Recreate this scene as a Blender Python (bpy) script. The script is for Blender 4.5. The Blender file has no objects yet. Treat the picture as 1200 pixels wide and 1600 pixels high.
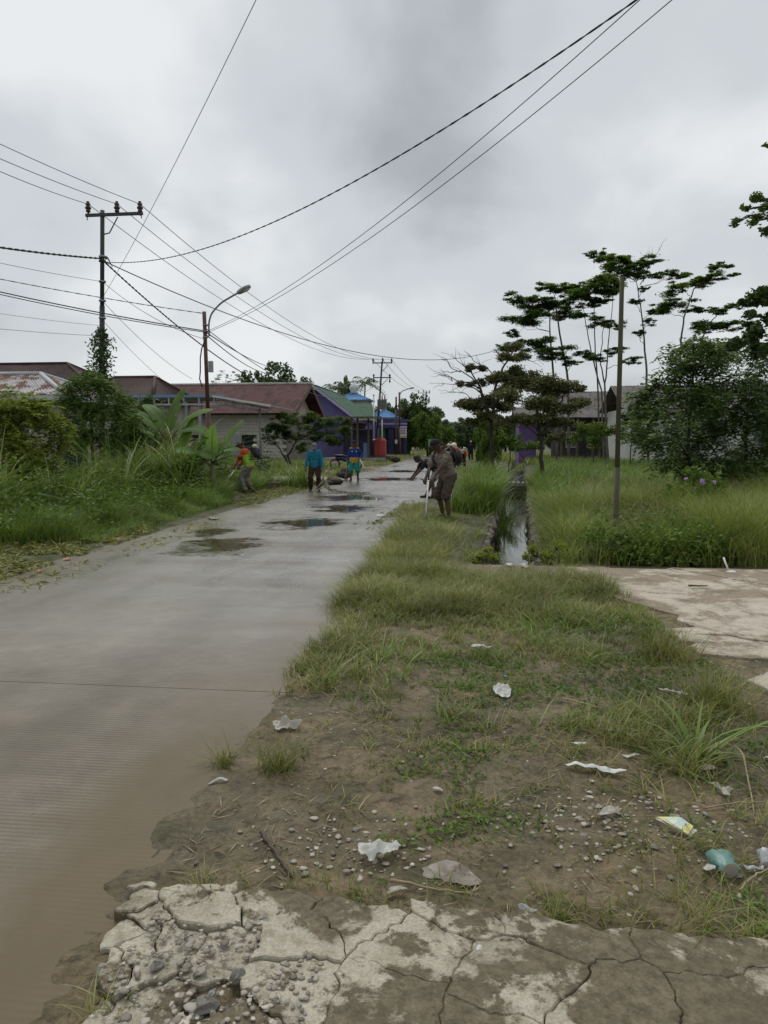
import bpy, math, random
import numpy as np
from mathutils import Vector, Matrix

R = math.radians
scene = bpy.context.scene
col = scene.collection
rng = np.random.default_rng(11)
random.seed(5)

# ------------------------------------------------------------------ camera
CAM_H = 1.60
F_PX = 1155.0                      # focal length in photograph pixels (1200 x 1600)
PITCH = math.atan(110.0 / F_PX)    # the camera looks slightly down
YAW = math.atan(135.0 * math.cos(PITCH) / F_PX)   # and a little left of the road's direction (+Y)
cam_d = bpy.data.cameras.new('camera')
cam = bpy.data.objects.new('camera', cam_d)
col.objects.link(cam)
cam.location = (0, 0, CAM_H)
cam.rotation_euler = (R(90) - PITCH, 0, YAW)
cam_d.sensor_fit = 'VERTICAL'
cam_d.sensor_height = 36.0
cam_d.lens = F_PX / 1600.0 * 36.0
cam_d.clip_end = 3000.0
cam_d.clip_start = 0.05
scene.camera = cam

# ------------------------------------------------------------------ sky
SUN_EL, SUN_AZ = 58.0, -25.0       # degrees; azimuth from +Y (the road) towards +X
world = bpy.data.worlds.new('World')
scene.world = world
world.use_nodes = True
wt = world.node_tree
for n in list(wt.nodes):
    wt.nodes.remove(n)
def wn(t, **k):
    n = wt.nodes.new(t)
    for a, b in k.items():
        setattr(n, a, b)
    return n
w_out = wn('ShaderNodeOutputWorld')
w_bg = wn('ShaderNodeBackground')
w_sky = wn('ShaderNodeTexSky', sky_type='NISHITA', sun_disc=False)
w_sky.sun_elevation = R(SUN_EL)
w_sky.sun_rotation = R(SUN_AZ)
w_tc = wn('ShaderNodeTexCoord')
w_sep = wn('ShaderNodeSeparateXYZ')
wt.links.new(w_tc.outputs['Generated'], w_sep.inputs[0])
w_abs = wn('ShaderNodeMath', operation='ABSOLUTE')
wt.links.new(w_sep.outputs[2], w_abs.inputs[0])
w_add = wn('ShaderNodeMath', operation='ADD')
wt.links.new(w_abs.outputs[0], w_add.inputs[0]); w_add.inputs[1].default_value = 0.55
w_dx = wn('ShaderNodeMath', operation='DIVIDE'); w_dy = wn('ShaderNodeMath', operation='DIVIDE')
wt.links.new(w_sep.outputs[0], w_dx.inputs[0]); wt.links.new(w_add.outputs[0], w_dx.inputs[1])
wt.links.new(w_sep.outputs[1], w_dy.inputs[0]); wt.links.new(w_add.outputs[0], w_dy.inputs[1])
w_comb = wn('ShaderNodeCombineXYZ')
wt.links.new(w_dx.outputs[0], w_comb.inputs[0]); wt.links.new(w_dy.outputs[0], w_comb.inputs[1])
def cloud_noise(scale, detail, rough, offset, dist=0.0):
    mp = wn('ShaderNodeMapping'); mp.inputs['Location'].default_value = offset
    wt.links.new(w_comb.outputs[0], mp.inputs[0])
    n = wn('ShaderNodeTexNoise')
    n.inputs['Scale'].default_value = scale; n.inputs['Detail'].default_value = detail
    n.inputs['Roughness'].default_value = rough; n.inputs['Distortion'].default_value = dist
    wt.links.new(mp.outputs[0], n.inputs['Vector'])
    return n
cn1 = cloud_noise(1.35, 4.0, 0.48, (3.1, 1.7, 0.0), 0.2)
cn2 = cloud_noise(3.4, 6.0, 0.52, (7.3, 2.9, 0.0), 0.2)
w_mx = wn('ShaderNodeMath', operation='MULTIPLY_ADD')
wt.links.new(cn2.outputs[0], w_mx.inputs[0]); w_mx.inputs[1].default_value = 0.45
wt.links.new(cn1.outputs[0], w_mx.inputs[2])
w_rmp = wn('ShaderNodeValToRGB')
w_rmp.color_ramp.interpolation = 'EASE'
e = w_rmp.color_ramp.elements
e[0].position = 0.52; e[0].color = (0.40, 0.425, 0.45, 1)
e[1].position = 0.90; e[1].color = (0.84, 0.86, 0.87, 1)
m_ = e.new(0.72); m_.color = (0.63, 0.66, 0.685, 1)
wt.links.new(w_mx.outputs[0], w_rmp.inputs[0])
w_sks = wn('ShaderNodeMix', data_type='RGBA', blend_type='MULTIPLY')
w_sks.inputs[0].default_value = 1.0
wt.links.new(w_sky.outputs[0], w_sks.inputs[6]); w_sks.inputs[7].default_value = (0.1, 0.1, 0.1, 1)
w_mix = wn('ShaderNodeMix', data_type='RGBA')          # a closed cloud deck over the clear sky
w_mix.inputs[0].default_value = 0.94
wt.links.new(w_sks.outputs[2], w_mix.inputs[6]); wt.links.new(w_rmp.outputs[0], w_mix.inputs[7])
wt.links.new(w_mix.outputs[2], w_bg.inputs[0])
w_bg.inputs[1].default_value = 1.0
wt.links.new(w_bg.outputs[0], w_out.inputs[0])

# ------------------------------------------------------------------ sun (behind the clouds)
sun_d = bpy.data.lights.new('sun', 'SUN')
sun_d.energy = 1.5
sun_d.angle = R(28)
sun_d.color = (1.0, 0.97, 0.92)
sun = bpy.data.objects.new('sun', sun_d)
col.objects.link(sun)
sdir = Vector((math.sin(R(SUN_AZ)) * math.cos(R(SUN_EL)), math.cos(R(SUN_AZ)) * math.cos(R(SUN_EL)), math.sin(R(SUN_EL))))
sun.rotation_euler = sdir.to_track_quat('Z', 'Y').to_euler()
sun.location = (0, 0, 60)

# ------------------------------------------------------------------ exposure and render
vs = scene.view_settings
vs.view_transform = 'Standard'
vs.look = 'None'
vs.exposure = 0.0
vs.gamma = 1.0
vs.use_curve_mapping = False
scene.render.engine = 'CYCLES'
scene.cycles.use_denoising = True
scene.cycles.max_bounces = 6
scene.cycles.diffuse_bounces = 3
scene.cycles.glossy_bounces = 3
scene.cycles.transmission_bounces = 4
scene.cycles.transparent_max_bounces = 6
scene.cycles.caustics_reflective = False
scene.cycles.caustics_refractive = False

# ------------------------------------------------------------------ helpers: where things stand
_f = np.array([-math.sin(YAW) * math.cos(PITCH), math.cos(YAW) * math.cos(PITCH), -math.sin(PITCH)])
_r = np.array([math.cos(YAW), math.sin(YAW), 0.0])
_u = np.cross(_r, _f)
def ray(u, v):
    return _f + _r * ((u - 600.0) / F_PX) - _u * ((v - 800.0) / F_PX)
def P(u, v, y):
    """surveyed point: the place at road distance y that the photograph shows at pixel (u, v)"""
    d = ray(u, v)
    return np.array([0, 0, CAM_H]) + d * (y / d[1])
def G(u, v, z=0.0):
    d = ray(u, v)
    return np.array([0, 0, CAM_H]) + d * ((z - CAM_H) / d[2])

# ------------------------------------------------------------------ helpers: noise
def _hash(ix, iy, seed):
    h = (ix.astype(np.int64) * 374761393 + iy.astype(np.int64) * 668265263 + seed * 974711) & 0x7fffffff
    h = ((h ^ (h >> 13)) * 1274126177) & 0x7fffffff
    return ((h ^ (h >> 16)) & 0xffff) / 65535.0
def vnoise(x, y, seed=0):
    x = np.asarray(x, float); y = np.asarray(y, float)
    ix = np.floor(x); iy = np.floor(y); fx = x - ix; fy = y - iy
    fx = fx * fx * (3 - 2 * fx); fy = fy * fy * (3 - 2 * fy)
    a = _hash(ix, iy, seed); b = _hash(ix + 1, iy, seed); c = _hash(ix, iy + 1, seed); d = _hash(ix + 1, iy + 1, seed)
    return (a * (1 - fx) + b * fx) * (1 - fy) + (c * (1 - fx) + d * fx) * fy
def fbm(x, y, seed=0, oct=4):
    s = 0; a = 0.5
    for k in range(oct):
        s = s + a * (vnoise(np.asarray(x) * 2 ** k, np.asarray(y) * 2 ** k, seed + k) - 0.5)
        a *= 0.5
    return s
def smooth(a, b, x):
    t = np.clip((np.asarray(x, float) - a) / (b - a), 0, 1)
    return t * t * (3 - 2 * t)

# ------------------------------------------------------------------ helpers: objects
def put(o, parent=None, label=None, cat=None, group=None, kind=None):
    col.objects.link(o)
    if parent is not None:
        o.parent = parent
    if label: o['label'] = label
    if cat: o['category'] = cat
    if group: o['group'] = group
    if kind: o['kind'] = kind
    return o
def thing(name, label=None, cat=None, loc=(0, 0, 0), rz=0.0, group=None, kind=None, parent=None):
    o = bpy.data.objects.new(name, None)
    o.empty_display_size = 0.2
    o.location = tuple(float(a) for a in loc); o.rotation_euler = (0, 0, rz)
    return put(o, parent, label, cat, group, kind)
def root_loc(o):
    while o.parent is not None:
        o = o.parent
    return np.array(o.location)
def np_mesh(name, V, faces, mats, smooth_=False):
    """V (n,3); faces: list of int arrays (m,k)"""
    V = np.asarray(V, np.float32)
    me = bpy.data.meshes.new(name)
    me.vertices.add(len(V)); me.vertices.foreach_set('co', V.ravel())
    idx = np.concatenate([f.ravel() for f in faces]).astype(np.int32)
    tot = np.concatenate([np.full(len(f), f.shape[1], np.int32) for f in faces])
    st = np.concatenate([[0], np.cumsum(tot)[:-1]]).astype(np.int32)
    me.loops.add(len(idx)); me.loops.foreach_set('vertex_index', idx)
    me.polygons.add(len(tot)); me.polygons.foreach_set('loop_start', st)
    for m in (mats if isinstance(mats, (list, tuple)) else [mats]):
        me.materials.append(m)
    me.update(calc_edges=True)
    if smooth_:
        me.polygons.foreach_set('use_smooth', np.ones(len(tot), bool))
    return me
def np_obj(name, V, faces, mats, parent=None, world=True, smooth_=False, **k):
    V = np.asarray(V, float)
    if parent is not None and world:
        V = V - root_loc(parent)
    return put(bpy.data.objects.new(name, np_mesh(name, V, faces, mats, smooth_)), parent, **k)
def copy_tree(o, parent=None):
    c = o.copy(); col.objects.link(c); c.parent = parent
    for ch in list(o.children):
        copy_tree(ch, c)
    return c
class MB:
    """collects the faces of ONE mesh"""
    def __init__(s):
        s.v = []; s.f = []; s.sm = []
    def add(s, V, F, sm=False):
        o = len(s.v)
        s.v += [tuple(map(float, a)) for a in V]
        s.f += [tuple(i + o for i in f) for f in F]
        s.sm += [sm] * len(F)
        return s
    def box(s, c, size, rz=0.0, M=None):
        x, y, z = np.array(size) / 2.0
        V = np.array([(a * x, b * y, d * z) for d in (-1, 1) for b in (-1, 1) for a in (-1, 1)])
        if M is not None: V = V @ np.array(M).T
        cs, sn = math.cos(rz), math.sin(rz)
        V = np.c_[V[:, 0] * cs - V[:, 1] * sn, V[:, 0] * sn + V[:, 1] * cs, V[:, 2]] + np.array(c)
        return s.add(V, [(0, 2, 3, 1), (4, 5, 7, 6), (0, 1, 5, 4), (2, 6, 7, 3), (0, 4, 6, 2), (1, 3, 7, 5)])
    def box2(s, lo, hi):
        lo = np.array(lo, float); hi = np.array(hi, float)
        return s.box((lo + hi) / 2, hi - lo)
    def tube(s, pts, rad, n=8, caps=True, rx=None, sm=True, xaxis=None):
        pts = np.asarray(pts, float); m = len(pts)
        rad = np.broadcast_to(np.asarray(rad, float), (m,))
        rxx = rad if rx is None else np.broadcast_to(np.asarray(rx, float), (m,))
        T = np.gradient(pts, axis=0); T /= np.linalg.norm(T, axis=1)[:, None] + 1e-9
        ref = np.array([1.0, 0, 0]) if xaxis is None else np.array(xaxis, float)
        if xaxis is None and abs(T[0] @ ref) > 0.9: ref = np.array([0, 1.0, 0])
        V = []
        a = np.linspace(0, 2 * np.pi, n, endpoint=False)
        for i in range(m):
            X = ref - T[i] * (ref @ T[i]); X /= np.linalg.norm(X) + 1e-9
            ref = X if xaxis is None else ref
            Y = np.cross(T[i], X)
            V.append(pts[i] + np.outer(np.cos(a) * rxx[i], X) + np.outer(np.sin(a) * rad[i], Y))
        V = np.concatenate(V)
        F = [(i * n + j, i * n + (j + 1) % n, (i + 1) * n + (j + 1) % n, (i + 1) * n + j) for i in range(m - 1) for j in range(n)]
        s.add(V, F, sm)
        if caps:
            o = len(s.v) - len(V)
            s.f += [tuple(o + j for j in reversed(range(n))), tuple(o + (m - 1) * n + j for j in range(n))]
            s.sm += [False, False]
        return s
    def lathe(s, c, prof, n=16, axis=(0, 0, 1)):
        prof = np.array(prof, float)
        A = np.array(axis, float); A /= np.linalg.norm(A)
        return s.tube(np.array(c) + np.outer(prof[:, 1], A), prof[:, 0], n)
    def ell(s, c, r, n=12, m=8, M=None):
        V = [(0, 0, -1.0)]
        for i in range(1, m):
            t = -math.pi / 2 + math.pi * i / m
            V += [(math.cos(t) * math.cos(2 * math.pi * j / n), math.cos(t) * math.sin(2 * math.pi * j / n), math.sin(t)) for j in range(n)]
        V += [(0, 0, 1.0)]
        F = [(0, 1 + (j + 1) % n, 1 + j) for j in range(n)]
        for i in range(m - 2):
            F += [(1 + i * n + j, 1 + i * n + (j + 1) % n, 1 + (i + 1) * n + (j + 1) % n, 1 + (i + 1) * n + j) for j in range(n)]
        L = len(V) - 1
        F += [(L, 1 + (m - 2) * n + j, 1 + (m - 2) * n + (j + 1) % n) for j in range(n)]
        V = np.array(V) * np.array(r)
        if M is not None: V = V @ np.array(M).T
        return s.add(V + np.array(c), F, True)
    def capsule(s, a, b, ra, rb, n=10):
        a = np.array(a, float); b = np.array(b, float)
        d = b - a; L = np.linalg.norm(d) + 1e-9; d = d / L
        th = [-1.0, -0.87, -0.5, 0]
        pts = [a + d * ra * t for t in th] + [b + d * rb * -t for t in reversed(th)]
        rr = [ra * math.sqrt(max(0.004, 1 - t * t)) for t in th] + [rb * math.sqrt(max(0.004, 1 - t * t)) for t in reversed(th)]
        return s.tube(pts, rr, n)
    def prism(s, poly, z0, z1):
        n = len(poly)
        V = [(p[0], p[1], z0) for p in poly] + [(p[0], p[1], z1) for p in poly]
        F = [tuple(reversed(range(n))), tuple(range(n, 2 * n))] + [(i, (i + 1) % n, n + (i + 1) % n, n + i) for i in range(n)]
        return s.add(V, F)
    def sheet(s, a, b, c, d, t):
        """a slab of thickness t under the quad a b c d"""
        a, b, c, d = (np.array(p, float) for p in (a, b, c, d))
        n = np.cross(b - a, d - a); n /= np.linalg.norm(n)
        V = [a, b, c, d] + [p - n * t for p in (a, b, c, d)]
        return s.add(V, [(0, 1, 2, 3), (7, 6, 5, 4), (0, 4, 5, 1), (1, 5, 6, 2), (2, 6, 7, 3), (3, 7, 4, 0)])
    def mesh(s, name, mats, off=(0, 0, 0)):
        me = bpy.data.meshes.new(name)
        V = np.array(s.v) - np.array(off)
        me.from_pydata(V.tolist(), [], s.f)
        for m in (mats if isinstance(mats, (list, tuple)) else [mats]):
            me.materials.append(m)
        me.polygons.foreach_set('use_smooth', s.sm)
        me.update()
        return me
    def build(s, name, mats, parent=None, world=True, **k):
        off = root_loc(parent) if (parent is not None and world) else (0, 0, 0)
        return put(bpy.data.objects.new(name, s.mesh(name, mats, off)), parent, **k)

# ------------------------------------------------------------------ helpers: materials
def new_mat(name):
    m = bpy.data.materials.new(name); m.use_nodes = True
    t = m.node_tree
    for n in list(t.nodes): t.nodes.remove(n)
    out = t.nodes.new('ShaderNodeOutputMaterial')
    b = t.nodes.new('ShaderNodeBsdfPrincipled')
    t.links.new(b.outputs[0], out.inputs[0])
    return m, t, b, out
def nd(t, typ, ins=None, **k):
    n = t.nodes.new(typ)
    for a, b in k.items(): setattr(n, a, b)
    for a, b in (ins or {}).items():
        if hasattr(b, 'is_output') or isinstance(b, bpy.types.NodeSocket): t.links.new(b, n.inputs[a])
        else: n.inputs[a].default_value = b
    return n
def c4(c): return (c[0], c[1], c[2], 1)
def ramp(t, fac, stops, interp='LINEAR'):
    n = t.nodes.new('ShaderNodeValToRGB'); n.color_ramp.interpolation = interp
    e = n.color_ramp.elements
    e[0].position, e[0].color = stops[0][0], c4(stops[0][1])
    e[1].position, e[1].color = stops[-1][0], c4(stops[-1][1])
    for p, c in stops[1:-1]:
        x = e.new(p); x.color = c4(c)
    t.links.new(fac, n.inputs[0])
    return n.outputs[0]
def gray(v): return (v, v, v)
def mixc(t, fac, a, b, mode='MIX'):
    n = nd(t, 'ShaderNodeMix', data_type='RGBA', blend_type=mode)
    for i, x in ((0, fac), (6, a), (7, b)):
        if isinstance(x, bpy.types.NodeSocket): t.links.new(x, n.inputs[i])
        else: n.inputs[i].default_value = x if i == 0 else c4(x)
    return n.outputs[2]
def mth(t, op, a, b=0.0, c=None, clamp=False):
    n = nd(t, 'ShaderNodeMath', operation=op); n.use_clamp = clamp
    for i, x in enumerate((a, b) if c is None else (a, b, c)):
        if isinstance(x, bpy.types.NodeSocket): t.links.new(x, n.inputs[i])
        else: n.inputs[i].default_value = x
    return n.outputs[0]
def noise_n(t, vec, scale, detail=4, rough=0.55, dist=0.0):
    n = nd(t, 'ShaderNodeTexNoise', {'Scale': scale, 'Detail': detail, 'Roughness': rough, 'Distortion': dist})
    t.links.new(vec, n.inputs['Vector'])
    return n.outputs[0]
def coords(t, kind):
    if kind == 'pos': return nd(t, 'ShaderNodeNewGeometry').outputs['Position']
    return nd(t, 'ShaderNodeTexCoord').outputs['Object']
def bump(t, b, height, strength=0.3, dist=0.02):
    n = nd(t, 'ShaderNodeBump', {'Strength': strength, 'Distance': dist, 'Height': height})
    t.links.new(n.outputs[0], b.inputs['Normal'])
    return n
def mat(name, c1, c2=None, scale=4.0, rough=0.6, bmp=0.0, bscale=30.0, metal=0.0, spec=0.4, kind='pos', lo=0.35, hi=0.65, isl=0.0, stretch=None):
    m, t, b, out = new_mat(name)
    b.inputs['Roughness'].default_value = rough
    b.inputs['Metallic'].default_value = metal
    b.inputs['Specular IOR Level'].default_value = spec
    vec = coords(t, kind)
    if stretch is not None:
        vec = nd(t, 'ShaderNodeMapping', {0: vec, 'Scale': stretch}).outputs[0]
    if c2 is None: c2 = tuple(x * 0.75 for x in c1)
    k = ramp(t, noise_n(t, vec, scale, 5, 0.6), [(lo, c1), (hi, c2)])
    if isl > 0:
        g = nd(t, 'ShaderNodeNewGeometry')
        k = mixc(t, isl, k, ramp(t, g.outputs['Random Per Island'], [(0, gray(0.4)), (1, gray(1.6))]), 'MULTIPLY')
    t.links.new(k, b.inputs['Base Color'])
    if bmp > 0: bump(t, b, noise_n(t, vec, bscale, 4, 0.6), bmp, 0.01)
    return m
LEAF_GAIN = 1.65
def leaf_mat(name, stops, rough=0.5, trans=0.25, spec=0.35):
    m, t, b, out = new_mat(name)
    g = nd(t, 'ShaderNodeNewGeometry')
    n = len(stops)
    k = ramp(t, g.outputs['Random Per Island'], [(i / (n - 1), c) for i, c in enumerate(stops)])
    nz = noise_n(t, g.outputs['Position'], 1.3, 2, 0.5)
    k = mixc(t, 1.0, k, ramp(t, nz, [(0.3, gray(LEAF_GAIN * 0.72)), (0.7, gray(LEAF_GAIN * 1.25))]), 'MULTIPLY')
    t.links.new(k, b.inputs['Base Color'])
    b.inputs['Roughness'].default_value = rough
    b.inputs['Specular IOR Level'].default_value = spec
    tr = nd(t, 'ShaderNodeBsdfTranslucent')
    t.links.new(mixc(t, 1.0, k, (1.1, 1.2, 0.5), 'MULTIPLY'), tr.inputs[0])
    mx = nd(t, 'ShaderNodeMixShader', {0: trans})
    t.links.new(b.outputs[0], mx.inputs[1]); t.links.new(tr.outputs[0], mx.inputs[2])
    t.links.new(mx.outputs[0], out.inputs[0])
    return m
def rust_roof(name, base, base2, rustc, amount, ribs=None, rough=0.55):
    m, t, b, out = new_mat(name)
    p = coords(t, 'pos')
    k = ramp(t, noise_n(t, p, 1.2, 6, 0.65), [(0.3, base), (0.7, base2)])
    st = nd(t, 'ShaderNodeMapping', {0: p, 'Scale': (1.6, 1.6, 0.5)}).outputs[0]
    f = ramp(t, noise_n(t, st, 1.1, 6, 0.62, 0.4), [(amount, gray(0)), (amount + 0.07, gray(1))])
    k = mixc(t, f, k, rustc)
    k = mixc(t, 0.35, k, ramp(t, noise_n(t, p, 9.0, 4, 0.7), [(0.3, gray(0.5)), (0.7, gray(1.4))]), 'MULTIPLY')
    t.links.new(k, b.inputs['Base Color'])
    b.inputs['Roughness'].default_value = 0.75
    b.inputs['Specular IOR Level'].default_value = 0.2
    return m
# ================================================================== THE SETTING
ROAD_L, ROAD_R = -5.47, -1.24
def dc(y): return -0.126 + 0.066 * np.asarray(y, float)      # the ditch drifts away from the road
DITCH_Y0, DITCH_Y1, DITCH_HW = 9.45, 75.0, 0.43

def ground_h(x, y):
    x = np.asarray(x, float); y = np.asarray(y, float)
    s = x - dc(y)
    wig = 0.22 * fbm(x * 1.1, y * 1.1, 3, 4) + 0.10 * fbm(x * 4, y * 4, 9, 3)
    right = smooth(ROAD_R - 0.22, ROAD_R + 0.22, x + wig * (0.35 + 0.65 * smooth(2.5, 4.5, y)) + 0.13 * (1 - smooth(2.6, 4.0, y)))
    left = 1 - smooth(ROAD_L - 0.22, ROAD_L + 0.22, x + wig)
    near = 1 - smooth(7, 12, y)
    z = -0.07 + 0.085 * np.clip(right + left, 0, 1)
    rel = 0.05 * fbm(x * 1.3, y * 1.3, 21, 3) + 0.045 * fbm(x * 5, y * 5, 31, 4) * near + 0.035 * fbm(x * 15, y * 15, 41, 3) * near
    z = z + np.clip(right + left, 0, 1) * rel
    z = z + left * (0.10 * smooth(ROAD_L - 0.4, ROAD_L - 2.2, x))            # left bank
    z = z + left * 0.35 * smooth(-9, -16, x) * smooth(22, 34, y)
    bank = (1 - smooth(0.45, 0.95, np.abs(s))) * smooth(DITCH_Y0, DITCH_Y0 + 0.5, y)
    z = z - 0.06 * bank * right
    ins = (np.abs(s) < DITCH_HW) & (y > DITCH_Y0) & (y < DITCH_Y1)
    z = np.where(ins, -0.85 + 0.05 * fbm(x * 2, y * 2, 5, 2), z)
    return z

def axis_lines():
    a = np.arange(-3.2, 3.2, 0.05)
    a = a[(np.abs(np.abs(a) - DITCH_HW) > 0.03)]
    a = np.concatenate([a, [-DITCH_HW - 0.01, -DITCH_HW + 0.01, DITCH_HW - 0.01, DITCH_HW + 0.01]])
    b = np.arange(-9, -3.2, 0.14); c = np.arange(3.2, 9, 0.2)
    g = 9 * 1.13 ** np.arange(0, 36)
    return np.sort(np.concatenate([a, b, c, -g, g]))
sl = axis_lines()
yl = np.concatenate([[-40, -20, -10, -5, -2, -1, 0, 0.5], np.arange(0.9, 9.4, 0.05), [9.44, 9.46], 9.5 * 1.021 ** np.arange(0, 222)])
yl = np.sort(yl)
S_, Y_ = np.meshgrid(sl, yl)
X_ = S_ + dc(np.clip(Y_, 0, 120))
Z_ = ground_h(X_, Y_)
V = np.c_[X_.ravel(), Y_.ravel(), Z_.ravel()]
nx, ny = len(sl), len(yl)
ii = (np.arange(ny - 1)[:, None] * nx + np.arange(nx - 1)[None, :]).ravel()
Fq = np.c_[ii, ii + 1, ii + 1 + nx, ii + nx]

def ground_material():
    m, t, b, out = new_mat('wet_soil')
    p = coords(t, 'pos')
    xyz = nd(t, 'ShaderNodeSeparateXYZ', {0: p})
    big = noise_n(t, p, 0.9, 5, 0.6)
    mid = noise_n(t, p, 4.5, 6, 0.65)
    fine = noise_n(t, p, 38.0, 5, 0.7)
    mud = ramp(t, mid, [(0.30, (0.088, 0.068, 0.038)), (0.46, (0.185, 0.142, 0.082)), (0.66, (0.275, 0.210, 0.126))])
    mud = mixc(t, ramp(t, big, [(0.40, gray(0)), (0.62, gray(0.8))]), mud, (0.118, 0.108, 0.074))
    mud = mixc(t, ramp(t, noise_n(t, p, 2.6, 6, 0.7), [(0.50, gray(0)), (0.62, gray(0.75))]), mud, (0.085, 0.083, 0.042))
    mud = mixc(t, 0.8, mud, ramp(t, fine, [(0.25, gray(0.45)), (0.75, gray(1.50))]), 'MULTIPLY')
    mud = mixc(t, ramp(t, noise_n(t, p, 11.0, 6, 0.72, 0.4), [(0.54, gray(0)), (0.63, gray(0.8))]), mud, (0.060, 0.047, 0.028))
    # grit: little light stones in the mud
    vo = nd(t, 'ShaderNodeTexVoronoi', {'Scale': 52.0}); t.links.new(p, vo.inputs['Vector'])
    grit = mth(t, 'LESS_THAN', vo.outputs['Distance'], 0.16)
    gm = ramp(t, noise_n(t, p, 2.2, 3, 0.6), [(0.52, gray(0)), (0.64, gray(1))])
    mud = mixc(t, mth(t, 'MULTIPLY', mth(t, 'MULTIPLY', grit, gm), 0.75), mud, (0.36, 0.35, 0.31))
    soil = ramp(t, mid, [(0.3, (0.040, 0.045, 0.018)), (0.55, (0.070, 0.075, 0.028)), (0.75, (0.110, 0.092, 0.045))])
    far = nd(t, 'ShaderNodeMapRange', {'Value': xyz.outputs[1], 'From Min': 8.5, 'From Max': 11.5}).outputs[0]
    lft = nd(t, 'ShaderNodeMapRange', {'Value': xyz.outputs[0], 'From Min': -4.0, 'From Max': -5.0}).outputs[0]
    k = mixc(t, mth(t, 'MAXIMUM', far, lft), mud, soil)
    # bare earth beside the road in front of the houses
    e1 = nd(t, 'ShaderNodeMapRange', {'Value': xyz.outputs[1], 'From Min': 27.0, 'From Max': 31.0}).outputs[0]
    e2 = nd(t, 'ShaderNodeMapRange', {'Value': xyz.outputs[0], 'From Min': -12.0, 'From Max': -10.0}).outputs[0]
    e3 = mth(t, 'MULTIPLY', mth(t, 'MULTIPLY', e1, e2), lft)
    e3 = mth(t, 'MULTIPLY', e3, ramp(t, big, [(0.38, gray(0)), (0.55, gray(1))]))
    k = mixc(t, e3, k, (0.21, 0.175, 0.145))
    t.links.new(k, b.inputs['Base Color'])
    wet = ramp(t, noise_n(t, p, 1.7, 4, 0.6), [(0.36, gray(0.42)), (0.60, gray(0.85))])
    t.links.new(wet, b.inputs['Roughness'])
    b.inputs['Specular IOR Level'].default_value = 0.20
    h = mth(t, 'ADD', mth(t, 'MULTIPLY', mid, 0.6), mth(t, 'MULTIPLY', fine, 0.5))
    h = mth(t, 'ADD', h, mth(t, 'MULTIPLY', mth(t, 'MULTIPLY', grit, gm), 0.3))
    bump(t, b, h, 1.0, 0.035)
    return m
M_SOIL = ground_material()
np_obj('ground', V, [Fq], M_SOIL, smooth_=True, kind='structure')

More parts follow.
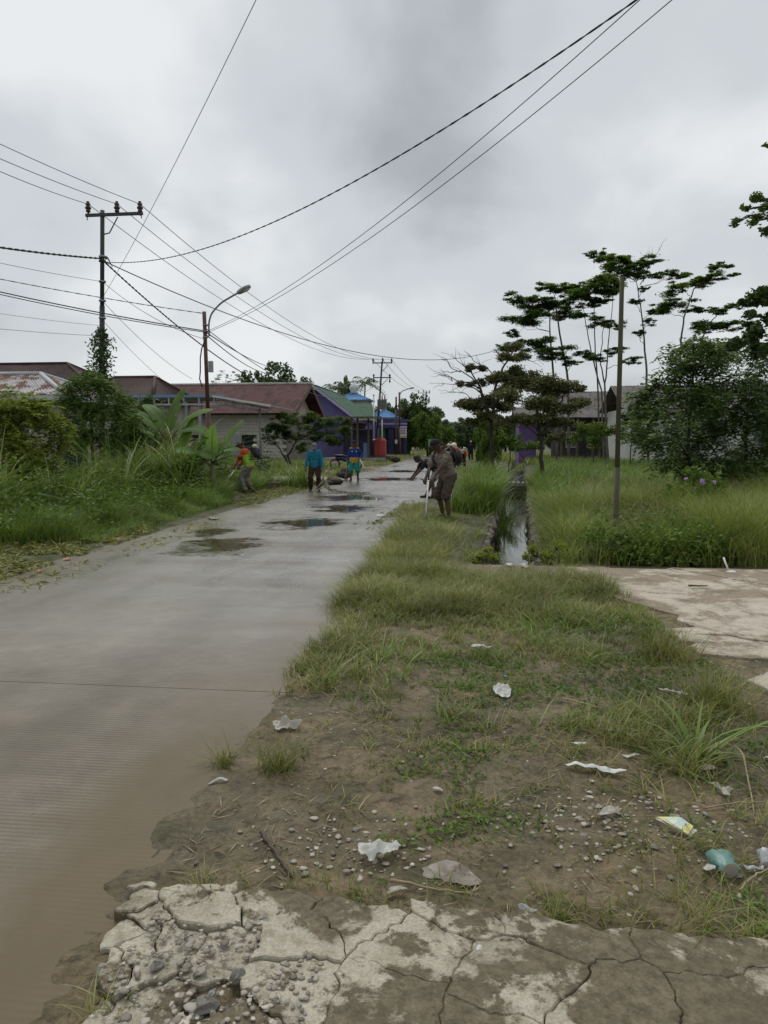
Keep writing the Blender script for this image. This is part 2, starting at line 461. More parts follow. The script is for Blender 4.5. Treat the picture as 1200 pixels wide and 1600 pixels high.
# ------------------------------------------------------------------ road
def road_material():
    m, t, b, out = new_mat('wet_concrete_road')
    p = coords(t, 'pos')
    xyz = nd(t, 'ShaderNodeSeparateXYZ', {0: p})
    x, y = xyz.outputs[0], xyz.outputs[1]
    strm = nd(t, 'ShaderNodeMapping', {0: p, 'Scale': (1.0, 0.35, 1.0)}).outputs[0]
    crs = nd(t, 'ShaderNodeMapping', {0: p, 'Scale': (0.25, 2.2, 1.0)}).outputs[0]
    big = noise_n(t, strm, 0.8, 5, 0.6, 0.3)
    mid = noise_n(t, p, 5.0, 6, 0.65)
    fine = noise_n(t, p, 60.0, 4, 0.7)
    k = ramp(t, big, [(0.30, (0.145, 0.125, 0.092)), (0.52, (0.200, 0.175, 0.133)), (0.72, (0.260, 0.230, 0.182))])
    k = mixc(t, 0.55, k, ramp(t, mid, [(0.3, gray(0.72)), (0.7, gray(1.25))]), 'MULTIPLY')
    k = mixc(t, 0.5, k, ramp(t, fine, [(0.3, gray(0.75)), (0.7, gray(1.25))]), 'MULTIPLY')
    # wheel paths: two smoother, slightly darker bands with ragged sides
    wob = mth(t, 'MULTIPLY', mth(t, 'SUBTRACT', noise_n(t, strm, 1.2, 4, 0.6), 0.5), 0.9)
    trk = None
    for cx in (-2.35, -4.15):
        d_ = mth(t, 'ABSOLUTE', mth(t, 'ADD', mth(t, 'SUBTRACT', x, cx), wob))
        g_ = nd(t, 'ShaderNodeMapRange', {'Value': d_, 'From Min': 0.45, 'From Max': 0.1}).outputs[0]
        trk = g_ if trk is None else mth(t, 'MAXIMUM', trk, g_)
    k = mixc(t, mth(t, 'MULTIPLY', trk, 0.35), k, (0.105, 0.088, 0.064))
    spk = ramp(t, noise_n(t, p, 16.0, 5, 0.75), [(0.60, gray(0)), (0.70, gray(0.6))])
    k = mixc(t, spk, k, (0.085, 0.070, 0.050))
    # broom grooves across the lane
    wv = nd(t, 'ShaderNodeTexWave', {'Scale': 10.5, 'Distortion': 2.2, 'Detail': 2.0, 'Detail Scale': 0.7}, wave_type='BANDS', bands_direction='Y')
    t.links.new(nd(t, 'ShaderNodeMapping', {0: p, 'Scale': (0.35, 1.0, 1.0)}).outputs[0], wv.inputs['Vector'])
    gmask = ramp(t, noise_n(t, p, 0.7, 4, 0.65), [(0.36, gray(0)), (0.60, gray(1))])
    groove = mth(t, 'MULTIPLY', wv.outputs['Fac'], gmask)
    k = mixc(t, mth(t, 'MULTIPLY', groove, 0.60), k, (0.070, 0.060, 0.044))
    # mud washed over both edges
    nz = noise_n(t, p, 1.4, 5, 0.65)
    er = mth(t, 'ADD', nd(t, 'ShaderNodeMapRange', {'Value': x, 'From Min': -2.3, 'From Max': -1.2}).outputs[0], mth(t, 'SUBTRACT', nz, 0.5))
    el = mth(t, 'ADD', nd(t, 'ShaderNodeMapRange', {'Value': x, 'From Min': -4.3, 'From Max': -5.4}).outputs[0], mth(t, 'SUBTRACT', nz, 0.5))
    nearer = nd(t, 'ShaderNodeMapRange', {'Value': y, 'From Min': 7.5, 'From Max': 3.5}).outputs[0]
    em = mth(t, 'MULTIPLY', ramp(t, er, [(0.35, gray(0)), (0.75, gray(1))]), mth(t, 'MULTIPLY_ADD', nearer, 0.72, 0.2))
    em = mth(t, 'MAXIMUM', em, mth(t, 'MULTIPLY', ramp(t, el, [(0.45, gray(0)), (0.85, gray(1))]), 0.55))
    k = mixc(t, em, k, mixc(t, nz, (0.100, 0.079, 0.047), (0.185, 0.146, 0.090)))
    # dark silt streaks across the lane
    sk = ramp(t, noise_n(t, crs, 1.3, 6, 0.7, 0.3), [(0.56, gray(0)), (0.68, gray(1))])
    ym = nd(t, 'ShaderNodeMapRange', {'Value': y, 'From Min': 5.5, 'From Max': 9.0}).outputs[0]
    sk = mth(t, 'MULTIPLY', mth(t, 'MULTIPLY', sk, ym), 0.75)
    k = mixc(t, sk, k, (0.080, 0.064, 0.046))
    # standing water
    pm = None
    for (cx, cy, sx, sy) in PUDDLES:
        dv = nd(t, 'ShaderNodeVectorMath', {0: p, 1: (cx, cy, 0)}, operation='SUBTRACT').outputs[0]
        dv = nd(t, 'ShaderNodeVectorMath', {0: dv, 1: (1 / sx, 1 / sy, 0)}, operation='MULTIPLY').outputs[0]
        ln = nd(t, 'ShaderNodeVectorMath', {0: dv}, operation='LENGTH').outputs['Value']
        g = mth(t, 'SUBTRACT', 1.0, ln)
        pm = g if pm is None else mth(t, 'MAXIMUM', pm, g)
    pn = nd(t, 'ShaderNodeMapping', {0: p, 'Scale': (0.8, 0.9, 1.0)}).outputs[0]
    pm = mth(t, 'ADD', pm, mth(t, 'MULTIPLY', mth(t, 'SUBTRACT', noise_n(t, pn, 1.5, 7, 0.70), 0.5), 3.0))
    pud = ramp(t, pm, [(0.06, gray(0)), (0.20, gray(0.55)), (0.42, gray(1))])
    k = mixc(t, mth(t, 'MULTIPLY', pud, 0.78), k, (0.062, 0.048, 0.028))
    t.links.new(k, b.inputs['Base Color'])
    # wetness: a thin film everywhere, damp near the camera
    film = ramp(t, noise_n(t, strm, 1.1, 5, 0.6), [(0.34, gray(0.16)), (0.66, gray(0.42))])
    dry = nd(t, 'ShaderNodeMapRange', {'Value': y, 'From Min': 8.0, 'From Max': 3.2}).outputs[0]
    rg = mth(t, 'ADD', film, mth(t, 'MULTIPLY', dry, 0.40))
    rgm = nd(t, 'ShaderNodeMix', data_type='FLOAT')
    t.links.new(pud, rgm.inputs[0]); t.links.new(rg, rgm.inputs[2]); rgm.inputs[3].default_value = 0.035
    t.links.new(rgm.outputs[0], b.inputs['Roughness'])
    t.links.new(mth(t, 'MULTIPLY_ADD', dry, -0.50, 0.72), b.inputs['Specular IOR Level'])
    h = mth(t, 'ADD', mth(t, 'MULTIPLY', mid, 0.5), mth(t, 'ADD', mth(t, 'MULTIPLY', fine, 0.40), mth(t, 'MULTIPLY', spk, -0.4)))
    wetc = mth(t, 'MULTIPLY', mth(t, 'SUBTRACT', 1.0, dry), ramp(t, noise_n(t, crs, 0.9, 6, 0.65), [(0.36, gray(0.85)), (0.60, gray(0.15))]))
    wetc = mth(t, 'MULTIPLY', wetc, mth(t, 'SUBTRACT', 1.0, pud)); t.links.new(wetc, b.inputs['Coat Weight']); b.inputs['Coat Roughness'].default_value = 0.24
    h = mth(t, 'SUBTRACT', h, mth(t, 'MULTIPLY', groove, 0.75))
    h = mth(t, 'MULTIPLY', h, mth(t, 'SUBTRACT', 1.0, pud))
    bn = bump(t, b, h, 0.30, 0.012); t.links.new(bn.outputs[0], b.inputs['Coat Normal'])
    return m
PUDDLES = [(-3.75, 10.9, 0.75, 1.25), (-3.2, 14.2, 0.95, 1.1), (-2.9, 17.6, 0.8, 1.4), (-3.35, 21.0, 1.25, 1.7),
           (-3.3, 31.5, 1.6, 2.2), (-3.6, 40.0, 1.4, 2.0), (-4.55, 12.6, 0.4, 1.0)]
M_ROAD = road_material()
M_JOINT = mat('joint_dirt', (0.085, 0.072, 0.052), (0.06, 0.052, 0.04), 8, 0.8)
road = thing('road', kind='structure')
edges = [-6.0, -0.4, 4.5, 9.4, 14.3, 19.2, 24.1, 29.0, 33.9, 38.8, 43.7, 48.6, 53.5, 58.4, 420.0]
for a, b_ in zip(edges[:-1], edges[1:]):
    mb = MB()
    y0, y1 = a + 0.0025, b_ - 0.0025
    c = 0.004
    x0, x1 = ROAD_L - 0.1, ROAD_R + 0.1
    V4 = [(x0, y0, -0.16), (x1, y0, -0.16), (x1, y1, -0.16), (x0, y1, -0.16),
          (x0, y0, -c), (x1, y0, -c), (x1, y1, -c), (x0, y1, -c),
          (x0 + c, y0 + c, 0), (x1 - c, y0 + c, 0), (x1 - c, y1 - c, 0), (x0 + c, y1 - c, 0)]
    mb.add(V4, [(3, 2, 1, 0)] + [(i, (i + 1) % 4, 4 + (i + 1) % 4, 4 + i) for i in range(4)] +
           [(4 + i, 4 + (i + 1) % 4, 8 + (i + 1) % 4, 8 + i) for i in range(4)] + [(8, 9, 10, 11)])
    mb.build('road_slab', M_ROAD, road)
MB().box2((ROAD_L - 0.05, -6, -0.14), (ROAD_R + 0.05, 60, -0.006)).build('joint_filler', M_JOINT, road)

# ------------------------------------------------------------------ broken concrete: cells between cracks
def clip_poly(poly, n, d):
    """keep the side where n.p <= d"""
    out = []
    for i in range(len(poly)):
        a, b_ = poly[i], poly[(i + 1) % len(poly)]
        fa, fb = n @ a - d, n @ b_ - d
        if fa <= 0: out.append(a)
        if (fa < 0) != (fb < 0) and abs(fa - fb) > 1e-12:
            out.append(a + (b_ - a) * (fa / (fa - fb)))
    return out
def voronoi_cells(pts, hull):
    cells = []
    for i, p in enumerate(pts):
        poly = [np.array(h, float) for h in hull]
        dd = np.linalg.norm(pts - p, axis=1)
        for j in np.argsort(dd)[1:28]:
            q = pts[j]; n = q - p
            poly = clip_poly(poly, n, n @ ((p + q) / 2))
            if len(poly) < 3: break
        if len(poly) >= 3: cells.append((i, poly))
    return cells
def scatter_var(box, rad, tries, g):
    pts = []
    for _ in range(tries):
        p = np.array([g.uniform(box[0], box[1]), g.uniform(box[2], box[3])])
        r = rad(p)
        if all(np.hypot(*(p - q)) > r for q in pts): pts.append(p)
    return np.array(pts)
def wobble(p, amp, f, seed):
    return p + amp * np.array([float(fbm(p[0] * f, p[1] * f, seed, 3)), float(fbm(p[0] * f + 40, p[1] * f + 9, seed + 7, 3))]) * 2
def broken_piece(poly, top, tilt, gap, seg, amp, seed, thick=0.14, bev=0.005):
    """outline with rough edges, chamfered rim and an uneven top"""
    c = np.mean(poly, axis=0)
    ring = []
    for i in range(len(poly)):
        a, b_ = poly[i], poly[(i + 1) % len(poly)]
        L = np.hypot(*(b_ - a)); k = max(1, int(L / seg))
        ring += [a + (b_ - a) * (j / k) for j in range(k)]
    ring = np.array([wobble(wobble(p, amp, 9.0, seed), amp * 0.35, 34.0, seed + 2) for p in ring])
    d = ring - c; L = np.linalg.norm(d, axis=1)[:, None] + 1e-6
    ring = c + d * np.maximum(0.2, (L - gap) / L)
    n = len(ring)
    def zt(q): return top + tilt[0] * (q[:, 0] - c[0]) + tilt[1] * (q[:, 1] - c[1]) + 0.010 * fbm(q[:, 0] * 7, q[:, 1] * 7, seed + 3, 3)
    mb = MB()
    rings = []
    for sc, dz in ((0.0, -thick), (0.0, -bev), (bev * 0.9, 0.0), (None, 0.0), (None, 0.0)):
        if sc is not None:
            dd = ring - c; LL = np.linalg.norm(dd, axis=1)[:, None] + 1e-6
            q = c + dd * np.maximum(0.3, (LL - sc) / LL)
            z = zt(q) + dz
        else:
            q = c + (ring - c) * (0.66 if len(rings) == 3 else 0.33); z = zt(q) + dz
        rings.append(np.c_[q, z])
    V = np.concatenate(rings + [np.array([[c[0], c[1], float(zt(c[None, :])[0])]])])
    F = [(k * n + i, k * n + (i + 1) % n, (k + 1) * n + (i + 1) % n, (k + 1) * n + i) for k in range(4) for i in range(n)]
    F += [(4 * n + i, 4 * n + (i + 1) % n, 5 * n) for i in range(n)]
    mb.add(V, F, False)
    return mb, c
def old_concrete(name, pale, pale2, dark, dark2, amount, sc=2.6, xg=0.0):
    m, t, b, out = new_mat(name)
    p = coords(t, 'pos')
    a = noise_n(t, p, sc, 7, 0.66, 0.3)
    f = noise_n(t, p, 26, 6, 0.7)
    ff = noise_n(t, p, 110, 4, 0.7)
    pl = ramp(t, noise_n(t, p, 7, 5, 0.6), [(0.3, pale), (0.7, pale2)])
    dk = ramp(t, f, [(0.3, dark), (0.7, dark2)])
    if xg: a = mth(t, 'ADD', a, mth(t, 'MULTIPLY', nd(t, 'ShaderNodeSeparateXYZ', {0: p}).outputs[0], -xg))
    msk = ramp(t, mth(t, 'ADD', a, mth(t, 'MULTIPLY', mth(t, 'SUBTRACT', f, 0.5), 0.22)), [(amount, gray(0)), (amount + 0.05, gray(1))])
    k = mixc(t, msk, dk, pl)
    k = mixc(t, 0.75, k, ramp(t, ff, [(0.3, gray(0.60)), (0.7, gray(1.30))]), 'MULTIPLY')
    k = mixc(t, ramp(t, noise_n(t, p, 13, 6, 0.75), [(0.50, gray(0)), (0.66, gray(0.55))]), k, dark2)
    # stains: green-brown algae
    al = ramp(t, noise_n(t, p, 3.7, 5, 0.7), [(0.5, gray(0)), (0.66, gray(0.55))])
    k = mixc(t, al, k, (0.12, 0.105, 0.065))
    t.links.new(k, b.inputs['Base Color'])
    t.links.new(ramp(t, msk, [(0, gray(0.72)), (1, gray(0.85))]), b.inputs['Roughness'])
    b.inputs['Specular IOR Level'].default_value = 0.18
    h = mth(t, 'ADD', mth(t, 'MULTIPLY', msk, -0.35), mth(t, 'ADD', mth(t, 'MULTIPLY', f, 0.8), mth(t, 'MULTIPLY', ff, 0.35)))
    bump(t, b, h, 0.8, 0.012)
    return m
M_SLAB = old_concrete('broken_apron_concrete', (0.42, 0.385, 0.295), (0.52, 0.485, 0.385), (0.090, 0.075, 0.046), (0.215, 0.180, 0.120), 0.508, 3.0, 0.045)
M_DRIVE = old_concrete('driveway_concrete', (0.47, 0.415, 0.335), (0.58, 0.52, 0.43), (0.25, 0.198, 0.148), (0.35, 0.288, 0.22), 0.47, 1.1)

ga = np.random.default_rng(3)
apron = thing('concrete_apron', kind='structure')
AP_Z = 0.050
front = [G(u, v, AP_Z)[:2] for u, v in ((205, 1378), (330, 1380), (440, 1384), (520, 1398), (600, 1420), (700, 1414), (860, 1436), (1000, 1450), (1200, 1472))]
front = [front[0]] + front[1:] + [np.array([3.4, front[-1][1] - 0.25])]
leftb = [G(u, v, AP_Z)[:2] for u, v in ((205, 1378), (172, 1450), (150, 1520), (140, 1600))]
fx = np.array([p[0] for p in front]); fy = np.array([p[1] for p in front])
lx = np.array([p[0] for p in leftb][::-1]); ly = np.array([p[1] for p in leftb][::-1])
def left_at(y): return float(np.interp(y, ly, lx)) if y > ly[0] else float(lx[0] + (y - ly[0]) * 0.25)
def front_at(x): return float(np.interp(x, fx, fy))
def apron_rad(p):
    dl = p[0] - left_at(p[1])
    r = 0.085 + 0.14 * float(smooth(0.15, 1.0, dl)) + 0.20 * float(smooth(1.0, 1.9, dl))
    if dl < 0.9 and p[1] < 2.2: r = min(r, 0.10 + 0.12 * dl)
    return r
pts = scatter_var((lx.min() - 0.4, 3.4, 0.9, fy.max() + 0.4), apron_rad, 7000, ga)
hull = [(lx.min() - 0.6, 0.2), (3.5, 0.2), (3.5, fy.max() + 0.6), (lx.min() - 0.6, fy.max() + 0.6)]
rub = []
for i, poly in voronoi_cells(pts, hull):
    p = pts[i]
    dl = p[0] - left_at(p[1]); df = front_at(p[0]) - p[1]
    # clip to the local front edge and the left edge
    s_ = (front_at(p[0] + 0.1) - front_at(p[0] - 0.1)) / 0.2
    n = np.array([-s_, 1.0]); n /= np.hypot(*n)
    poly = clip_poly(poly, n, n @ np.array([p[0], front_at(p[0])]))
    if len(poly) < 3: continue
    n = np.array([-1.0, 0.12]); poly = clip_poly(poly, n, n @ np.array([left_at(p[1]), p[1]]))
    if len(poly) < 3 or dl < -0.12 or df < -0.40: continue
    pa_ = np.array(poly); ar_ = 0.5 * abs(np.sum(pa_[:, 0] * np.roll(pa_[:, 1], -1) - np.roll(pa_[:, 0], -1) * pa_[:, 1]))
    if ar_ < 0.0015: continue
    if p[0] > 2.9: continue
    loose = dl < 0.50 and p[1] < 2.20
    if loose and ga.random() < 0.20:
        rub.append(p); continue
    small = dl < 0.8
    mb, c = broken_piece(poly, AP_Z + ga.uniform(-0.012, 0.006) * (1.3 if small else 0.35) - (0.012 if loose else 0), ga.uniform(-1, 1, 2) * (0.05 if small else 0.006),
                         ga.uniform(0.001, 0.004) if small else max(0.0, ga.uniform(-0.004, 0.003)), 0.016, 0.05, 50)
    o = bpy.data.objects.new('concrete_piece', mb.mesh('concrete_piece', M_SLAB))
    put(o, apron)

# the driveway slab on the right
drive = thing('driveway', kind='structure')
DR_Z = 0.045
dfront = [G(u, v, DR_Z)[:2] for u, v in ((925, 893), (962, 915), (995, 955), (1040, 985), (1090, 1018), (1140, 1045), (1200, 1075), (1290, 1105))]
gx = np.array([p[0] for p in dfront]); gy = np.array([p[1] for p in dfront])
o_ = np.argsort(gx); gx, gy = gx[o_], gy[o_]
DR_BACK = G(1100, 889, DR_Z)[1]
def drive_rad(p):
    e_ = p[1] - float(np.interp(p[0], gx, gy))
    return 0.13 + 1.3 * float(smooth(0.15, 1.1, e_))
gd = np.random.default_rng(8)
dpts = scatter_var((gx.min() - 0.2, 9.0, 4.0, DR_BACK), drive_rad, 4000, gd)
dh = [(gx.min() - 0.3, 3.0), (9.3, 3.0), (9.3, DR_BACK), (gx.min() - 0.3, DR_BACK)]
for i, poly in voronoi_cells(dpts, dh):
    p = dpts[i]
    yb = float(np.interp(p[0], gx, gy))
    e_ = p[1] - yb
    if p[0] > gx.max(): e_ = 1.0
    if e_ < 0.0 or p[0] < gx.min(): continue
    s_ = (np.interp(p[0] + 0.1, gx, gy) - np.interp(p[0] - 0.1, gx, gy)) / 0.2
    n = np.array([s_, -1.0]); n /= np.hypot(*n)
    poly = clip_poly(poly, n, n @ np.array([p[0], yb]))
    if len(poly) < 3: continue
    if e_ < 0.3 and gd.random() < 0.18: continue
    mb, c = broken_piece(poly, DR_Z + gd.uniform(-0.012, 0.004) * (1 if e_ < 0.6 else 0.3), gd.uniform(-1, 1, 2) * (0.05 if e_ < 0.5 else 0.004),
                         gd.uniform(0.003, 0.010) if e_ < 0.6 else 0.003, 0.05 if e_ < 0.8 else 0.10, 0.03, 80)
    put(bpy.data.objects.new('concrete_piece', mb.mesh('concrete_piece', M_DRIVE)), drive)

# muddy culvert slab that carries the verge over the ditch
mb = MB()
mb.box2((-0.55, 8.72, -0.2), (1.75, 9.43, 0.035))
M_CULV = old_concrete('muddy_culvert_concrete', (0.30, 0.25, 0.20), (0.34, 0.30, 0.25), (0.12, 0.088, 0.062), (0.20, 0.155, 0.115), 0.56, 1.6)
mb.build('culvert_slab', M_CULV, kind='structure')
mb = MB(); yc = 31.5; xc = float(dc(yc))
tg = thing('footbridge', 'small footbridge of round poles on a concrete beam across the ditch', 'footbridge', (xc, yc, 0))
MB().box2((xc - 0.75, yc - 0.30, -0.50), (xc + 0.75, yc + 0.30, -0.24)).build('concrete_beam', mat('dark_concrete', (0.12, 0.11, 0.095), (0.07, 0.065, 0.055), 5, 0.8, 0.4), tg)
M_LOG = mat('grey_log', (0.26, 0.235, 0.20), (0.15, 0.13, 0.11), 6, 0.85, 0.5)
for k in range(8):
    MB().tube([(xc - 0.66 + k * 0.19, yc - 0.48, -0.16), (xc - 0.66 + k * 0.19, yc + 0.45, -0.155)], 0.075, 8).build('pole_log', M_LOG, tg)

# ditch water and masonry lining
def water_material():
    m, t, b, out = new_mat('ditch_water')
    p = coords(t, 'pos')
    b.inputs['Base Color'].default_value = (0.022, 0.019, 0.012, 1)
    b.inputs['Roughness'].default_value = 0.04
    b.inputs['Specular IOR Level'].default_value = 0.55
    bump(t, b, noise_n(t, p, 6.0, 3, 0.5), 0.06, 0.02)
    return m
yy = np.linspace(DITCH_Y0 - 0.1, 75, 40)
Vw = np.concatenate([np.c_[dc(yy) - 0.6, yy, np.full(40, -0.52)], np.c_[dc(yy) + 0.6, yy, np.full(40, -0.52)]])
i_ = np.arange(39)
np_obj('ditch_water', Vw, [np.c_[i_, i_ + 40, i_ + 41, i_ + 1]], water_material(), kind='structure')
M_STONE = mat('ditch_stone', (0.17, 0.145, 0.105), (0.085, 0.075, 0.055), 6, 0.8, 0.7, 25)
wall = thing('ditch_wall', kind='structure')
gs = np.random.default_rng(21)
for side, y_end in ((1, 24.0), (-1, 17.0)):
    y = DITCH_Y0 + 0.1
    while y < y_end:
        L = gs.uniform(0.25, 0.5)
        for lay in range(3):
            x = float(dc(y + L / 2)) + side * (DITCH_HW + gs.uniform(-0.04, 0.03) + 0.05)
            z = -0.15 - lay * 0.2 + gs.uniform(-0.02, 0.02)
            mb = MB(); w = gs.uniform(0.20, 0.30)
            mb.ell((0, 0, 0), (w / 2 * 1.25, L / 2 * 1.2, 0.125), 8, 5)
            Vv = np.array(mb.v); Vv = np.sign(Vv) * np.minimum(np.abs(Vv), np.array([w / 2, L / 2 * 0.97, 0.095]))
            Vv += gs.uniform(-0.012, 0.012, Vv.shape); Vv += np.array([x, y + L / 2, z])
            mb.v = [tuple(q) for q in Vv]; mb.sm = [False] * len(mb.f)
            mb.build('stone', M_STONE, wall)
        y += L + 0.02
# ================================================================== PLANTS
def unit(a): return a / (np.linalg.norm(a, axis=-1, keepdims=True) + 1e-9)
def leaf_quads(C, L, W, g, up=0.6, fold=0.15, droop=0.0, A=None):
    """one folded diamond per leaf"""
    n = len(C)
    L = np.broadcast_to(L, (n,)) * g.uniform(0.7, 1.3, n); W = np.broadcast_to(W, (n,)) * g.uniform(0.75, 1.25, n)
    if A is None:
        A = g.normal(size=(n, 3)); A[:, 2] = A[:, 2] * 0.6 - droop
    A = unit(A)
    N = unit(g.normal(size=(n, 3)) * (1 - up) + np.array([0, 0, up]))
    B = unit(np.cross(N, A)); N = np.cross(A, B)
    a = A * L[:, None] / 2; b = B * W[:, None] / 2; f = N * (W * fold)[:, None]
    V = np.stack([C - a, C + b + f - a * 0.1, C + a, C - b + f - a * 0.1], 1).reshape(-1, 3)
    i = np.arange(n)[:, None] * 4
    return V, np.concatenate([np.c_[i, i + 1, i + 2], np.c_[i, i + 2, i + 3]])
def frond_quads(C, D, length, nl, lw, g, droop=0.5, leafL=0.35):
    """pinnate leaves: a rib with nl pairs of leaflets"""
    n = len(C); D = unit(D)
    length = np.broadcast_to(length, (n,)) * g.uniform(0.7, 1.25, n)
    S = unit(np.cross(D, np.array([0, 0, 1.0])) + 1e-4)
    Vs = []
    for k in range(nl):
        t = (k + 1.0) / nl
        ctr = C + D * (length * t)[:, None]; ctr[:, 2] -= droop * length * t * t
        ll = length * leafL * math.sin(math.pi * (0.15 + 0.75 * t)) 
        for sgn in (1, -1):
            ax = unit(S * sgn + D * 0.55 + np.array([0, 0, -0.35]) + g.normal(size=(n, 3)) * 0.15)
            wv = unit(np.cross(ax, np.array([0, 0, 1.0]) + g.normal(size=(n, 3)) * 0.35))
            a = ax * ll[:, None]; b = wv * (ll * lw)[:, None]
            Vs.append(np.stack([ctr, ctr + a * 0.45 + b, ctr + a, ctr + a * 0.45 - b], 1))
    V = np.concatenate(Vs).reshape(-1, 3)
    i = np.arange(len(V) // 4)[:, None] * 4
    return V, np.concatenate([np.c_[i, i + 1, i + 2], np.c_[i, i + 2, i + 3]])
def blade_strips(B, h, w, g, lean=0.35, curve=0.5, segs=3, az=None):
    """grass blades as tapered ribbons bent over by their own weight"""
    n = len(B)
    h = np.broadcast_to(h, (n,)) * g.uniform(0.55, 1.25, n); w = np.broadcast_to(w, (n,)) * g.uniform(0.7, 1.3, n)
    az = g.uniform(0, 2 * np.pi, n) if az is None else az
    D = np.c_[np.cos(az), np.sin(az), np.zeros(n)]
    fa = az + np.pi / 2 + g.normal(size=n) * 0.5
    Wd = np.c_[np.cos(fa), np.sin(fa), np.zeros(n)]
    ln = np.abs(g.normal(size=n)) * lean; cv = np.abs(g.normal(1, 0.45, n)) * curve
    rows = []
    for k in range(segs + 1):
        t = k / segs
        p = B + D * (h * (ln * t + cv * t * t))[:, None]
        p[:, 2] += h * (t - 0.42 * cv * t * t * t)
        ww = w * (1.0 if k == 0 else max(0.06, (1 - t) ** 0.65)) * 0.5
        rows += [p - Wd * ww[:, None], p + Wd * ww[:, None]]
    V = np.stack(rows, 1).reshape(-1, 3)
    st = 2 * (segs + 1)
    i = np.arange(n)[:, None] * st
    F = np.concatenate([np.c_[i + 2 * k, i + 2 * k + 1, i + 2 * k + 3, i + 2 * k + 2] for k in range(segs)])
    return V, F
def join(parts):
    Vs, Fs, o = [], {}, 0
    for V, F in parts:
        Vs.append(V); Fs.setdefault(F.shape[1], []).append(F + o); o += len(V)
    return np.concatenate(Vs), [np.concatenate(f) for f in Fs.values()]
def inside(n, poly, g):
    """n random points in a polygon (x, y)"""
    P_ = np.array(poly); lo, hi = P_.min(0), P_.max(0); out = []
    tot = 0
    while tot < n:
        q = g.uniform(lo, hi, (n * 2, 2)); c = np.zeros(len(q), bool)
        for i in range(len(P_)):
            a, b_ = P_[i], P_[(i + 1) % len(P_)]
            cond = ((a[1] > q[:, 1]) != (b_[1] > q[:, 1]))
            with np.errstate(divide='ignore', invalid='ignore'):
                xx = (b_[0] - a[0]) * (q[:, 1] - a[1]) / (b_[1] - a[1] + 1e-12) + a[0]
            c ^= cond & (q[:, 0] < xx)
        out.append(q[c]); tot += c.sum()
    return np.concatenate(out)[:n]
def on_ground(q): return np.c_[q, ground_h(q[:, 0], q[:, 1]) - 0.01]
def off_post(q):
    """the trampled strip in front of the mossy post"""
    u = 735 + (q[:, 0] / q[:, 1]) * F_PX
    return q[~((q[:, 1] < 11.6) & (np.abs(u - 964) < 26) & (q[:, 1] > 9.95))]

L_GRASS = leaf_mat('grass_blade', [(0.070, 0.100, 0.022), (0.110, 0.145, 0.032), (0.150, 0.180, 0.045), (0.200, 0.190, 0.075), (0.120, 0.160, 0.035)], 0.5, 0.3)
L_VERGE = leaf_mat('verge_blade', [(0.078, 0.102, 0.024), (0.108, 0.134, 0.032), (0.148, 0.162, 0.046), (0.240, 0.205, 0.098), (0.118, 0.138, 0.034), (0.170, 0.140, 0.070)], 0.5, 0.3)
L_LUSH = leaf_mat('lush_blade', [(0.062, 0.105, 0.020), (0.085, 0.140, 0.028), (0.120, 0.170, 0.036), (0.140, 0.160, 0.050)], 0.45, 0.32)
L_REED = leaf_mat('reed_blade', [(0.065, 0.110, 0.022), (0.090, 0.142, 0.032), (0.125, 0.165, 0.045), (0.165, 0.170, 0.065)], 0.45, 0.28)
L_YELLOW = leaf_mat('young_bush_leaf', [(0.085, 0.115, 0.018), (0.130, 0.160, 0.024), (0.180, 0.195, 0.034), (0.095, 0.125, 0.022)], 0.6, 0.35, 0.15)
L_MID = leaf_mat('shrub_leaf', [(0.045, 0.080, 0.018), (0.070, 0.112, 0.024), (0.100, 0.140, 0.032), (0.055, 0.092, 0.020)], 0.62, 0.28, 0.15)
L_DARK = leaf_mat('dark_leaf', [(0.026, 0.045, 0.014), (0.040, 0.066, 0.020), (0.058, 0.086, 0.025), (0.032, 0.054, 0.016)], 0.5, 0.2)
L_BUSH = leaf_mat('drooping_bush_leaf', [(0.042, 0.070, 0.022), (0.062, 0.096, 0.028), (0.085, 0.120, 0.036), (0.050, 0.082, 0.024)], 0.5, 0.32)
L_ACACIA = leaf_mat('feathery_leaf', [(0.042, 0.074, 0.026), (0.066, 0.106, 0.036), (0.092, 0.136, 0.044)], 0.6, 0.48, 0.2)
L_BROWN = leaf_mat('dull_brown_green_leaf', [(0.044, 0.054, 0.019), (0.064, 0.074, 0.024), (0.088, 0.095, 0.033), (0.100, 0.084, 0.044)], 0.55, 0.2)
L_DIST = leaf_mat('distant_leaf', [(0.034, 0.055, 0.024), (0.050, 0.076, 0.032), (0.070, 0.098, 0.040)], 0.6, 0.15)
L_BANANA = leaf_mat('banana_leaf', [(0.045, 0.084, 0.024), (0.062, 0.108, 0.030), (0.080, 0.128, 0.034)], 0.6, 0.28, 0.15)
L_BANYOUNG = leaf_mat('young_banana_leaf', [(0.090, 0.165, 0.024), (0.105, 0.180, 0.028)], 0.38, 0.4, 0.5)
L_CLIP = leaf_mat('cut_grass', [(0.085, 0.105, 0.022), (0.130, 0.145, 0.032), (0.175, 0.165, 0.055), (0.110, 0.095, 0.045)], 0.6, 0.2)
L_DRY = leaf_mat('dry_straw', [(0.230, 0.180, 0.100), (0.300, 0.245, 0.150), (0.160, 0.120, 0.070)], 0.7, 0.15)
L_PURPLE = leaf_mat('purple_petal', [(0.30, 0.16, 0.50), (0.40, 0.24, 0.58)], 0.6, 0.3)
M_BARK = mat('grey_bark', (0.165, 0.145, 0.118), (0.095, 0.082, 0.066), 5, 0.85, 0.6, 30)
M_BARKD = mat('dark_bark', (0.060, 0.050, 0.038), (0.035, 0.030, 0.024), 5, 0.85, 0.6, 30)
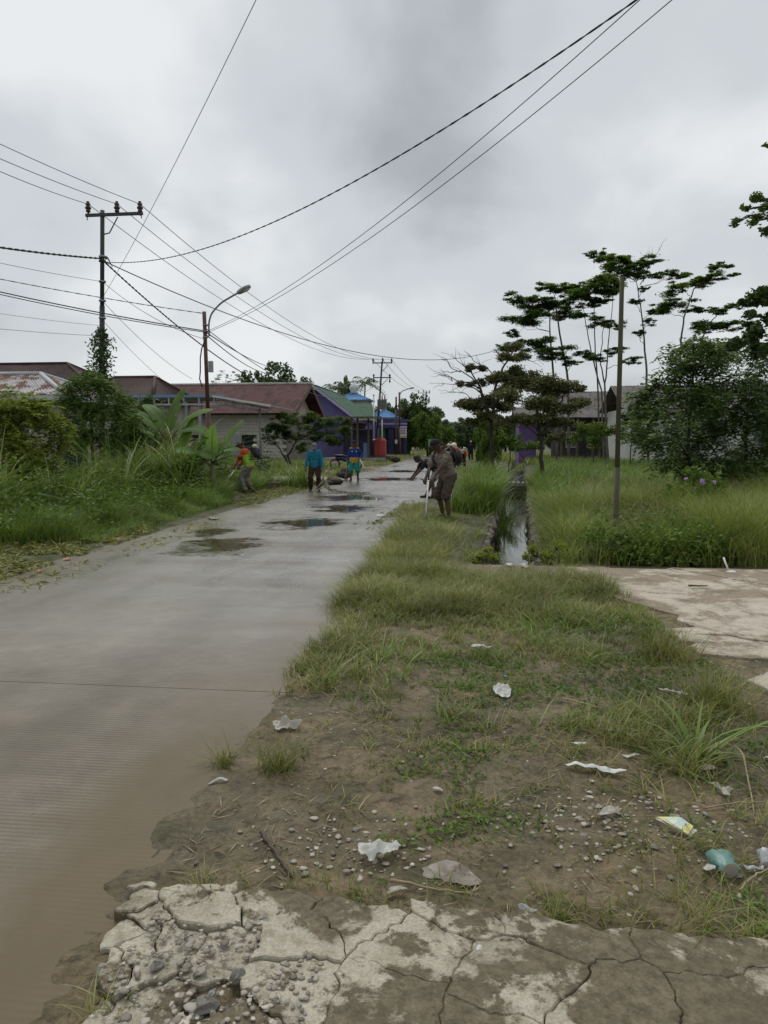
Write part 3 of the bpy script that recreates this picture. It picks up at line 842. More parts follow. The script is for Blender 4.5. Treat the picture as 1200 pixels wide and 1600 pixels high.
M_STEM = mat('green_stem', (0.085, 0.10, 0.045), (0.13, 0.10, 0.06), 5, 0.7)

g1 = np.random.default_rng(101)
# ------------------------------------------------------------------ the verge between road and ditch
def verge_density(x, y):
    """patchy: thick from about six metres on, thinning to bare mud near the camera"""
    d = smooth(3.3, 7.6, y + 2.2 * fbm(x * 1.0, y * 1.0, 77, 4) - 0.30 * np.maximum(0, x - 0.2))
    d = np.maximum(d, 0.75 * smooth(3.3, 4.5, y + 1.2 * fbm(x * 1.3, y * 1.3, 78, 3)) * (1 - smooth(-1.1, 0.2, x)))
    patch = smooth(-0.02, 0.12, fbm(x * 1.9, y * 1.9, 66, 3))
    base = (0.30 + 0.55 * patch) * smooth(2.2, 3.1, y) * smooth(-1.2, 0.4, x + 0.35 * (y - 2.6))
    d = np.maximum(d, base * (1 - 0.7 * np.asarray(1 - smooth(0.55, 1.25, np.hypot((x - 0.35) / 0.75, (y - 4.75) / 0.62)))))
    pat = 1 - smooth(0.55, 1.25, np.hypot((x - 0.35) / 0.75, (y - 4.75) / 0.62) + 0.9 * fbm(x * 2.5, y * 2.5, 29, 3))
    d = d * (1 - 0.88 * pat); patch = patch * (1 - 0.8 * pat)
    bare = smooth(0.04, 0.16, fbm(x * 0.8 + 3, y * 0.8, 91, 3)) * (1 - smooth(4.8, 9.0, y))
    return np.clip(d * (1 - 0.75 * bare), 0, 1)
def tufts(q, per, spread, g):
    """blades grow in tufts, not evenly"""
    c = np.repeat(q, per, axis=0)
    return c + g.normal(size=c.shape) * spread
q = g1.uniform((-1.5, 2.4), (2.9, 9.6), (15000, 2))
keep = (g1.random(len(q)) < verge_density(q[:, 0], q[:, 1]) * (0.45 + 0.55 * smooth(3, 7, q[:, 1]))) & (q[:, 1] > np.interp(q[:, 0], fx, fy) + 0.03)
edge = ROAD_R + 0.10 + 0.30 * fbm(q[:, 1] * 1.2, q[:, 1] * 0 + 2, 5, 3)
gyy = np.interp(q[:, 0], gx, gy, left=99, right=4)
keep &= (q[:, 0] > edge - 0.12) & (q[:, 1] < np.where(q[:, 0] > gx.min(), gyy + 0.05, 99)) & ~((q[:, 1] > 8.75) & (q[:, 0] > -0.35) & (g1.random(len(q)) < 0.97)) & ~((q[:, 1] > 8.4) & (q[:, 0] > -0.1) & (g1.random(len(q)) < 0.7))
q = q[keep]
hq = 0.035 + 0.15 * verge_density(q[:, 0], q[:, 1]) ** 1.3 * (0.7 + 0.9 * vnoise(q[:, 0] * 2, q[:, 1] * 2, 12))
per = 10
B = on_ground(tufts(q, per, 0.028, g1))
parts = [blade_strips(B, np.repeat(hq, per), 0.0072, g1, 0.60, 0.6, 3)]
q = g1.uniform((-1.45, 9.4), (2.0, 17.5), (5200, 2))
s_ = q[:, 0] - dc(q[:, 1])
edge = ROAD_R + 0.05 + 0.30 * fbm(q[:, 1] * 1.2, q[:, 1] * 0 + 2, 5, 3)
keep = (q[:, 0] > edge - 0.1) & (s_ < -0.86 + 0.1 * fbm(q[:, 1] * 3, q[:, 1] * 0, 8, 2))
mow = (q[:, 1] > 13.5) & (q[:, 0] > -0.9)
keep &= ~(mow & (g1.random(len(q)) < 0.35))
q = q[keep]; mow = (q[:, 1] > 13.0) & (q[:, 0] > -1.0)
hq = np.where(mow, 0.07, 0.20 + 0.13 * vnoise(q[:, 0] * 1.6, q[:, 1] * 1.6, 13)) * (1 - 0.45 * smooth(-0.35, -0.1, q[:, 0]))
B = on_ground(tufts(q, 12, 0.04, g1))
parts.append(blade_strips(B, np.repeat(hq, 12), 0.0085, g1, 0.5, 0.55, 3))
V, F = join(parts)
qv = np.concatenate([g1.uniform((-1.2, 3.0), (2.6, 9.0), (1500, 2)), g1.uniform((-1.2, 9.0), (-0.2, 15.5), (420, 2))])
qv = qv[(fbm(qv[:, 0] * 1.4, qv[:, 1] * 1.4, 23, 3) > 0.03) & (qv[:, 1] < np.interp(qv[:, 0], gx, gy, left=99, right=4)) & (qv[:, 0] > ROAD_R + 0.15) & (g1.random(len(qv)) < 0.25 + 0.75 * smooth(4, 7, qv[:, 1])) & ~((qv[:, 1] > 8.6) & (qv[:, 0] > -0.35)) & (verge_density(qv[:, 0], qv[:, 1]) > 0.30 * g1.random(len(qv)) + 0.12)]
V2, F2 = join([blade_strips(on_ground(tufts(qv, 9, 0.022, g1)), np.repeat(0.09 + 0.13 * g1.random(len(qv)), 9), 0.011, g1, 0.5, 0.75, 4)])
np_obj('verge_grass', V2, F2, L_LUSH, kind='stuff', label='broader fresh green tufts scattered through the verge')
np_obj('verge_grass', V, F, L_VERGE, kind='stuff', label='dense short grass on the verge between road and ditch')

# flat creeping weeds and dead straw in the mud
q = g1.uniform((-1.2, 2.35), (3.0, 7.2), (7000, 2))
d_ = fbm(q[:, 0] * 1.7, q[:, 1] * 1.7, 66, 3)
q = q[(d_ > -0.02) & (q[:, 0] > ROAD_R + 0.35)]
gyy = np.interp(q[:, 0], gx, gy, left=99, right=4)
q = q[(q[:, 1] < gyy) & (q[:, 1] > np.interp(q[:, 0], fx, fy) + 0.03)]
C = on_ground(tufts(q, 7, 0.045, g1)); C[:, 2] += 0.022
V1 = leaf_quads(C, 0.032, 0.012, g1, 0.75)
V, F = join([V1])
np_obj('creeping_weed', V, F, L_MID, kind='stuff', label='low creeping weeds spread over the mud')
q = g1.uniform((-1.1, 2.3), (3.0, 6.5), (4600, 2))
q = q[(q[:, 1] > np.interp(q[:, 0], fx, fy) + 0.02) & (q[:, 1] < np.interp(q[:, 0], gx, gy, left=99, right=4)) & (fbm(q[:, 0] * 2.1, q[:, 1] * 2.1, 17, 3) > 0.0)]
C = on_ground(q); C[:, 2] += 0.016
A = g1.normal(size=(len(C), 3)); A[:, 2] *= 0.08
V1 = leaf_quads(C, 0.085, 0.0045, g1, 0.9, 0.1, 0, A)
M_LITTER = leaf_mat('dead_leaf_litter', [(0.060, 0.045, 0.028), (0.110, 0.082, 0.050), (0.230, 0.185, 0.115), (0.045, 0.036, 0.024)], 0.75, 0.05)
V, F = join([V1])
np_obj('dead_straw', V, F, M_LITTER, kind='stuff', label='dead straw and stalks lying on the mud')
# tufts along the front edge of the apron
q = np.concatenate([np.c_[u_ := g1.uniform(-0.95, 3.0, 230), np.interp(u_, fx, fy) + np.abs(g1.normal(size=230)) * 0.07 + 0.02],
                    g1.uniform((0.5, 2.45), (2.6, 2.95), (150, 2))])
q = q[(q[:, 1] > np.interp(q[:, 0], fx, fy) + 0.015) & ((q[:, 0] > 0.25) | (g1.random(len(q)) < 0.35))]
B = on_ground(tufts(q, 9, 0.016, g1))
V, F = join([blade_strips(B, np.repeat(0.05 + 0.06 * g1.random(len(q)), 9), 0.0045, g1, 0.6, 0.6, 3)])
np_obj('edge_grass', V, F, L_VERGE, kind='stuff', label='grass growing along the broken edge of the concrete')

# ------------------------------------------------------------------ left roadside
q = np.concatenate([inside(5200, [(-5.75, 11.0), (-6.9, 10.0), (-7.4, 13.5), (-8.6, 20.5), (-8.2, 24.5), (-6.9, 25.0), (-6.15, 18.5)], g1)])
uq = 735 + (q[:, 0] / q[:, 1]) * F_PX
q = q[~((uq > 345) & (q[:, 1] < 22.0))]
B = on_ground(tufts(q, 10, 0.06, g1))
dsl = smooth(-5.9, -6.9, np.repeat(q[:, 0], 10))
V, F = join([blade_strips(B, (0.15 + 0.36 * dsl) * (0.45 + 1.1 * vnoise(B[:, 0] * 1.1, B[:, 1] * 1.1, 4)), 0.010, g1, 0.4, 0.55, 3)])
np_obj('roadside_grass', V, F, L_LUSH, kind='stuff', label='bright green uncut grass beside the left road edge')
q = inside(300, [(-6.2, 11.0), (-7.2, 10.5), (-8.8, 20.0), (-7.6, 24.0), (-6.7, 20)], g1)
uq = 735 + (q[:, 0] / q[:, 1]) * F_PX
q = q[~((uq > 345) & (q[:, 1] < 22.0))]
C = np.repeat(on_ground(q), 34, axis=0); kh = np.repeat(g1.uniform(0.2, 0.75, len(q)), 34)
C += np.c_[g1.normal(size=(len(C), 2)) * 0.13, kh * (0.3 + 0.7 * g1.random(len(C)))]
V, F = join([leaf_quads(C, 0.10, 0.045, g1, 0.55, 0.12)])
np_obj('leafy_weed', V, F, L_MID, kind='stuff', label='leafy weeds standing in the bright roadside grass')
# cut grass lying along the left edge
q = np.concatenate([inside(9000, [(-5.35, 7.2), (-7.5, 6.8), (-7.3, 11.2), (-6.2, 14.0), (-5.55, 13.2)], g1), inside(3200, [(-5.35, 17.5), (-6.1, 18.0), (-7.2, 25.0), (-5.9, 27.5), (-5.35, 24.0)], g1),
                    inside(1500, [(-1.9, 14.2), (-0.4, 13.6), (-0.2, 16.6), (-1.7, 19.0)], g1), inside(260, [(-5.2, 7), (-4.6, 7), (-4.8, 14), (-5.4, 14)], g1), inside(120, [(-2.4, 13), (-1.5, 12), (-1.5, 20), (-2.8, 20)], g1)])
keep = (fbm(q[:, 0] * 1.6, q[:, 1] * 1.6, 19, 3) > -0.07)
q = q[keep]
C = on_ground(q); C[:, 2] = np.maximum(C[:, 2], 0.004) + np.abs(g1.normal(size=len(q))) * 0.035 * smooth(-5.3, -5.8, q[:, 0]) + 0.012
A = g1.normal(size=(len(C), 3)); A[:, 2] *= 0.25
V, F = join([leaf_quads(C, 0.14, 0.022, g1, 0.6, 0.15, 0, A)])
np_obj('grass_cuttings', V, F, L_CLIP, kind='stuff', label='cut grass lying in swathes along the road edge')
# tangled low creepers on the left bank
q = inside(1250, [(-6.9, 9.6), (-13.5, 8.5), (-15, 16), (-9.5, 20.0), (-7.3, 15.0)], g1)
C = on_ground(q); hh = 0.35 + 0.65 * vnoise(q[:, 0] * 0.9, q[:, 1] * 0.9, 55) * smooth(-6.7, -8.2, q[:, 0])
Cc = np.repeat(C, 46, axis=0); k_ = np.repeat(hh, 46)
Cc = Cc + np.c_[g1.normal(size=(len(Cc), 2)) * 0.17, np.abs(g1.normal(size=len(Cc))) * 0.35 * k_ + 0.05 + 0.3 * k_]
V, F = join([leaf_quads(Cc, 0.085, 0.055, g1, 0.55, 0.15, 0.1)])
np_obj('creeper_thicket', V, F, L_MID, kind='stuff', label='low leafy creepers tangled over the left bank')
# tall reed-like grass behind
def reeds(poly, n, h, w, per, mat_, name, label, lean=0.3, curve=0.75, segs=6, spread=0.07):
    q = inside(n, poly, g1)
    B = on_ground(tufts(q, per, spread, g1))
    V, F = join([blade_strips(B, h * np.repeat(0.65 + 0.6 * g1.random(n), per), w, g1, lean, curve, segs)])
    return np_obj(name, V, F, mat_, kind='stuff', label=label)
reeds([(-7.4, 11.5), (-13, 10), (-14, 17), (-9.0, 20.5), (-7.9, 17)], 230, 1.35, 0.032, 14, L_REED, 'tall_grass', 'tall arching reed grass among the left roadside bushes')
reeds([(-7.3, 18.2), (-8.8, 17.0), (-10.3, 21), (-8.8, 23.5)], 90, 1.9, 0.036, 13, L_REED, 'tall_grass', 'tall reed grass growing below the banana plants')
reeds([(-8.0, 10.2), (-9.6, 10.0), (-9.5, 11.4), (-8.2, 11.5)], 16, 1.55, 0.05, 9, L_REED, 'tall_grass', 'broad bladed tall grass at the left picture edge')

# ------------------------------------------------------------------ right side field
gf = np.random.default_rng(55)
fld = [(float(dc(9.7)) + 0.75, 9.7), (12, 9.55), (14, 16), (17, 26), (22, 46), (4.5, 46), (float(dc(26)) + 0.75, 26)]
q = inside(11500, [(float(dc(9.7)) + 0.72, 9.75), (9, 9.65), (12, 17), (float(dc(17)) + 0.72, 17)], gf)
q = off_post(q)
hq = 0.32 + 0.60 * vnoise(q[:, 0] * 0.8, q[:, 1] * 0.8, 61) * smooth(9.5, 10.6, q[:, 1]) + 0.18 * smooth(2.6, 4.0, q[:, 0])
parts = [blade_strips(on_ground(tufts(q, 8, 0.06, gf)), np.repeat(hq, 8), 0.011, gf, 0.35, 0.5, 3)]
q = inside(9000, [(float(dc(17)) + 0.72, 17), (12, 17), (19, 34), (24, 50), (5.0, 50), (float(dc(30)) + 0.72, 30)], gf)
hq = 0.38 + 0.45 * vnoise(q[:, 0] * 0.5, q[:, 1] * 0.5, 62)
parts.append(blade_strips(on_ground(tufts(q, 7, 0.14, gf)), np.repeat(hq, 7), 0.024, gf, 0.35, 0.5, 3))
V, F = join([parts[0]])
np_obj('field_grass', V, F, L_GRASS, kind='stuff', label='knee high yellowish grass in the near part of the right plot')
V, F = join([parts[1]])
np_obj('field_grass', V, F, L_LUSH, kind='stuff', label='knee high greener grass in the far part of the right plot')
q = inside(1800, [(1.6, 10.2), (9, 10.5), (11, 18), (2.2, 18)], gf)
q = off_post(q[fbm(q[:, 0] * 0.7, q[:, 1] * 0.7, 83, 3) > 0.02])
V, F = join([blade_strips(on_ground(tufts(q, 9, 0.07, gf)), 0.62, 0.014, gf, 0.4, 0.6, 4)])
np_obj('field_grass', V, F, L_LUSH, kind='stuff', label='darker green grass patches among the yellowish grass')
q = inside(1000, [(1.8, 9.9), (8, 9.8), (11, 22), (3.0, 22)], gf)
V, F = join([blade_strips(on_ground(tufts(q, 5, 0.08, gf)), 0.75, 0.008, gf, 0.25, 0.35, 4)])
np_obj('dry_grass', V, F, L_DRY, kind='stuff', label='dry straw coloured stalks standing in the right plot')
q = inside(2600, [(4.0, 48), (24, 48), (34, 90), (-0.6, 90), (2.5, 60)], gf)
V, F = join([blade_strips(on_ground(tufts(q, 6, 0.30, gf)), 0.6, 0.06, gf, 0.35, 0.5, 2)])
np_obj('field_grass', V, F, L_GRASS, kind='stuff', label='rough grass around the houses on the right')
# far verges of the road and the yards
q = np.concatenate([inside(3000, [(-5.6, 25), (-6.6, 25), (-9.5, 60), (-9.5, 120), (-5.5, 120), (-5.55, 60)], gf), inside(1200, [(-1.2, 24), (0.6, 24), (3.0, 70), (3, 130), (-1.2, 130)], gf)])
q = q[(fbm(q[:, 0] * 0.6, q[:, 1] * 0.3, 14, 3) > -0.05)]
V, F = join([blade_strips(on_ground(tufts(q, 6, 0.2, gf)), 0.22, 0.04, gf, 0.4, 0.5, 2)])
np_obj('far_verge_grass', V, F, L_GRASS, kind='stuff', label='short grass along the far road edges')
q = inside(2600, [(-6.8, 31), (-9, 29), (-17, 33), (-17, 44), (-8.2, 43)], gf)
V, F = join([blade_strips(on_ground(tufts(q, 7, 0.15, gf)), 0.55, 0.032, gf, 0.35, 0.5, 3)])
np_obj('yard_grass', V, F, L_GRASS, kind='stuff', label='long grass in the yard before the block house')
q = inside(1500, [(1.9, 9.72), (2.35, 9.7), (3.4, 9.8), (3.3, 11.2), (2.0, 11.2), (1.55, 10.2)], gf)
q = off_post(q); C = on_ground(q); C = np.repeat(C, 14, axis=0); C += np.c_[gf.normal(size=(len(C), 2)) * 0.06, np.abs(gf.normal(size=len(C))) * 0.17 + 0.03]
V, F = join([leaf_quads(C, 0.075, 0.045, gf, 0.6, 0.12)])
np_obj('broadleaf_weed', V, F, L_MID, kind='stuff', label='broad leaved weeds around the foot of the mossy post')

# mixed weeds through the near part of the plot, and grass hanging over the ditch
q = inside(1500, [(1.7, 9.75), (8.5, 9.7), (9.5, 15), (2.3, 15)], gf)
q = off_post(q[fbm(q[:, 0] * 0.9, q[:, 1] * 0.9, 71, 3) > -0.03])
C = np.repeat(on_ground(q), 36, axis=0); kh = np.repeat(gf.uniform(0.15, 0.6, len(q)), 36)
C += np.c_[gf.normal(size=(len(C), 2)) * 0.10, kh * (0.25 + 0.75 * gf.random(len(C)))]
V, F = join([leaf_quads(C, 0.085, 0.038, gf, 0.55, 0.12)])
np_obj('leafy_weed', V, F, L_MID, kind='stuff', label='light green leafy weeds scattered through the right plot')
yq = gf.uniform(9.6, 34, 900); sd = np.where(gf.random(900) < 0.5, -1, 1)
q = np.c_[dc(yq) + sd * (DITCH_HW + 0.08 + np.abs(gf.normal(size=900)) * 0.09), yq]
q = q[~((sd < 0) & (yq < 17) & (gf.random(900) < 0.85))]
V, F = join([blade_strips(on_ground(tufts(q, 9, 0.05, gf)), np.repeat(0.12 + 0.20 * gf.random(len(q)), 9), 0.011, gf, 0.6, 0.8, 4)])
np_obj('ditch_edge_grass', V, F, L_GRASS, kind='stuff', label='grass hanging over both lips of the ditch')
# ------------------------------------------------------------------ single plants
def plant(name, label, cat, base, group=None): return thing(name, label, cat, base, 0, group)
def clump(name, label, base, n, h, w, mat_, curve=0.75, spread=0.10, segs=6, lean=0.35, g=g1, cat='grass'):
    t = plant(name, label, cat, (base[0], base[1], float(ground_h(base[0], base[1]))))
    B = np.c_[g.normal(size=(n, 2)) * spread, np.zeros(n)] + np.array(t.location)
    B[:, 2] = ground_h(B[:, 0], B[:, 1]) - 0.02
    V, F = blade_strips(B, h, w, g, lean, curve, segs)
    o = np_obj('blade_tuft', V, [F], mat_, t); o['kind'] = 'stuff'
    return t
for i, (u, v, yy_, n, h, sp, lab) in enumerate([
        (756, 770, 17.6, 1200, 0.98, 0.26, 'big arching clump of tall green grass behind the brown shirted man'),
        (728, 778, 16.8, 500, 0.62, 0.20, 'small upright grass clump at the brown shirted man\'s side'),
        (766, 755, 20.5, 900, 1.12, 0.24, 'tall grass clump hanging over the ditch beyond the biggest clump'),
        (764, 735, 26.0, 700, 0.95, 0.34, 'grass clump at the road edge before the bare branched tree')]):
    p = P(u, 760, yy_)
    clump('tall_grass_clump', lab, p, n, h, 0.019, L_LUSH, 0.55, sp, 6, 0.22)
for (u, v, n, h, sp, lab) in [(350, 1195, 85, 0.15, 0.022, 'single dark grass tuft standing alone on the wet road edge'),
                         (432, 1212, 150, 0.20, 0.038, 'taller pale grass tuft below the crumpled tissue'),
                         (320, 1400, 26, 0.13, 0.02, 'thin grass tuft at the broken concrete corner'),
                         (165, 1590, 60, 0.09, 0.05, 'yellowing grass tuft in the rubble at the bottom edge'),
                         (300, 1320, 22, 0.05, 0.012, 'withered brown tuft lying on the muddy road edge'),
                         (1120, 1110, 300, 0.30, 0.09, 'dense grass tuft at the cracked driveway corner'),
                         (1040, 1030, 300, 0.28, 0.10, 'grass tuft beside the pale broken driveway edge')]:
    p = G(u, v)
    clump('grass_tuft', lab, p, n, h, 0.006, L_VERGE if 'brown' not in lab else M_LITTER, 0.5, sp, 4, 0.45)
# broad bladed weed in the right foreground
p = G(1085, 1195)
t = plant('broadleaf_grass', 'bright broad bladed grass plant sprawling over the mud on the right', 'plant', p)
for k in range(15):
    a = k * 2.4 + g1.uniform(-0.3, 0.3)
    Bq = np.array([[p[0] + 0.02 * math.cos(a), p[1] + 0.02 * math.sin(a), 0.01]])
    V, F = blade_strips(Bq, 0.30 + 0.12 * g1.random(), 0.026, g1, 0.75, 0.75, 7, np.array([a]))
    np_obj('leaf', V, [F], L_LUSH, t)

def banana_leaf(base, az, rise, length, width, g, droop=0.9, tear=0.3, roll=0.0):
    n = 20; t = np.linspace(0, 1, n)
    # midrib: rises, then bows over
    out = np.cumsum(np.cos(rise - droop * t ** 1.5)) / n * length
    up = np.cumsum(np.sin(rise - droop * t ** 1.5)) / n * length
    D = np.array([math.cos(az), math.sin(az), 0]); S = np.array([-math.sin(az), math.cos(az), 0])
    mid = base + np.outer(out, D) + np.outer(up, [0, 0, 1])
    w = 0.80 * width * np.clip((t - 0.14) / 0.16, 0.04, 1) * np.sqrt(np.clip(1 - ((t - 0.4) / 0.61) ** 2, 0, 1)) 
    S = S * math.cos(roll) + np.array([0, 0, 1.0]) * math.sin(roll)
    tang = unit(np.gradient(mid, axis=0)); nrm = unit(np.cross(S, tang)) * -1
    nrm = np.where(nrm[:, 2:3] < 0, -nrm, nrm)
    Vs, Fs = [], []
    for sgn in (-1, 1):
        # each half blade: strips between tears
        cut = g.random(n) < tear
        prev = None
        for i in range(n):
            lag = -tang[i] * 0.0
            dr = -0.25 * w[i]
            e1 = mid[i] + S * sgn * w[i] * 0.5 + nrm[i] * 0.13 * w[i] + lag
            e2 = mid[i] + S * sgn * w[i] + nrm[i] * (0.05 * w[i]) + np.array([0, 0, dr * 0.5 * g.uniform(0.6, 1.4)]) + tang[i] * 0.12 * w[i]
            Vs.append([mid[i], e1, e2])
            if i > 0:
                a, b_ = (i - 1), i
                Fs.append((sgn, a, b_, cut[i]))
    V = np.array(Vs).reshape(-1, 3)
    out_f = []
    extra = []
    for sgn, a, b_, c in Fs:
        o = (0 if sgn < 0 else n) * 3
        q1 = (o + a * 3, o + a * 3 + 1, o + b_ * 3 + 1, o + b_ * 3)
        out_f.append(q1)
        if not c: out_f.append((o + a * 3 + 1, o + a * 3 + 2, o + b_ * 3 + 2, o + b_ * 3 + 1))
    return V, np.array(out_f), mid
def banana(name, label, base, stems, g):
    """stems: (dx, dy, stem height, leaves [(az, rise, length, width, droop, young)])"""
    t = plant(name, label, 'banana plant', (base[0], base[1], float(ground_h(base[0], base[1]))))
    z0 = t.location.z
    for dx, dy, sh, lv in stems:
        b0 = np.array([base[0] + dx, base[1] + dy, z0])
        MB().tube([b0, b0 + [0.02, 0, sh * 0.5], b0 + [0.0, 0.02, sh]], [0.11, 0.09, 0.06], 10).build('stem', M_BSTEM, t)
        for az, rise, L, W, dr, yg in lv:
            V, F, mid = banana_leaf(b0 + np.array([0, 0, sh * g.uniform(0.9, 1.0)]), R(az), R(rise), L, W, g, dr, 0.03 if yg else 0.07, (0.55 if -90 < ((az + 180) % 360 - 180) < 90 else -0.55) * g.uniform(0.5, 1.1) if not yg else 0.0)
            lf = np_obj('leaf', V, [F], L_BANYOUNG if yg else L_BANANA, t, smooth_=True)
            MB().tube(mid[::3] - [0, 0, 0.012], np.linspace(0.028, 0.006, len(mid[::3])), 5).build('midrib', M_BSTEM, lf)
    return t
M_BSTEM = mat('banana_stem', (0.13, 0.145, 0.06), (0.17, 0.12, 0.07), 6, 0.6)
gb = np.random.default_rng(4)
p1 = P(262, 690, 20.0)
banana('banana_plant', 'tall banana plant with torn dark leaves in front of the steel canopy', p1, [
    (0, 0, 1.5, [(185, 58, 2.0, 0.34, 1.5, 0), (5, 60, 1.7, 0.34, 1.0, 0), (60, 80, 1.75, 0.26, 0.5, 0), (200, 25, 1.6, 0.30, 1.3, 0), (-20, 40, 1.7, 0.32, 1.5, 0), (150, 70, 1.6, 0.30, 1.1, 0), (215, 48, 1.5, .28, 1.6, 0)]),
    (0.45, -0.5, 0.85, [(55, 74, 1.6, 0.32, 0.35, 1), (185, 36, 1.5, 0.30, 1.3, 0), (-20, 38, 1.5, 0.30, 1.2, 0), (230, 25, 1.2, 0.28, 1.2, 0)])], gb)
p2 = P(331, 740, 19.2)
banana('banana_plant', 'shorter banana plant with one pale upright leaf beside the hi-vis worker', p2, [
    (0, 0, 0.95, [(80, 88, 1.1, 0.24, 0.15, 1), (20, 64, 1.5, 0.32, 0.4, 0), (-10, 55, 1.0, 0.26, 1.3, 0), (180, 48, 1.4, 0.28, 1.4, 0), (-15, 30, 0.8, 0.22, 1.2, 0), (205, 25, 1.2, 0.26, 1.2, 0), (120, 70, 1.3, 0.3, 0.9, 0)])], gb)
p3 = P(352, 735, 23.5)
banana('banana_plant', 'small banana plant with drooping leaves nearest the hi-vis worker', p3, [
    (0, 0, 0.55, [(70, 78, 1.0, 0.24, 0.4, 1), (0, 35, 1.0, 0.22, 1.3, 0), (180, 40, 1.1, 0.24, 1.3, 0), (250, 30, 1.0, 0.22, 1.1, 0)])], gb)

# ------------------------------------------------------------------ trees and shrubs
def limb(mb, a, b_, r0, r1, g, wob=0.06, n=5, sag=0.0):
    a = np.array(a, float); b_ = np.array(b_, float); L = np.linalg.norm(b_ - a)
    t = np.linspace(0, 1, n + 1)
    pts = a + np.outer(t, b_ - a)
    off = g.normal(size=(n + 1, 3)) * wob * L * 0.4; off[0] = 0; off[-1] = 0
    pts += off; pts[:, 2] += sag * L * np.sin(np.pi * t)
    mb.tube(pts, np.linspace(r0, r1, n + 1), 6 if r0 > 0.02 else 4)
    return pts
def pad_leaves(c, r, n, flat, size, g, style, aspect=0.45):
    """leaves of one spray of foliage; c centre, r radius"""
    d = unit(g.normal(size=(n, 3))) * (g.random(n) ** 0.45)[:, None]
    d[:, 2] *= flat
    C = c + d * r * (1 + 0.25 * g.normal(size=(n, 1)))
    if style == 'frond':
        D = unit(d * np.array([1, 1, 0.5]) + g.normal(size=(n, 3)) * 0.5 + np.array([0, 0, 0.12]))
        return frond_quads(C, D, size, 6, 0.26, g, 0.45, 0.34)
    if style == 'flat':
        A = g.normal(size=(n, 3)); A[:, 2] *= 0.2
        return leaf_quads(C, size, size * aspect, g, 0.85, 0.1, 0, A)
    return leaf_quads(C, size, size * aspect, g, 0.5, 0.15, 0.15)
def pad_tree(name, label, base, trunks, pads, leafm, barkm, g, density=1.0, size=0.2, flat=0.28, style='flat', twigs=4, group=None, r_trunk=0.10, cat='tree', aspect=0.45, sub=5, limb_r=0.22, bare=None):
    """trunks: lists of points from the ground up; pads: (point, radius). Limbs run from the nearest trunk to every pad."""
    t = thing(name, label, cat, (base[0], base[1], float(ground_h(base[0], base[1]))), 0, group)
    mb = MB(); nodes = []
    for tr in trunks:
        tr = np.array(tr, float)
        tt = np.linspace(0, 1, len(tr)); ts = np.linspace(0, 1, len(tr) * 4)
        pts = np.c_[[np.interp(ts, tt, tr[:, k]) for k in range(3)]].T
        rad = r_trunk * (1 - 0.75 * ts)
        pts[1:-1] += g.normal(size=(len(pts) - 2, 3)) * 0.02
        mb.tube(pts, rad, 8)
        nodes += [(pts[i], rad[i]) for i in range(len(pts))]
    npos = np.array([n_[0] for n_ in nodes])
    for c, r in pads:
        c = np.array(c)
        # join where the limb can climb towards the pad
        dd = np.linalg.norm(npos - c, axis=1) + np.where(npos[:, 2] > c[2] - 0.25 * np.hypot(*(npos[:, :2] - c[:2]).T), 3.0 * np.maximum(0, npos[:, 2] - c[2]) + 0.3, 0)
        k = int(np.argmin(dd)); a, ra = nodes[k]
        pts = limb(mb, a, c - np.array([0, 0, r * flat * 0.4]), max(0.012, min(ra * 0.8, limb_r * ra + 0.01)), 0.008, g, 0.10, 6, 0.06)
        for j in range(twigs):
            dvec = unit(g.normal(size=3) * np.array([1, 1, 0.35])) * r * g.uniform(0.5, 0.95)
            limb(mb, pts[-2], c + dvec * np.array([1, 1, flat * 1.2]), 0.010, 0.004, g, 0.12, 3)
    for a, b_, r0 in (bare or []):
        pts = limb(mb, a, b_, r0, 0.006, g, 0.10, 6, 0.04)
        for j in range(5):
            k = g.integers(2, 6); L = np.linalg.norm(np.array(b_) - np.array(a))
            limb(mb, pts[k], pts[k] + unit(np.array(b_) - np.array(a) + g.normal(size=3) * L * 0.5) * L * g.uniform(0.2, 0.45), r0 * 0.4, 0.004, g, 0.12, 4)
    mb.build('trunk', barkm, t)
    parts = []
    for c, r in pads:
        c = np.array(c)
        for j in range(sub):
            o = unit(g.normal(size=3)) * r * g.uniform(0.2, 0.75 if style != 'flat' else 1.05); o[2] *= flat * (1.0 if style != 'flat' else 1.3)
            rr = r * (g.uniform(0.35, 0.6) if style != 'flat' else g.uniform(0.16, 0.42))
            n = max(6, int(density * 60 * (rr / size) ** 2 * (0.34 if style == 'frond' else 0.15) + 5))
            parts.append(pad_leaves(c + o, rr, n, flat * g.uniform(0.8, 1.3), size, g, style, aspect))
    V, F = join(parts)
    np_obj('crown', V, F, leafm, t)
    return t
def pads_px(lst, y, g, jit, grow=1.0):
    out = []
    for u, v, r in lst:
        r = r * grow
        yj = y + g.uniform(-jit, jit)
        out.append((P(u, v, yj), r * yj / F_PX))
    return out
gt = np.random.default_rng(77)
def gp(u, y):  # foot of a plant seen in column u at distance y
    p = P(u, 700, y); return np.array([p[0], y, float(ground_h(p[0], y))])

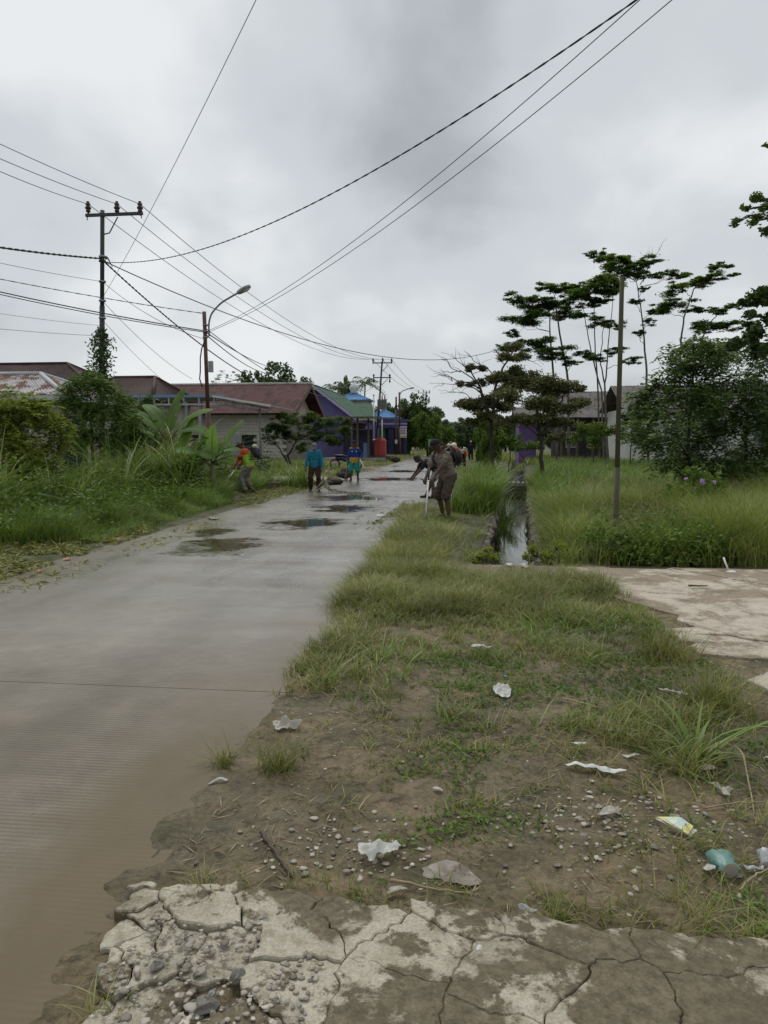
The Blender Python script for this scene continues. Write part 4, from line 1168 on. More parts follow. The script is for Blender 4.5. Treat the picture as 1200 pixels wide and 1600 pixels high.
# tall feathery trees on the right
Y1 = 50.0
pad_tree('feathery_tree', 'feathery twin trunked tree with flat layered crown nearest the road on the right', gp(885, Y1),
         [[gp(890, Y1), P(888, 600, Y1), P(872, 500, Y1), P(866, 462, Y1)], [gp(872, Y1 + 1), P(866, 600, Y1 + 1), P(860, 530, Y1 + 1), P(858, 470, Y1 + 1)]],
         pads_px([(815, 501, 28), (811, 468, 20), (840, 471, 20), (859, 448, 17), (881, 455, 20), (848, 486, 28), (881, 487, 24), (899, 470, 24), (899, 448, 14), (833, 536, 24), (797, 541, 20), (874, 558, 27), (856, 548, 18), (896, 567, 12), (800, 520, 12)], Y1, gt, 1.6, 1.3),
         L_ACACIA, M_BARK, gt, 5.0, 0.21, 0.30, 'flat', 5, 'feathery trees behind the right plot', 0.10, sub=16)
Y2 = 47.0
pad_tree('feathery_tree', 'feathery tree with a sheaf of thin trunks left of the mossy post', gp(942, Y2),
         [[gp(945, Y2), P(940, 610, Y2), P(922, 540, Y2), P(911, 480, Y2)], [gp(948, Y2), P(946, 600, Y2), P(950, 540, Y2), P(958, 465, Y2)], [gp(938, Y2 + 1), P(934, 600, Y2 + 1), P(928, 520, Y2 + 1), P(930, 455, Y2 + 1)], [gp(952, Y2 + .6), P(944, 600, Y2 + .6), P(938, 560, Y2 + .6), P(944, 500, Y2 + .6)]],
         pads_px([(932, 445, 24), (954, 436, 20), (922, 460, 20), (956, 454, 20), (938, 470, 16), (943, 503, 17), (932, 476, 12), (958, 508, 15), (918, 556, 15), (936, 558, 14), (962, 547, 14), (986, 565, 15), (912, 492, 12)], Y2, gt, 1.4, 1.3),
         L_ACACIA, M_BARK, gt, 5.0, 0.20, 0.30, 'flat', 4, 'feathery trees behind the right plot', 0.065, sub=15)
Y3 = 44.0
pad_tree('feathery_tree', 'tallest slender feathery tree, single trunk rising right of the mossy post', gp(1012, Y3),
         [[gp(1014, Y3), P(1010, 580, Y3), P(1004, 500, Y3), P(994, 440, Y3)]],
         pads_px([(932, 394, 13), (955, 402, 18), (980, 411, 24), (976, 428, 22), (1016, 409, 16), (1000, 416, 14), (960, 418, 16), (1024, 431, 12), (1053, 428, 14), (1074, 429, 9), (991, 472, 10), (999, 521, 10), (1015, 503, 11), (1022, 486, 12), (1006, 452, 8)], Y3, gt, 1.2, 1.3),
         L_ACACIA, M_BARK, gt, 5.0, 0.17, 0.30, 'flat', 4, 'feathery trees behind the right plot', 0.08, sub=15, bare=[(P(1005, 440, Y3), P(1030, 385, Y3), 0.03), (P(1000, 445, Y3), P(1015, 392, Y3 + .5), 0.025)])
Y4 = 38.0
pad_tree('feathery_tree', 'leaning feathery tree with sparse layered sprays above the dense bushes on the right', gp(1066, Y4),
         [[gp(1064, Y4), P(1062, 560, Y4), P(1068, 500, Y4), P(1085, 450, Y4), P(1110, 428, Y4)], [gp(1070, Y4), P(1085, 560, Y4), P(1105, 510, Y4), P(1120, 490, Y4)]],
         pads_px([(1053, 474, 25), (1061, 448, 18), (1090, 443, 20), (1112, 434, 18), (1117, 416, 13), (1141, 416, 9), (1146, 430, 7), (1090, 483, 15), (1119, 486, 15), (1127, 508, 24), (1098, 511, 18), (1160, 506, 18), (1097, 541, 15), (1040, 487, 12), (1145, 478, 12)], Y4, gt, 1.2, 1.3),
         L_ACACIA, M_BARK, gt, 5.0, 0.16, 0.28, 'flat', 4, 'feathery trees behind the right plot', 0.065, sub=15)
# ketapang and an overhanging branch at the right edge
Y5 = 16.5
pad_tree('almond_tree', 'broad leaved tree with big rounded leaves at the right picture edge', gp(1290, Y5),
         [[gp(1290, Y5), P(1280, 620, Y5), P(1260, 540, Y5), P(1240, 470, Y5)]],
         pads_px([(1183, 468, 20), (1165, 474, 12), (1200, 462, 22), (1170, 492, 12), (1178, 523, 22), (1152, 536, 18), (1192, 545, 24), (1140, 543, 10), (1215, 500, 22), (1230, 470, 30), (1240, 530, 30)], Y5, gt, 0.5),
         L_DARK, M_BARKD, gt, 4.5, 0.14, 0.6, 'leaf', 5, None, 0.09, aspect=0.6, sub=6)
Y6 = 15.0
pad_tree('roadside_tree', 'tree at the right frame edge whose upper branch of small leaves hangs into view', gp(1420, Y6),
         [[gp(1420, Y6), P(1410, 600, Y6), P(1380, 420, Y6), P(1340, 280, Y6), P(1310, 200, Y6)]],
         pads_px([(1182, 312, 14), (1166, 326, 11), (1150, 346, 11), (1180, 342, 15), (1198, 322, 14), (1196, 362, 12), (1203, 226, 9), (1225, 330, 30), (1240, 240, 30), (1206, 398, 6), (1260, 300, 35)], Y6, gt, 0.4),
         L_MID, M_BARKD, gt, 2.6, 0.085, 0.6, 'leaf', 6, None, 0.10, aspect=0.5, sub=6)
# bare limbed tree and the dull round tree beside the ditch
Y7 = 30.0
pad_tree('sparse_tree', 'half bare tree at the ditch reaching its long thin branches towards the road', gp(770, Y7),
         [[gp(770, Y7), P(768, 665, Y7), P(772, 610, Y7), P(785, 575, Y7), P(805, 545, Y7)], [P(768, 660, Y7), P(752, 610, Y7), P(738, 585, Y7)], [P(770, 640, Y7), P(790, 600, Y7), P(800, 585, Y7)]],
         pads_px([(800, 542, 14), (790, 560, 14), (815, 556, 14), (780, 590, 16), (760, 596, 14), (735, 575, 10), (725, 632, 18), (745, 636, 18), (765, 626, 16), (790, 612, 18), (740, 660, 12), (775, 650, 12), (755, 575, 10), (805, 580, 16), (785, 635, 18), (760, 645, 16), (800, 600, 16), (720, 600, 9), (735, 600, 10)], Y7, gt, 1.0, 1.2),
         L_BROWN, M_BARKD, gt, 4.0, 0.11, 0.5, 'leaf', 7, None, 0.085, aspect=0.5, sub=7,
         bare=[(P(745, 600, Y7), P(684, 562, Y7 - 1), 0.03), (P(748, 606, Y7), P(678, 583, Y7 + 1), 0.03), (P(750, 612, Y7), P(690, 597, Y7), 0.026), (P(742, 592, Y7), P(705, 552, Y7 + .5), 0.026), (P(775, 590, Y7), P(725, 548, Y7), 0.024), (P(790, 570, Y7), P(770, 545, Y7 + .5), 0.02), (P(800, 560, Y7), P(850, 570, Y7), 0.02), (P(755, 625, Y7), P(700, 612, Y7 + .5), 0.02)])
Y8 = 29.0
pad_tree('round_tree', 'low spreading tree with dull brown-green crown right of the ditch', gp(848, Y8),
         [[gp(848, Y8), P(846, 690, Y8), P(840, 650, Y8), P(835, 620, Y8)], [P(847, 680, Y8), P(865, 650, Y8), P(880, 620, Y8)]],
         pads_px([(820, 592, 26), (850, 598, 30), (882, 602, 26), (800, 618, 26), (835, 628, 30), (870, 636, 28), (902, 630, 20), (812, 655, 22), (852, 658, 24), (786, 660, 18), (885, 660, 16), (815, 600, 26), (865, 612, 26), (905, 608, 14), (835, 655, 22), (870, 660, 18)], Y8, gt, 1.2, 1.15),
         L_BROWN, M_BARKD, gt, 2.4, 0.12, 0.42, 'leaf', 7, None, 0.09, sub=8)
# dense pinnate bushes on the right plot
Y9 = 18.0
def bush(name, label, u, y, pads, leafm, size, density, flat=0.8, style='frond', jit=0.9, r=0.06, sub=6):
    b0 = gp(u, y)
    top = min(pads, key=lambda a: a[1])
    return pad_tree(name, label, b0, [[b0, b0 * .55 + P(top[0], top[1], y) * .45, b0 * .2 + P(top[0], top[1], y) * .8]], pads_px(pads, y, gt, jit), leafm, M_BARKD, gt, density, size, flat, style, 3, None, r, 'bush', sub=sub)
bush('dense_bush', 'tall dense dark bush with drooping compound leaves right of the mossy post', 1075, Y9,
     [(1060, 575, 36), (1100, 565, 36), (1035, 612, 36), (1085, 620, 50), (1040, 665, 46), (1095, 680, 50), (1012, 690, 30), (1060, 725, 40), (1020, 640, 26), (1075, 548, 20), (1005, 655, 18), (1118, 545, 18), (1048, 552, 14), (992, 672, 14), (1000, 618, 14), (1085, 535, 10)], L_BUSH, 0.34, 1.5)
bush('dense_bush', 'broad dense bush filling the right picture edge beside the tall dark one', 1165, Y9 + 1.0,
     [(1130, 560, 34), (1150, 600, 48), (1190, 600, 40), (1185, 650, 50), (1140, 660, 50), (1170, 705, 50), (1120, 725, 44), (1195, 745, 44), (1140, 755, 44), (1215, 690, 40), (1175, 545, 18), (1100, 640, 24), (1195, 565, 20)], L_BUSH, 0.34, 1.5)
bush('flowering_bush', 'low bush with small purple flowers in front of the dense bushes', 1085, 14.0,
     [(1080, 765, 34), (1110, 760, 34), (1050, 775, 28), (1130, 785, 30), (1085, 742, 22)], L_MID, 0.10, 1.6, 0.8, 'leaf', 0.3, 0.02)
fl = [o for o in col.objects if o.name.startswith('flowering_bush')][0]
C = np.array([P(u, v, 13.6) for u, v in ((1073, 749), (1096, 751), (1100, 754), (1116, 753), (1084, 790))])
for c in C:
    V, F = leaf_quads(c + gt.normal(size=(7, 3)) * 0.018, 0.05, 0.04, gt, 0.4)
    np_obj('flower', V, [F], L_PURPLE, fl)
bush('background_bush', 'leafy bush before the long grey roofed house', 925, 42.0, [(915, 672, 16), (935, 668, 18), (955, 675, 16), (925, 686, 18), (900, 684, 12)], L_MID, 0.22, 2.5, 0.8, 'leaf', 0.8, 0.04)
bush('background_bush', 'dark bush left of the mossy post before the white house', 985, 40.0, [(978, 655, 16), (990, 640, 14), (1000, 665, 18), (970, 678, 16), (992, 688, 16)], L_DARK, 0.22, 2.5, 0.8, 'leaf', 0.8, 0.04)
bush('background_bush', 'low green bush at the foot of the violet shed', 825, 52.0, [(812, 696, 14), (830, 694, 14), (845, 698, 12), (800, 692, 12)], L_MID, 0.2, 2.2, 0.8, 'leaf', 0.8, 0.03)
bush('background_bush', 'brownish low bush right of the violet shed', 868, 45.0, [(860, 684, 12), (875, 680, 12), (885, 690, 12)], L_BROWN, 0.18, 2.0, 0.8, 'leaf', 0.8, 0.03)
bush('background_bush', 'green bush left of the violet shed beside the half bare tree', 795, 40.0, [(790, 670, 16), (803, 660, 14), (780, 682, 14), (800, 685, 16)], L_MID, 0.2, 2.5, 0.8, 'leaf', 0.8, 0.04)
# shrubs at the ditch mouth
bush('ditch_shrub', 'light green leafy shrub at the near left corner of the ditch', 758, 9.9,
     [(750, 868, 14), (770, 872, 14), (742, 878, 10), (762, 858, 10)], L_YELLOW, 0.075, 1.3, 0.8, 'leaf', 0.1, 0.012)
bush('ditch_shrub', 'light green leafy weed leaning over the near right corner of the ditch', 845, 10.2,
     [(835, 862, 16), (855, 868, 16), (870, 850, 16), (885, 866, 14), (822, 872, 10)], L_YELLOW, 0.075, 1.2, 0.8, 'leaf', 0.15, 0.012)
# bushes on the left
bush('young_bush', 'yellow-green bushy young tree at the left picture edge', 40, 14.5,
     [(30, 650, 40), (65, 655, 36), (10, 640, 36), (50, 690, 40), (85, 690, 26), (15, 700, 40), (75, 720, 30), (40, 625, 22), (-15, 670, 40), (30, 740, 36), (95, 665, 22), (60, 635, 24), (0, 622, 24)], L_YELLOW, 0.28, 1.6)
bush('feathery_shrub', 'tall green shrub with feathery leaves below the vine covered pole', 145, 19.5,
     [(125, 600, 26), (155, 595, 26), (175, 615, 24), (115, 630, 26), (150, 640, 34), (185, 645, 28), (205, 660, 24), (130, 670, 34), (170, 690, 34), (220, 680, 22), (105, 610, 18), (140, 585, 18), (195, 625, 16)], L_MID, 0.30, 1.7)
bush('feathery_shrub', 'dark shrub between the feathery shrub and the tall banana plant', 222, 22.5,
     [(205, 645, 22), (225, 640, 22), (245, 650, 22), (215, 670, 26), (240, 680, 26), (200, 690, 24), (255, 700, 22), (228, 625, 12)], L_BUSH, 0.28, 1.7)
bush('feathery_shrub', 'low shrub filling the gap behind the short banana plant', 318, 23.5,
     [(300, 700, 20), (320, 690, 20), (340, 705, 20), (310, 725, 22), (335, 730, 20)], L_BUSH, 0.26, 1.7)
bush('leafy_shrub', 'leafy dark shrub under the banana plants', 275, 19.0,
     [(260, 735, 28), (285, 725, 26), (300, 745, 26), (240, 750, 26), (310, 715, 20), (275, 760, 24)], L_MID, 0.12, 1.8, 0.8, 'leaf', 0.4, 0.02)
# small spreading tree in front of the block house
Y10 = 35.0
pad_tree('spreading_tree', 'small flat topped spreading tree in front of the block house', gp(458, Y10),
         [[gp(458, Y10), P(450, 712, Y10), P(462, 690, Y10), P(470, 668, Y10)], [gp(457, Y10), P(440, 705, Y10), P(425, 690, Y10)]],
         pads_px([(430, 668, 22), (455, 655, 24), (485, 652, 24), (512, 660, 22), (535, 672, 18), (420, 685, 18), (450, 680, 22), (480, 678, 26), (510, 685, 22), (500, 665, 20), (440, 650, 14), (470, 700, 18), (545, 660, 10), (525, 690, 14)], Y10, gt, 1.0),
         L_MID, M_BARKD, gt, 5.0, 0.12, 0.5, 'flat', 6, None, 0.06, sub=16)
# the vine on the utility pole is built with the pole

# ------------------------------------------------------------------ far trees
def round_proto(name, g, R_=1.0, nclump=80, leaf=0.11, matl=L_DIST, squash=0.85):
    """unit crown of radius 1 on a short trunk, origin at the foot"""
    r = thing(name)
    mb = MB()
    mb.tube([(0, 0, -0.1), (0.02, 0, 0.5), (0, 0.03, 1.0)], [0.07, 0.055, 0.03], 7)
    parts = []
    for k in range(nclump):
        d = unit(g.normal(size=3)); rad = g.uniform(0.35, 0.95)
        c = np.array([d[0], d[1], d[2] * squash]) * rad + [0, 0, 1.0]
        c *= 1 + 0.12 * g.normal()
        limb(mb, (0, 0, g.uniform(0.5, 0.95)), c, 0.018, 0.005, g, 0.1, 3)
        rr = g.uniform(0.16, 0.30)
        c[2] = max(c[2], 0.22)
        n = 120
        dd = unit(g.normal(size=(n, 3))) * (g.random(n) ** 0.4)[:, None]; dd[:, 2] *= 0.75
        parts.append(leaf_quads(c + dd * rr, leaf, leaf * 0.6, g, 0.55, 0.15))
    mb.build('trunk', M_BARKD, r)
    V, F = join(parts)
    np_obj('crown', V, F, matl, r)
    return r
def palm(name, label, base, h, g, L=3.0, group=None):
    t = thing(name, label, 'palm', base, 0, group)
    b0 = np.array(t.location)
    MB().tube([b0, b0 + [0.1, 0, h * 0.5], b0 + [0.25, 0.05, h]], [0.16, 0.12, 0.10], 8).build('trunk', M_BARK, t)
    for k in range(16):
        a = k * 2 * math.pi / 16 + g.uniform(-0.2, 0.2); rise = g.uniform(-0.1, 1.2)
        n = 12; tt = np.linspace(0, 1, n)
        D = np.array([math.cos(a), math.sin(a), 0])
        mid = b0 + [0.25, 0.05, h] + np.outer(tt * L * math.cos(rise * 0.7), D) + np.outer(L * (math.sin(rise) * tt - 0.75 * tt ** 2.2), [0, 0, 1])
        S = np.array([-D[1], D[0], 0]); parts = []
        for sgn in (-1, 1):
            C = mid[1:]; m_ = len(C)
            for q_ in range(2):
                ax = unit(S * sgn + D * 0.5 + np.array([0, 0, -0.7]) + g.normal(size=(m_, 3)) * 0.12)
                ll = 0.75 * np.sin(np.pi * (0.15 + 0.8 * tt[1:]))
                parts.append(leaf_quads(C + ax * ll[:, None] / 2 + D * 0.12 * q_, ll, 0.09, g, 0.4, 0.1, 0, ax))
        V, F = join(parts)
        np_obj('frond', V, F, L_DIST, t)
    return t
gr = np.random.default_rng(9)
protos = [round_proto('round_tree', gr), round_proto('round_tree', gr, nclump=70, squash=1.1), round_proto('round_tree', gr, nclump=90, squash=0.7, matl=L_DARK), round_proto('leafy_tree', gr, nclump=70, leaf=0.12, matl=L_MID, squash=0.95)]
used = set()
def far_tree(k, u, vtop, y, wpx, label, group=None, cat='tree', zs=None):
    b0 = gp(u, y); top = P(u, vtop, y)[2]
    H = top - b0[2]
    o = protos[k] if k not in used else copy_tree(protos[k])
    used.add(k)
    sx = wpx / F_PX * y / 2.0
    ztop = max(v.co.z for v in [c for c in o.children if c.name.startswith('crown')][0].data.vertices)
    o.location = b0 - np.array([0, 0, 0.1]); o.rotation_euler = (0, 0, gr.uniform(0, 6.28)); o.scale = (sx, sx, H / (ztop * 0.97))
    o['label'] = label; o['category'] = cat
    if group: o['group'] = group
    return o
WOOD = 'trees of the wood at the far end of the road'
far_tree(2, 432, 568, 100, 110, 'large dark dome shaped tree rising behind the rusty red roof')
far_tree(1, 396, 582, 96, 55, 'smaller dark tree on the left shoulder of the dome shaped tree')
far_tree(2, 478, 590, 106, 60, 'dark tree on the right shoulder of the dome shaped tree')
far_tree(0, 542, 586, 112, 34, 'round dark tree between the two distant palms')
far_tree(0, 604, 628, 118, 50, 'dark tree behind the second utility pole', None)
far_tree(2, 641, 615, 120, 66, 'big rounded dark tree behind the far street lamp')
far_tree(1, 676, 630, 122, 62, 'dark tree sloping down right of the big rounded one by the far street lamp')
far_tree(3, 640, 652, 84, 40, 'bushy green tree beside the hanging signboard')
far_tree(3, 668, 642, 82, 52, 'bushy light green tree above the small green board')
far_tree(3, 695, 662, 96, 44, 'low bushy tree where the far road bends away')
for u, vt, y, w, k in [(704, 655, 135, 50, 0), (722, 654, 165, 46, 1), (742, 652, 170, 50, 0), (764, 655, 160, 50, 2), (660, 662, 140, 40, 0), (622, 640, 130, 44, 0), (690, 668, 175, 50, 1), (730, 672, 190, 60, 0)]:
    far_tree(k, u, vt, y, w, 'dark tree in the wood closing the far end of the road', WOOD)
for u, vt, y, w, k in [(790, 655, 110, 60, 0), (830, 640, 105, 60, 2), (870, 650, 100, 60, 0), (915, 645, 108, 70, 1), (960, 640, 98, 60, 0), (1010, 640, 100, 70, 2), (1060, 630, 95, 70, 0), (1120, 620, 90, 80, 1), (1180, 615, 88, 80, 2), (1240, 620, 90, 80, 0)]:
    far_tree(k, u, vt, y, w, 'dark background tree beyond the house on the right', 'background trees on the right')
far_tree(3, 752, 645, 44, 26, 'leafy bush at the right road edge near the bending man in red', None, 'bush')
far_tree(3, 766, 640, 37, 40, 'tall leafy bush in front of the half bare tree', None, 'bush')
far_tree(3, 700, 690, 78, 26, 'small bush at the left road bend', None, 'bush')
pad_tree('flat_tree', 'small flat crowned tree standing behind the street lamp pole', gp(352, 62), [[gp(352, 62), P(353, 640, 62), P(352, 600, 62)]],
         pads_px([(340, 588, 14), (355, 582, 16), (368, 592, 14), (350, 598, 18), (335, 600, 10)], 62, gt, 1.0), L_MID, M_BARK, gt, 1.6, 0.25, 0.4, 'flat', 3, None, 0.08)
palm('palm_tree', 'distant palm left of the round tree behind the green roof', gp(526, 108), P(526, 612, 108)[2], gr, 3.0)
palm('palm_tree', 'distant palm with clear fronds behind the blue hip roof', gp(568, 108), P(568, 604, 108)[2], gr, 3.4)
# ================================================================== HOUSES
M_RUSTY = rust_roof('patchy_rusty_zinc', (0.36, 0.36, 0.36), (0.46, 0.45, 0.44), (0.135, 0.062, 0.045), 0.47)
M_BROWNROOF = rust_roof('dark_brown_zinc', (0.048, 0.028, 0.027), (0.066, 0.038, 0.034), (0.036, 0.022, 0.020), 0.5)
M_REDROOF = rust_roof('rusty_red_zinc', (0.078, 0.026, 0.026), (0.105, 0.042, 0.038), (0.045, 0.018, 0.016), 0.50)
M_GREENROOF = rust_roof('green_zinc', (0.075, 0.135, 0.092), (0.100, 0.165, 0.115), (0.060, 0.105, 0.075), 0.55)
M_BLUEROOF = rust_roof('blue_zinc', (0.105, 0.245, 0.46), (0.130, 0.290, 0.52), (0.085, 0.195, 0.38), 0.6)
M_GREYROOF = rust_roof('grey_zinc', (0.150, 0.140, 0.135), (0.200, 0.190, 0.180), (0.110, 0.090, 0.080), 0.5)
M_WHITE = mat('white_paint', (0.62, 0.62, 0.60), (0.50, 0.50, 0.47), 3, 0.6, 0.2)
M_CREAM = mat('stained_render', (0.42, 0.39, 0.33), (0.26, 0.235, 0.19), 1.6, 0.8, 0.3)
M_PURPLE = mat('purple_paint', (0.150, 0.130, 0.31), (0.115, 0.098, 0.24), 1.2, 0.7, 0.2)
M_PURPLE2 = mat('violet_paint', (0.160, 0.100, 0.26), (0.12, 0.075, 0.20), 1.2, 0.75, 0.2)
M_LILAC = mat('lilac_trim', (0.42, 0.39, 0.58), (0.33, 0.31, 0.47), 2.0, 0.7)
M_NAVY = mat('navy_paint', (0.040, 0.038, 0.095), (0.028, 0.026, 0.066), 2.0, 0.6)
M_BLUEFASCIA = mat('blue_fascia', (0.165, 0.270, 0.42), (0.13, 0.22, 0.35), 2.0, 0.6)
M_STEELW = mat('pale_steel', (0.42, 0.44, 0.46), (0.30, 0.31, 0.32), 4.0, 0.5, 0.1)
M_STEELG = mat('grey_steel', (0.20, 0.20, 0.20), (0.13, 0.12, 0.115), 4.0, 0.5, 0.1)
M_TIMBER = mat('weathered_timber', (0.16, 0.125, 0.09), (0.10, 0.078, 0.058), 4.0, 0.8, 0.4, stretch=(6, 6, 0.6))
M_BLOCK = mat('concrete_block', (0.60, 0.57, 0.52), (0.50, 0.47, 0.43), 3.0, 0.85, 0.5, 40)
M_MORTAR = mat('mortar', (0.20, 0.185, 0.165), (0.15, 0.14, 0.125), 5.0, 0.9)
M_DARKIN = mat('interior_shade_paint', (0.022, 0.024, 0.026), (0.016, 0.017, 0.018), 2.0, 0.9)  # near-black paint standing for the unlit inside of openings
M_GREENWALL = mat('green_wall', (0.115, 0.36, 0.115), (0.09, 0.29, 0.09), 2.0, 0.7)
def glass_mat():
    m, t, b, out = new_mat('window_glass')
    b.inputs['Base Color'].default_value = (0.03, 0.035, 0.04, 1); b.inputs['Roughness'].default_value = 0.08
    return m
M_GLASS = glass_mat()

def sheets(parent, a, b_, c, d, n, matl, name='roof_sheet', waves=5, amp=0.022):
    """a..b eave, d..c ridge; n corrugated sheets side by side, each overlapping the next"""
    a, b_, c, d = (np.array(p, float) for p in (a, b_, c, d))
    nrm = np.cross(b_ - a, d - a); nrm /= np.linalg.norm(nrm)
    if nrm[2] < 0: nrm = -nrm
    for k in range(n):
        m = waves * 4
        s = np.linspace(k / n, (k + 1) / n + 0.04 / n, m + 1); s = np.minimum(s, 1.0)
        lift = nrm * (0.006 * (k % 2)) + nrm * random.uniform(0, 0.006)
        V = []
        for tt in (-0.01 * random.random(), 0.34, 0.67, 1.0):
            lo = a + np.outer(s, b_ - a); hi = d + np.outer(s, c - d)
            p = lo + (hi - lo) * tt + np.outer(np.sin(np.linspace(0, waves * 2 * np.pi, m + 1)) * amp, nrm) + lift
            V.append(p)
        V = np.concatenate(V); i = np.arange(m)
        F = np.concatenate([np.c_[r * (m + 1) + i, r * (m + 1) + i + 1, (r + 1) * (m + 1) + i + 1, (r + 1) * (m + 1) + i] for r in range(3)])
        np_obj(name, V, [F], matl, parent, smooth_=True)
def cap(parent, p, q, matl, r=0.09, name='ridge_cap'):
    MB().tube([np.array(p) + [0, 0, 0.02], np.array(q) + [0, 0, 0.02]], r, 8).build(name, matl, parent)
def window(parent, x0, x1, z0, z1, y, facing=-1, fr=0.06, framem=None):
    """window in a wall that faces the camera (y const)"""
    w = MB().box2((x0, y + facing * 0.03 - 0.03, z0), (x1, y + facing * 0.03 + 0.03, z1)).build('window', M_GLASS, parent)
    for (a, b_) in (((x0 - fr, z0 - fr), (x1 + fr, z0)), ((x0 - fr, z1), (x1 + fr, z1 + fr)), ((x0 - fr, z0), (x0, z1)), ((x1, z0), (x1 + fr, z1)), (((x0 + x1) / 2 - 0.025, z0), ((x0 + x1) / 2 + 0.025, z1))):
        MB().box2((a[0], y + facing * 0.05 - 0.035, a[1]), (b_[0], y + facing * 0.05 + 0.03, b_[1])).build('window_frame', framem or M_WHITE, w)
def hip_house(name, label, x0, x1, y0, y1, ze, zr, inset, wallm, roofm, capm, nx, ny, over=0.5, wall_top=None):
    t = thing(name, label, 'house', ((x0 + x1) / 2, (y0 + y1) / 2, 0))
    MB().box2((x0 + over, y0 + over, -0.2), (x1 - over, y1 - over, ze - 0.05)).build('wall', wallm, t)
    ym = (y0 + y1) / 2
    A, B, C, D = (x0, y0, ze), (x1, y0, ze), (x1, y1, ze), (x0, y1, ze)
    E, F_ = (x0 + inset, ym, zr), (x1 - inset, ym, zr)
    roof = MB().sheet(np.array(A) - [0, 0, 0.10], np.array(B) - [0, 0, 0.10], np.array(C) - [0, 0, 0.10], np.array(D) - [0, 0, 0.10], 0.05).build('roof', M_TIMBER, t)
    sheets(roof, A, B, F_, E, nx, roofm); sheets(roof, C, D, E, F_, nx, roofm)
    sheets(roof, B, C, F_, F_, ny, roofm); sheets(roof, D, A, E, E, ny, roofm)
    for p, q_ in ((E, F_), (A, E), (B, F_), (C, F_), (D, E)): cap(roof, p, q_, capm)
    for p, q_ in ((A, B), (B, C)):
        MB().sheet(np.array(p) + [0, 0, -0.02], np.array(q_) + [0, 0, -0.02], np.array(q_) + [0, 0, -0.2], np.array(p) + [0, 0, -0.2], 0.03).build('fascia', capm, roof)
    return t
# rusty patched house at the left edge
zr = P(35, 585, 28.5)[2]
h1 = hip_house('rusty_house', 'low house with patchy rust and grey hip roof at the left picture edge', -26.0, -14.9, 26.0, 31.0, 3.33, zr, 2.4, M_CREAM, M_RUSTY, mat('zinc_flashing', (0.46, 0.48, 0.50), (0.38, 0.39, 0.40), 3, 0.45), 14, 6)
window(h1, -17.6, -16.6, 1.3, 2.5, 26.5)
MB().box2((-15.43, 26.44, 0.0), (-15.46 + 0.09, 28.4, 2.6)).build('doorway_shade', M_DARKIN, h1)  # dark panel: the shade inside the opening is put into its colour
h2 = hip_house('brown_roof_house', 'large house with long dark brown hip roof behind the rusty patched one', -46.0, -20.3, 40.0, 50.0, 3.8, P(105, 568, 45)[2], -20.3 - P(105, 568, 45)[0], M_CREAM, M_BROWNROOF, M_BROWNROOF, 30, 12)
h3 = hip_house('brown_roof_house', 'brown hip roofed house behind the steel canopy and banana plants', -20.0, -15.2, 34.4, 41.0, 3.75, P(230, 590, 37.7)[2], 1.3, M_CREAM, M_BROWNROOF, M_BROWNROOF, 8, 8)
window(h3, -17.6, -16.6, 1.2, 2.5, 34.9)
# steel canopy with posts
cn = thing('steel_canopy', 'open steel frame canopy with blue fascia and white edged sloping roof', 'canopy', (-12, 33, 0))
zc = 3.62
M_CANROOF = mat('canopy_roof_sheet', (0.44, 0.44, 0.43), (0.33, 0.33, 0.32), 2, 0.5)
MB().box2((-16.2, 32.95, zc), (-11.25, 33.05, zc + 0.12)).build('fascia', M_BLUEFASCIA, cn)
MB().box2((-16.2, 33.06, zc - 0.02), (-11.3, 36.0, zc + 0.03)).build('flat_roof', M_CANROOF, cn)
MB().box2((-16.2, 32.96, zc - 0.36), (-9.4, 33.04, zc - 0.28)).build('beam', M_STEELW, cn)
for k in range(9):
    x = -16.0 + k * 0.72
    if x < -11.3: MB().box2((x, 32.97, zc - 0.28), (x + 0.05, 33.03, zc)).build('strut', M_STEELW, cn)
zl, zr_ = P(345, 619, 33)[2], P(428, 634, 33)[2]
xl, xr = P(338, 619, 33)[0], P(428, 634, 33)[0]
for k in range(5):
    x_a = xl + (xr - xl) * k / 5; x_b = xl + (xr - xl) * (k + 1) / 5 - 0.01
    za = zl + (zr_ - zl) * k / 5; zb = zl + (zr_ - zl) * (k + 1) / 5
    MB().sheet((x_a, 32.5, za), (x_b, 32.5, zb), (x_b, 36.6, zb), (x_a, 36.6, za), 0.05).build('roof_panel', M_CANROOF, cn)
MB().sheet((xl, 32.46, zl + 0.02), (xr, 32.46, zr_ + 0.02), (xr, 32.50, zr_ + 0.02), (xl, 32.50, zl + 0.02), 0.09).build('white_edge', M_WHITE, cn)
MB().tube([(xl, 33, zl - 0.13), (xr - 0.15, 33, zr_ - 0.13)], 0.045, 4).build('rafter', M_STEELW, cn)
MB().tube([(xl, 33, zl - 0.34), (xr - 0.15, 33, zr_ - 0.30)], 0.04, 4).build('rafter', M_STEELW, cn)
for k in range(7):
    f = k / 6.0
    MB().tube([(xl + (xr - 0.2 - xl) * f, 33, zl + (zr_ - zl) * f - 0.32), (xl + (xr - 0.2 - xl) * f, 33, zl + (zr_ - zl) * f - 0.12)], 0.025, 4).build('strut', M_STEELW, cn)
for u in (408,):
    x = P(u, 690, 33)[0]
    MB().tube([(x, 33, -0.1), (x - 0.05, 33, 3.1)], 0.055, 8).build('post', M_STEELG, cn)
for u in (313, 292):
    x = P(u, 660, 33.4)[0]
    MB().box((x, 33.4, 1.7), (0.13, 0.13, 3.5)).build('post', M_STEELW, cn)

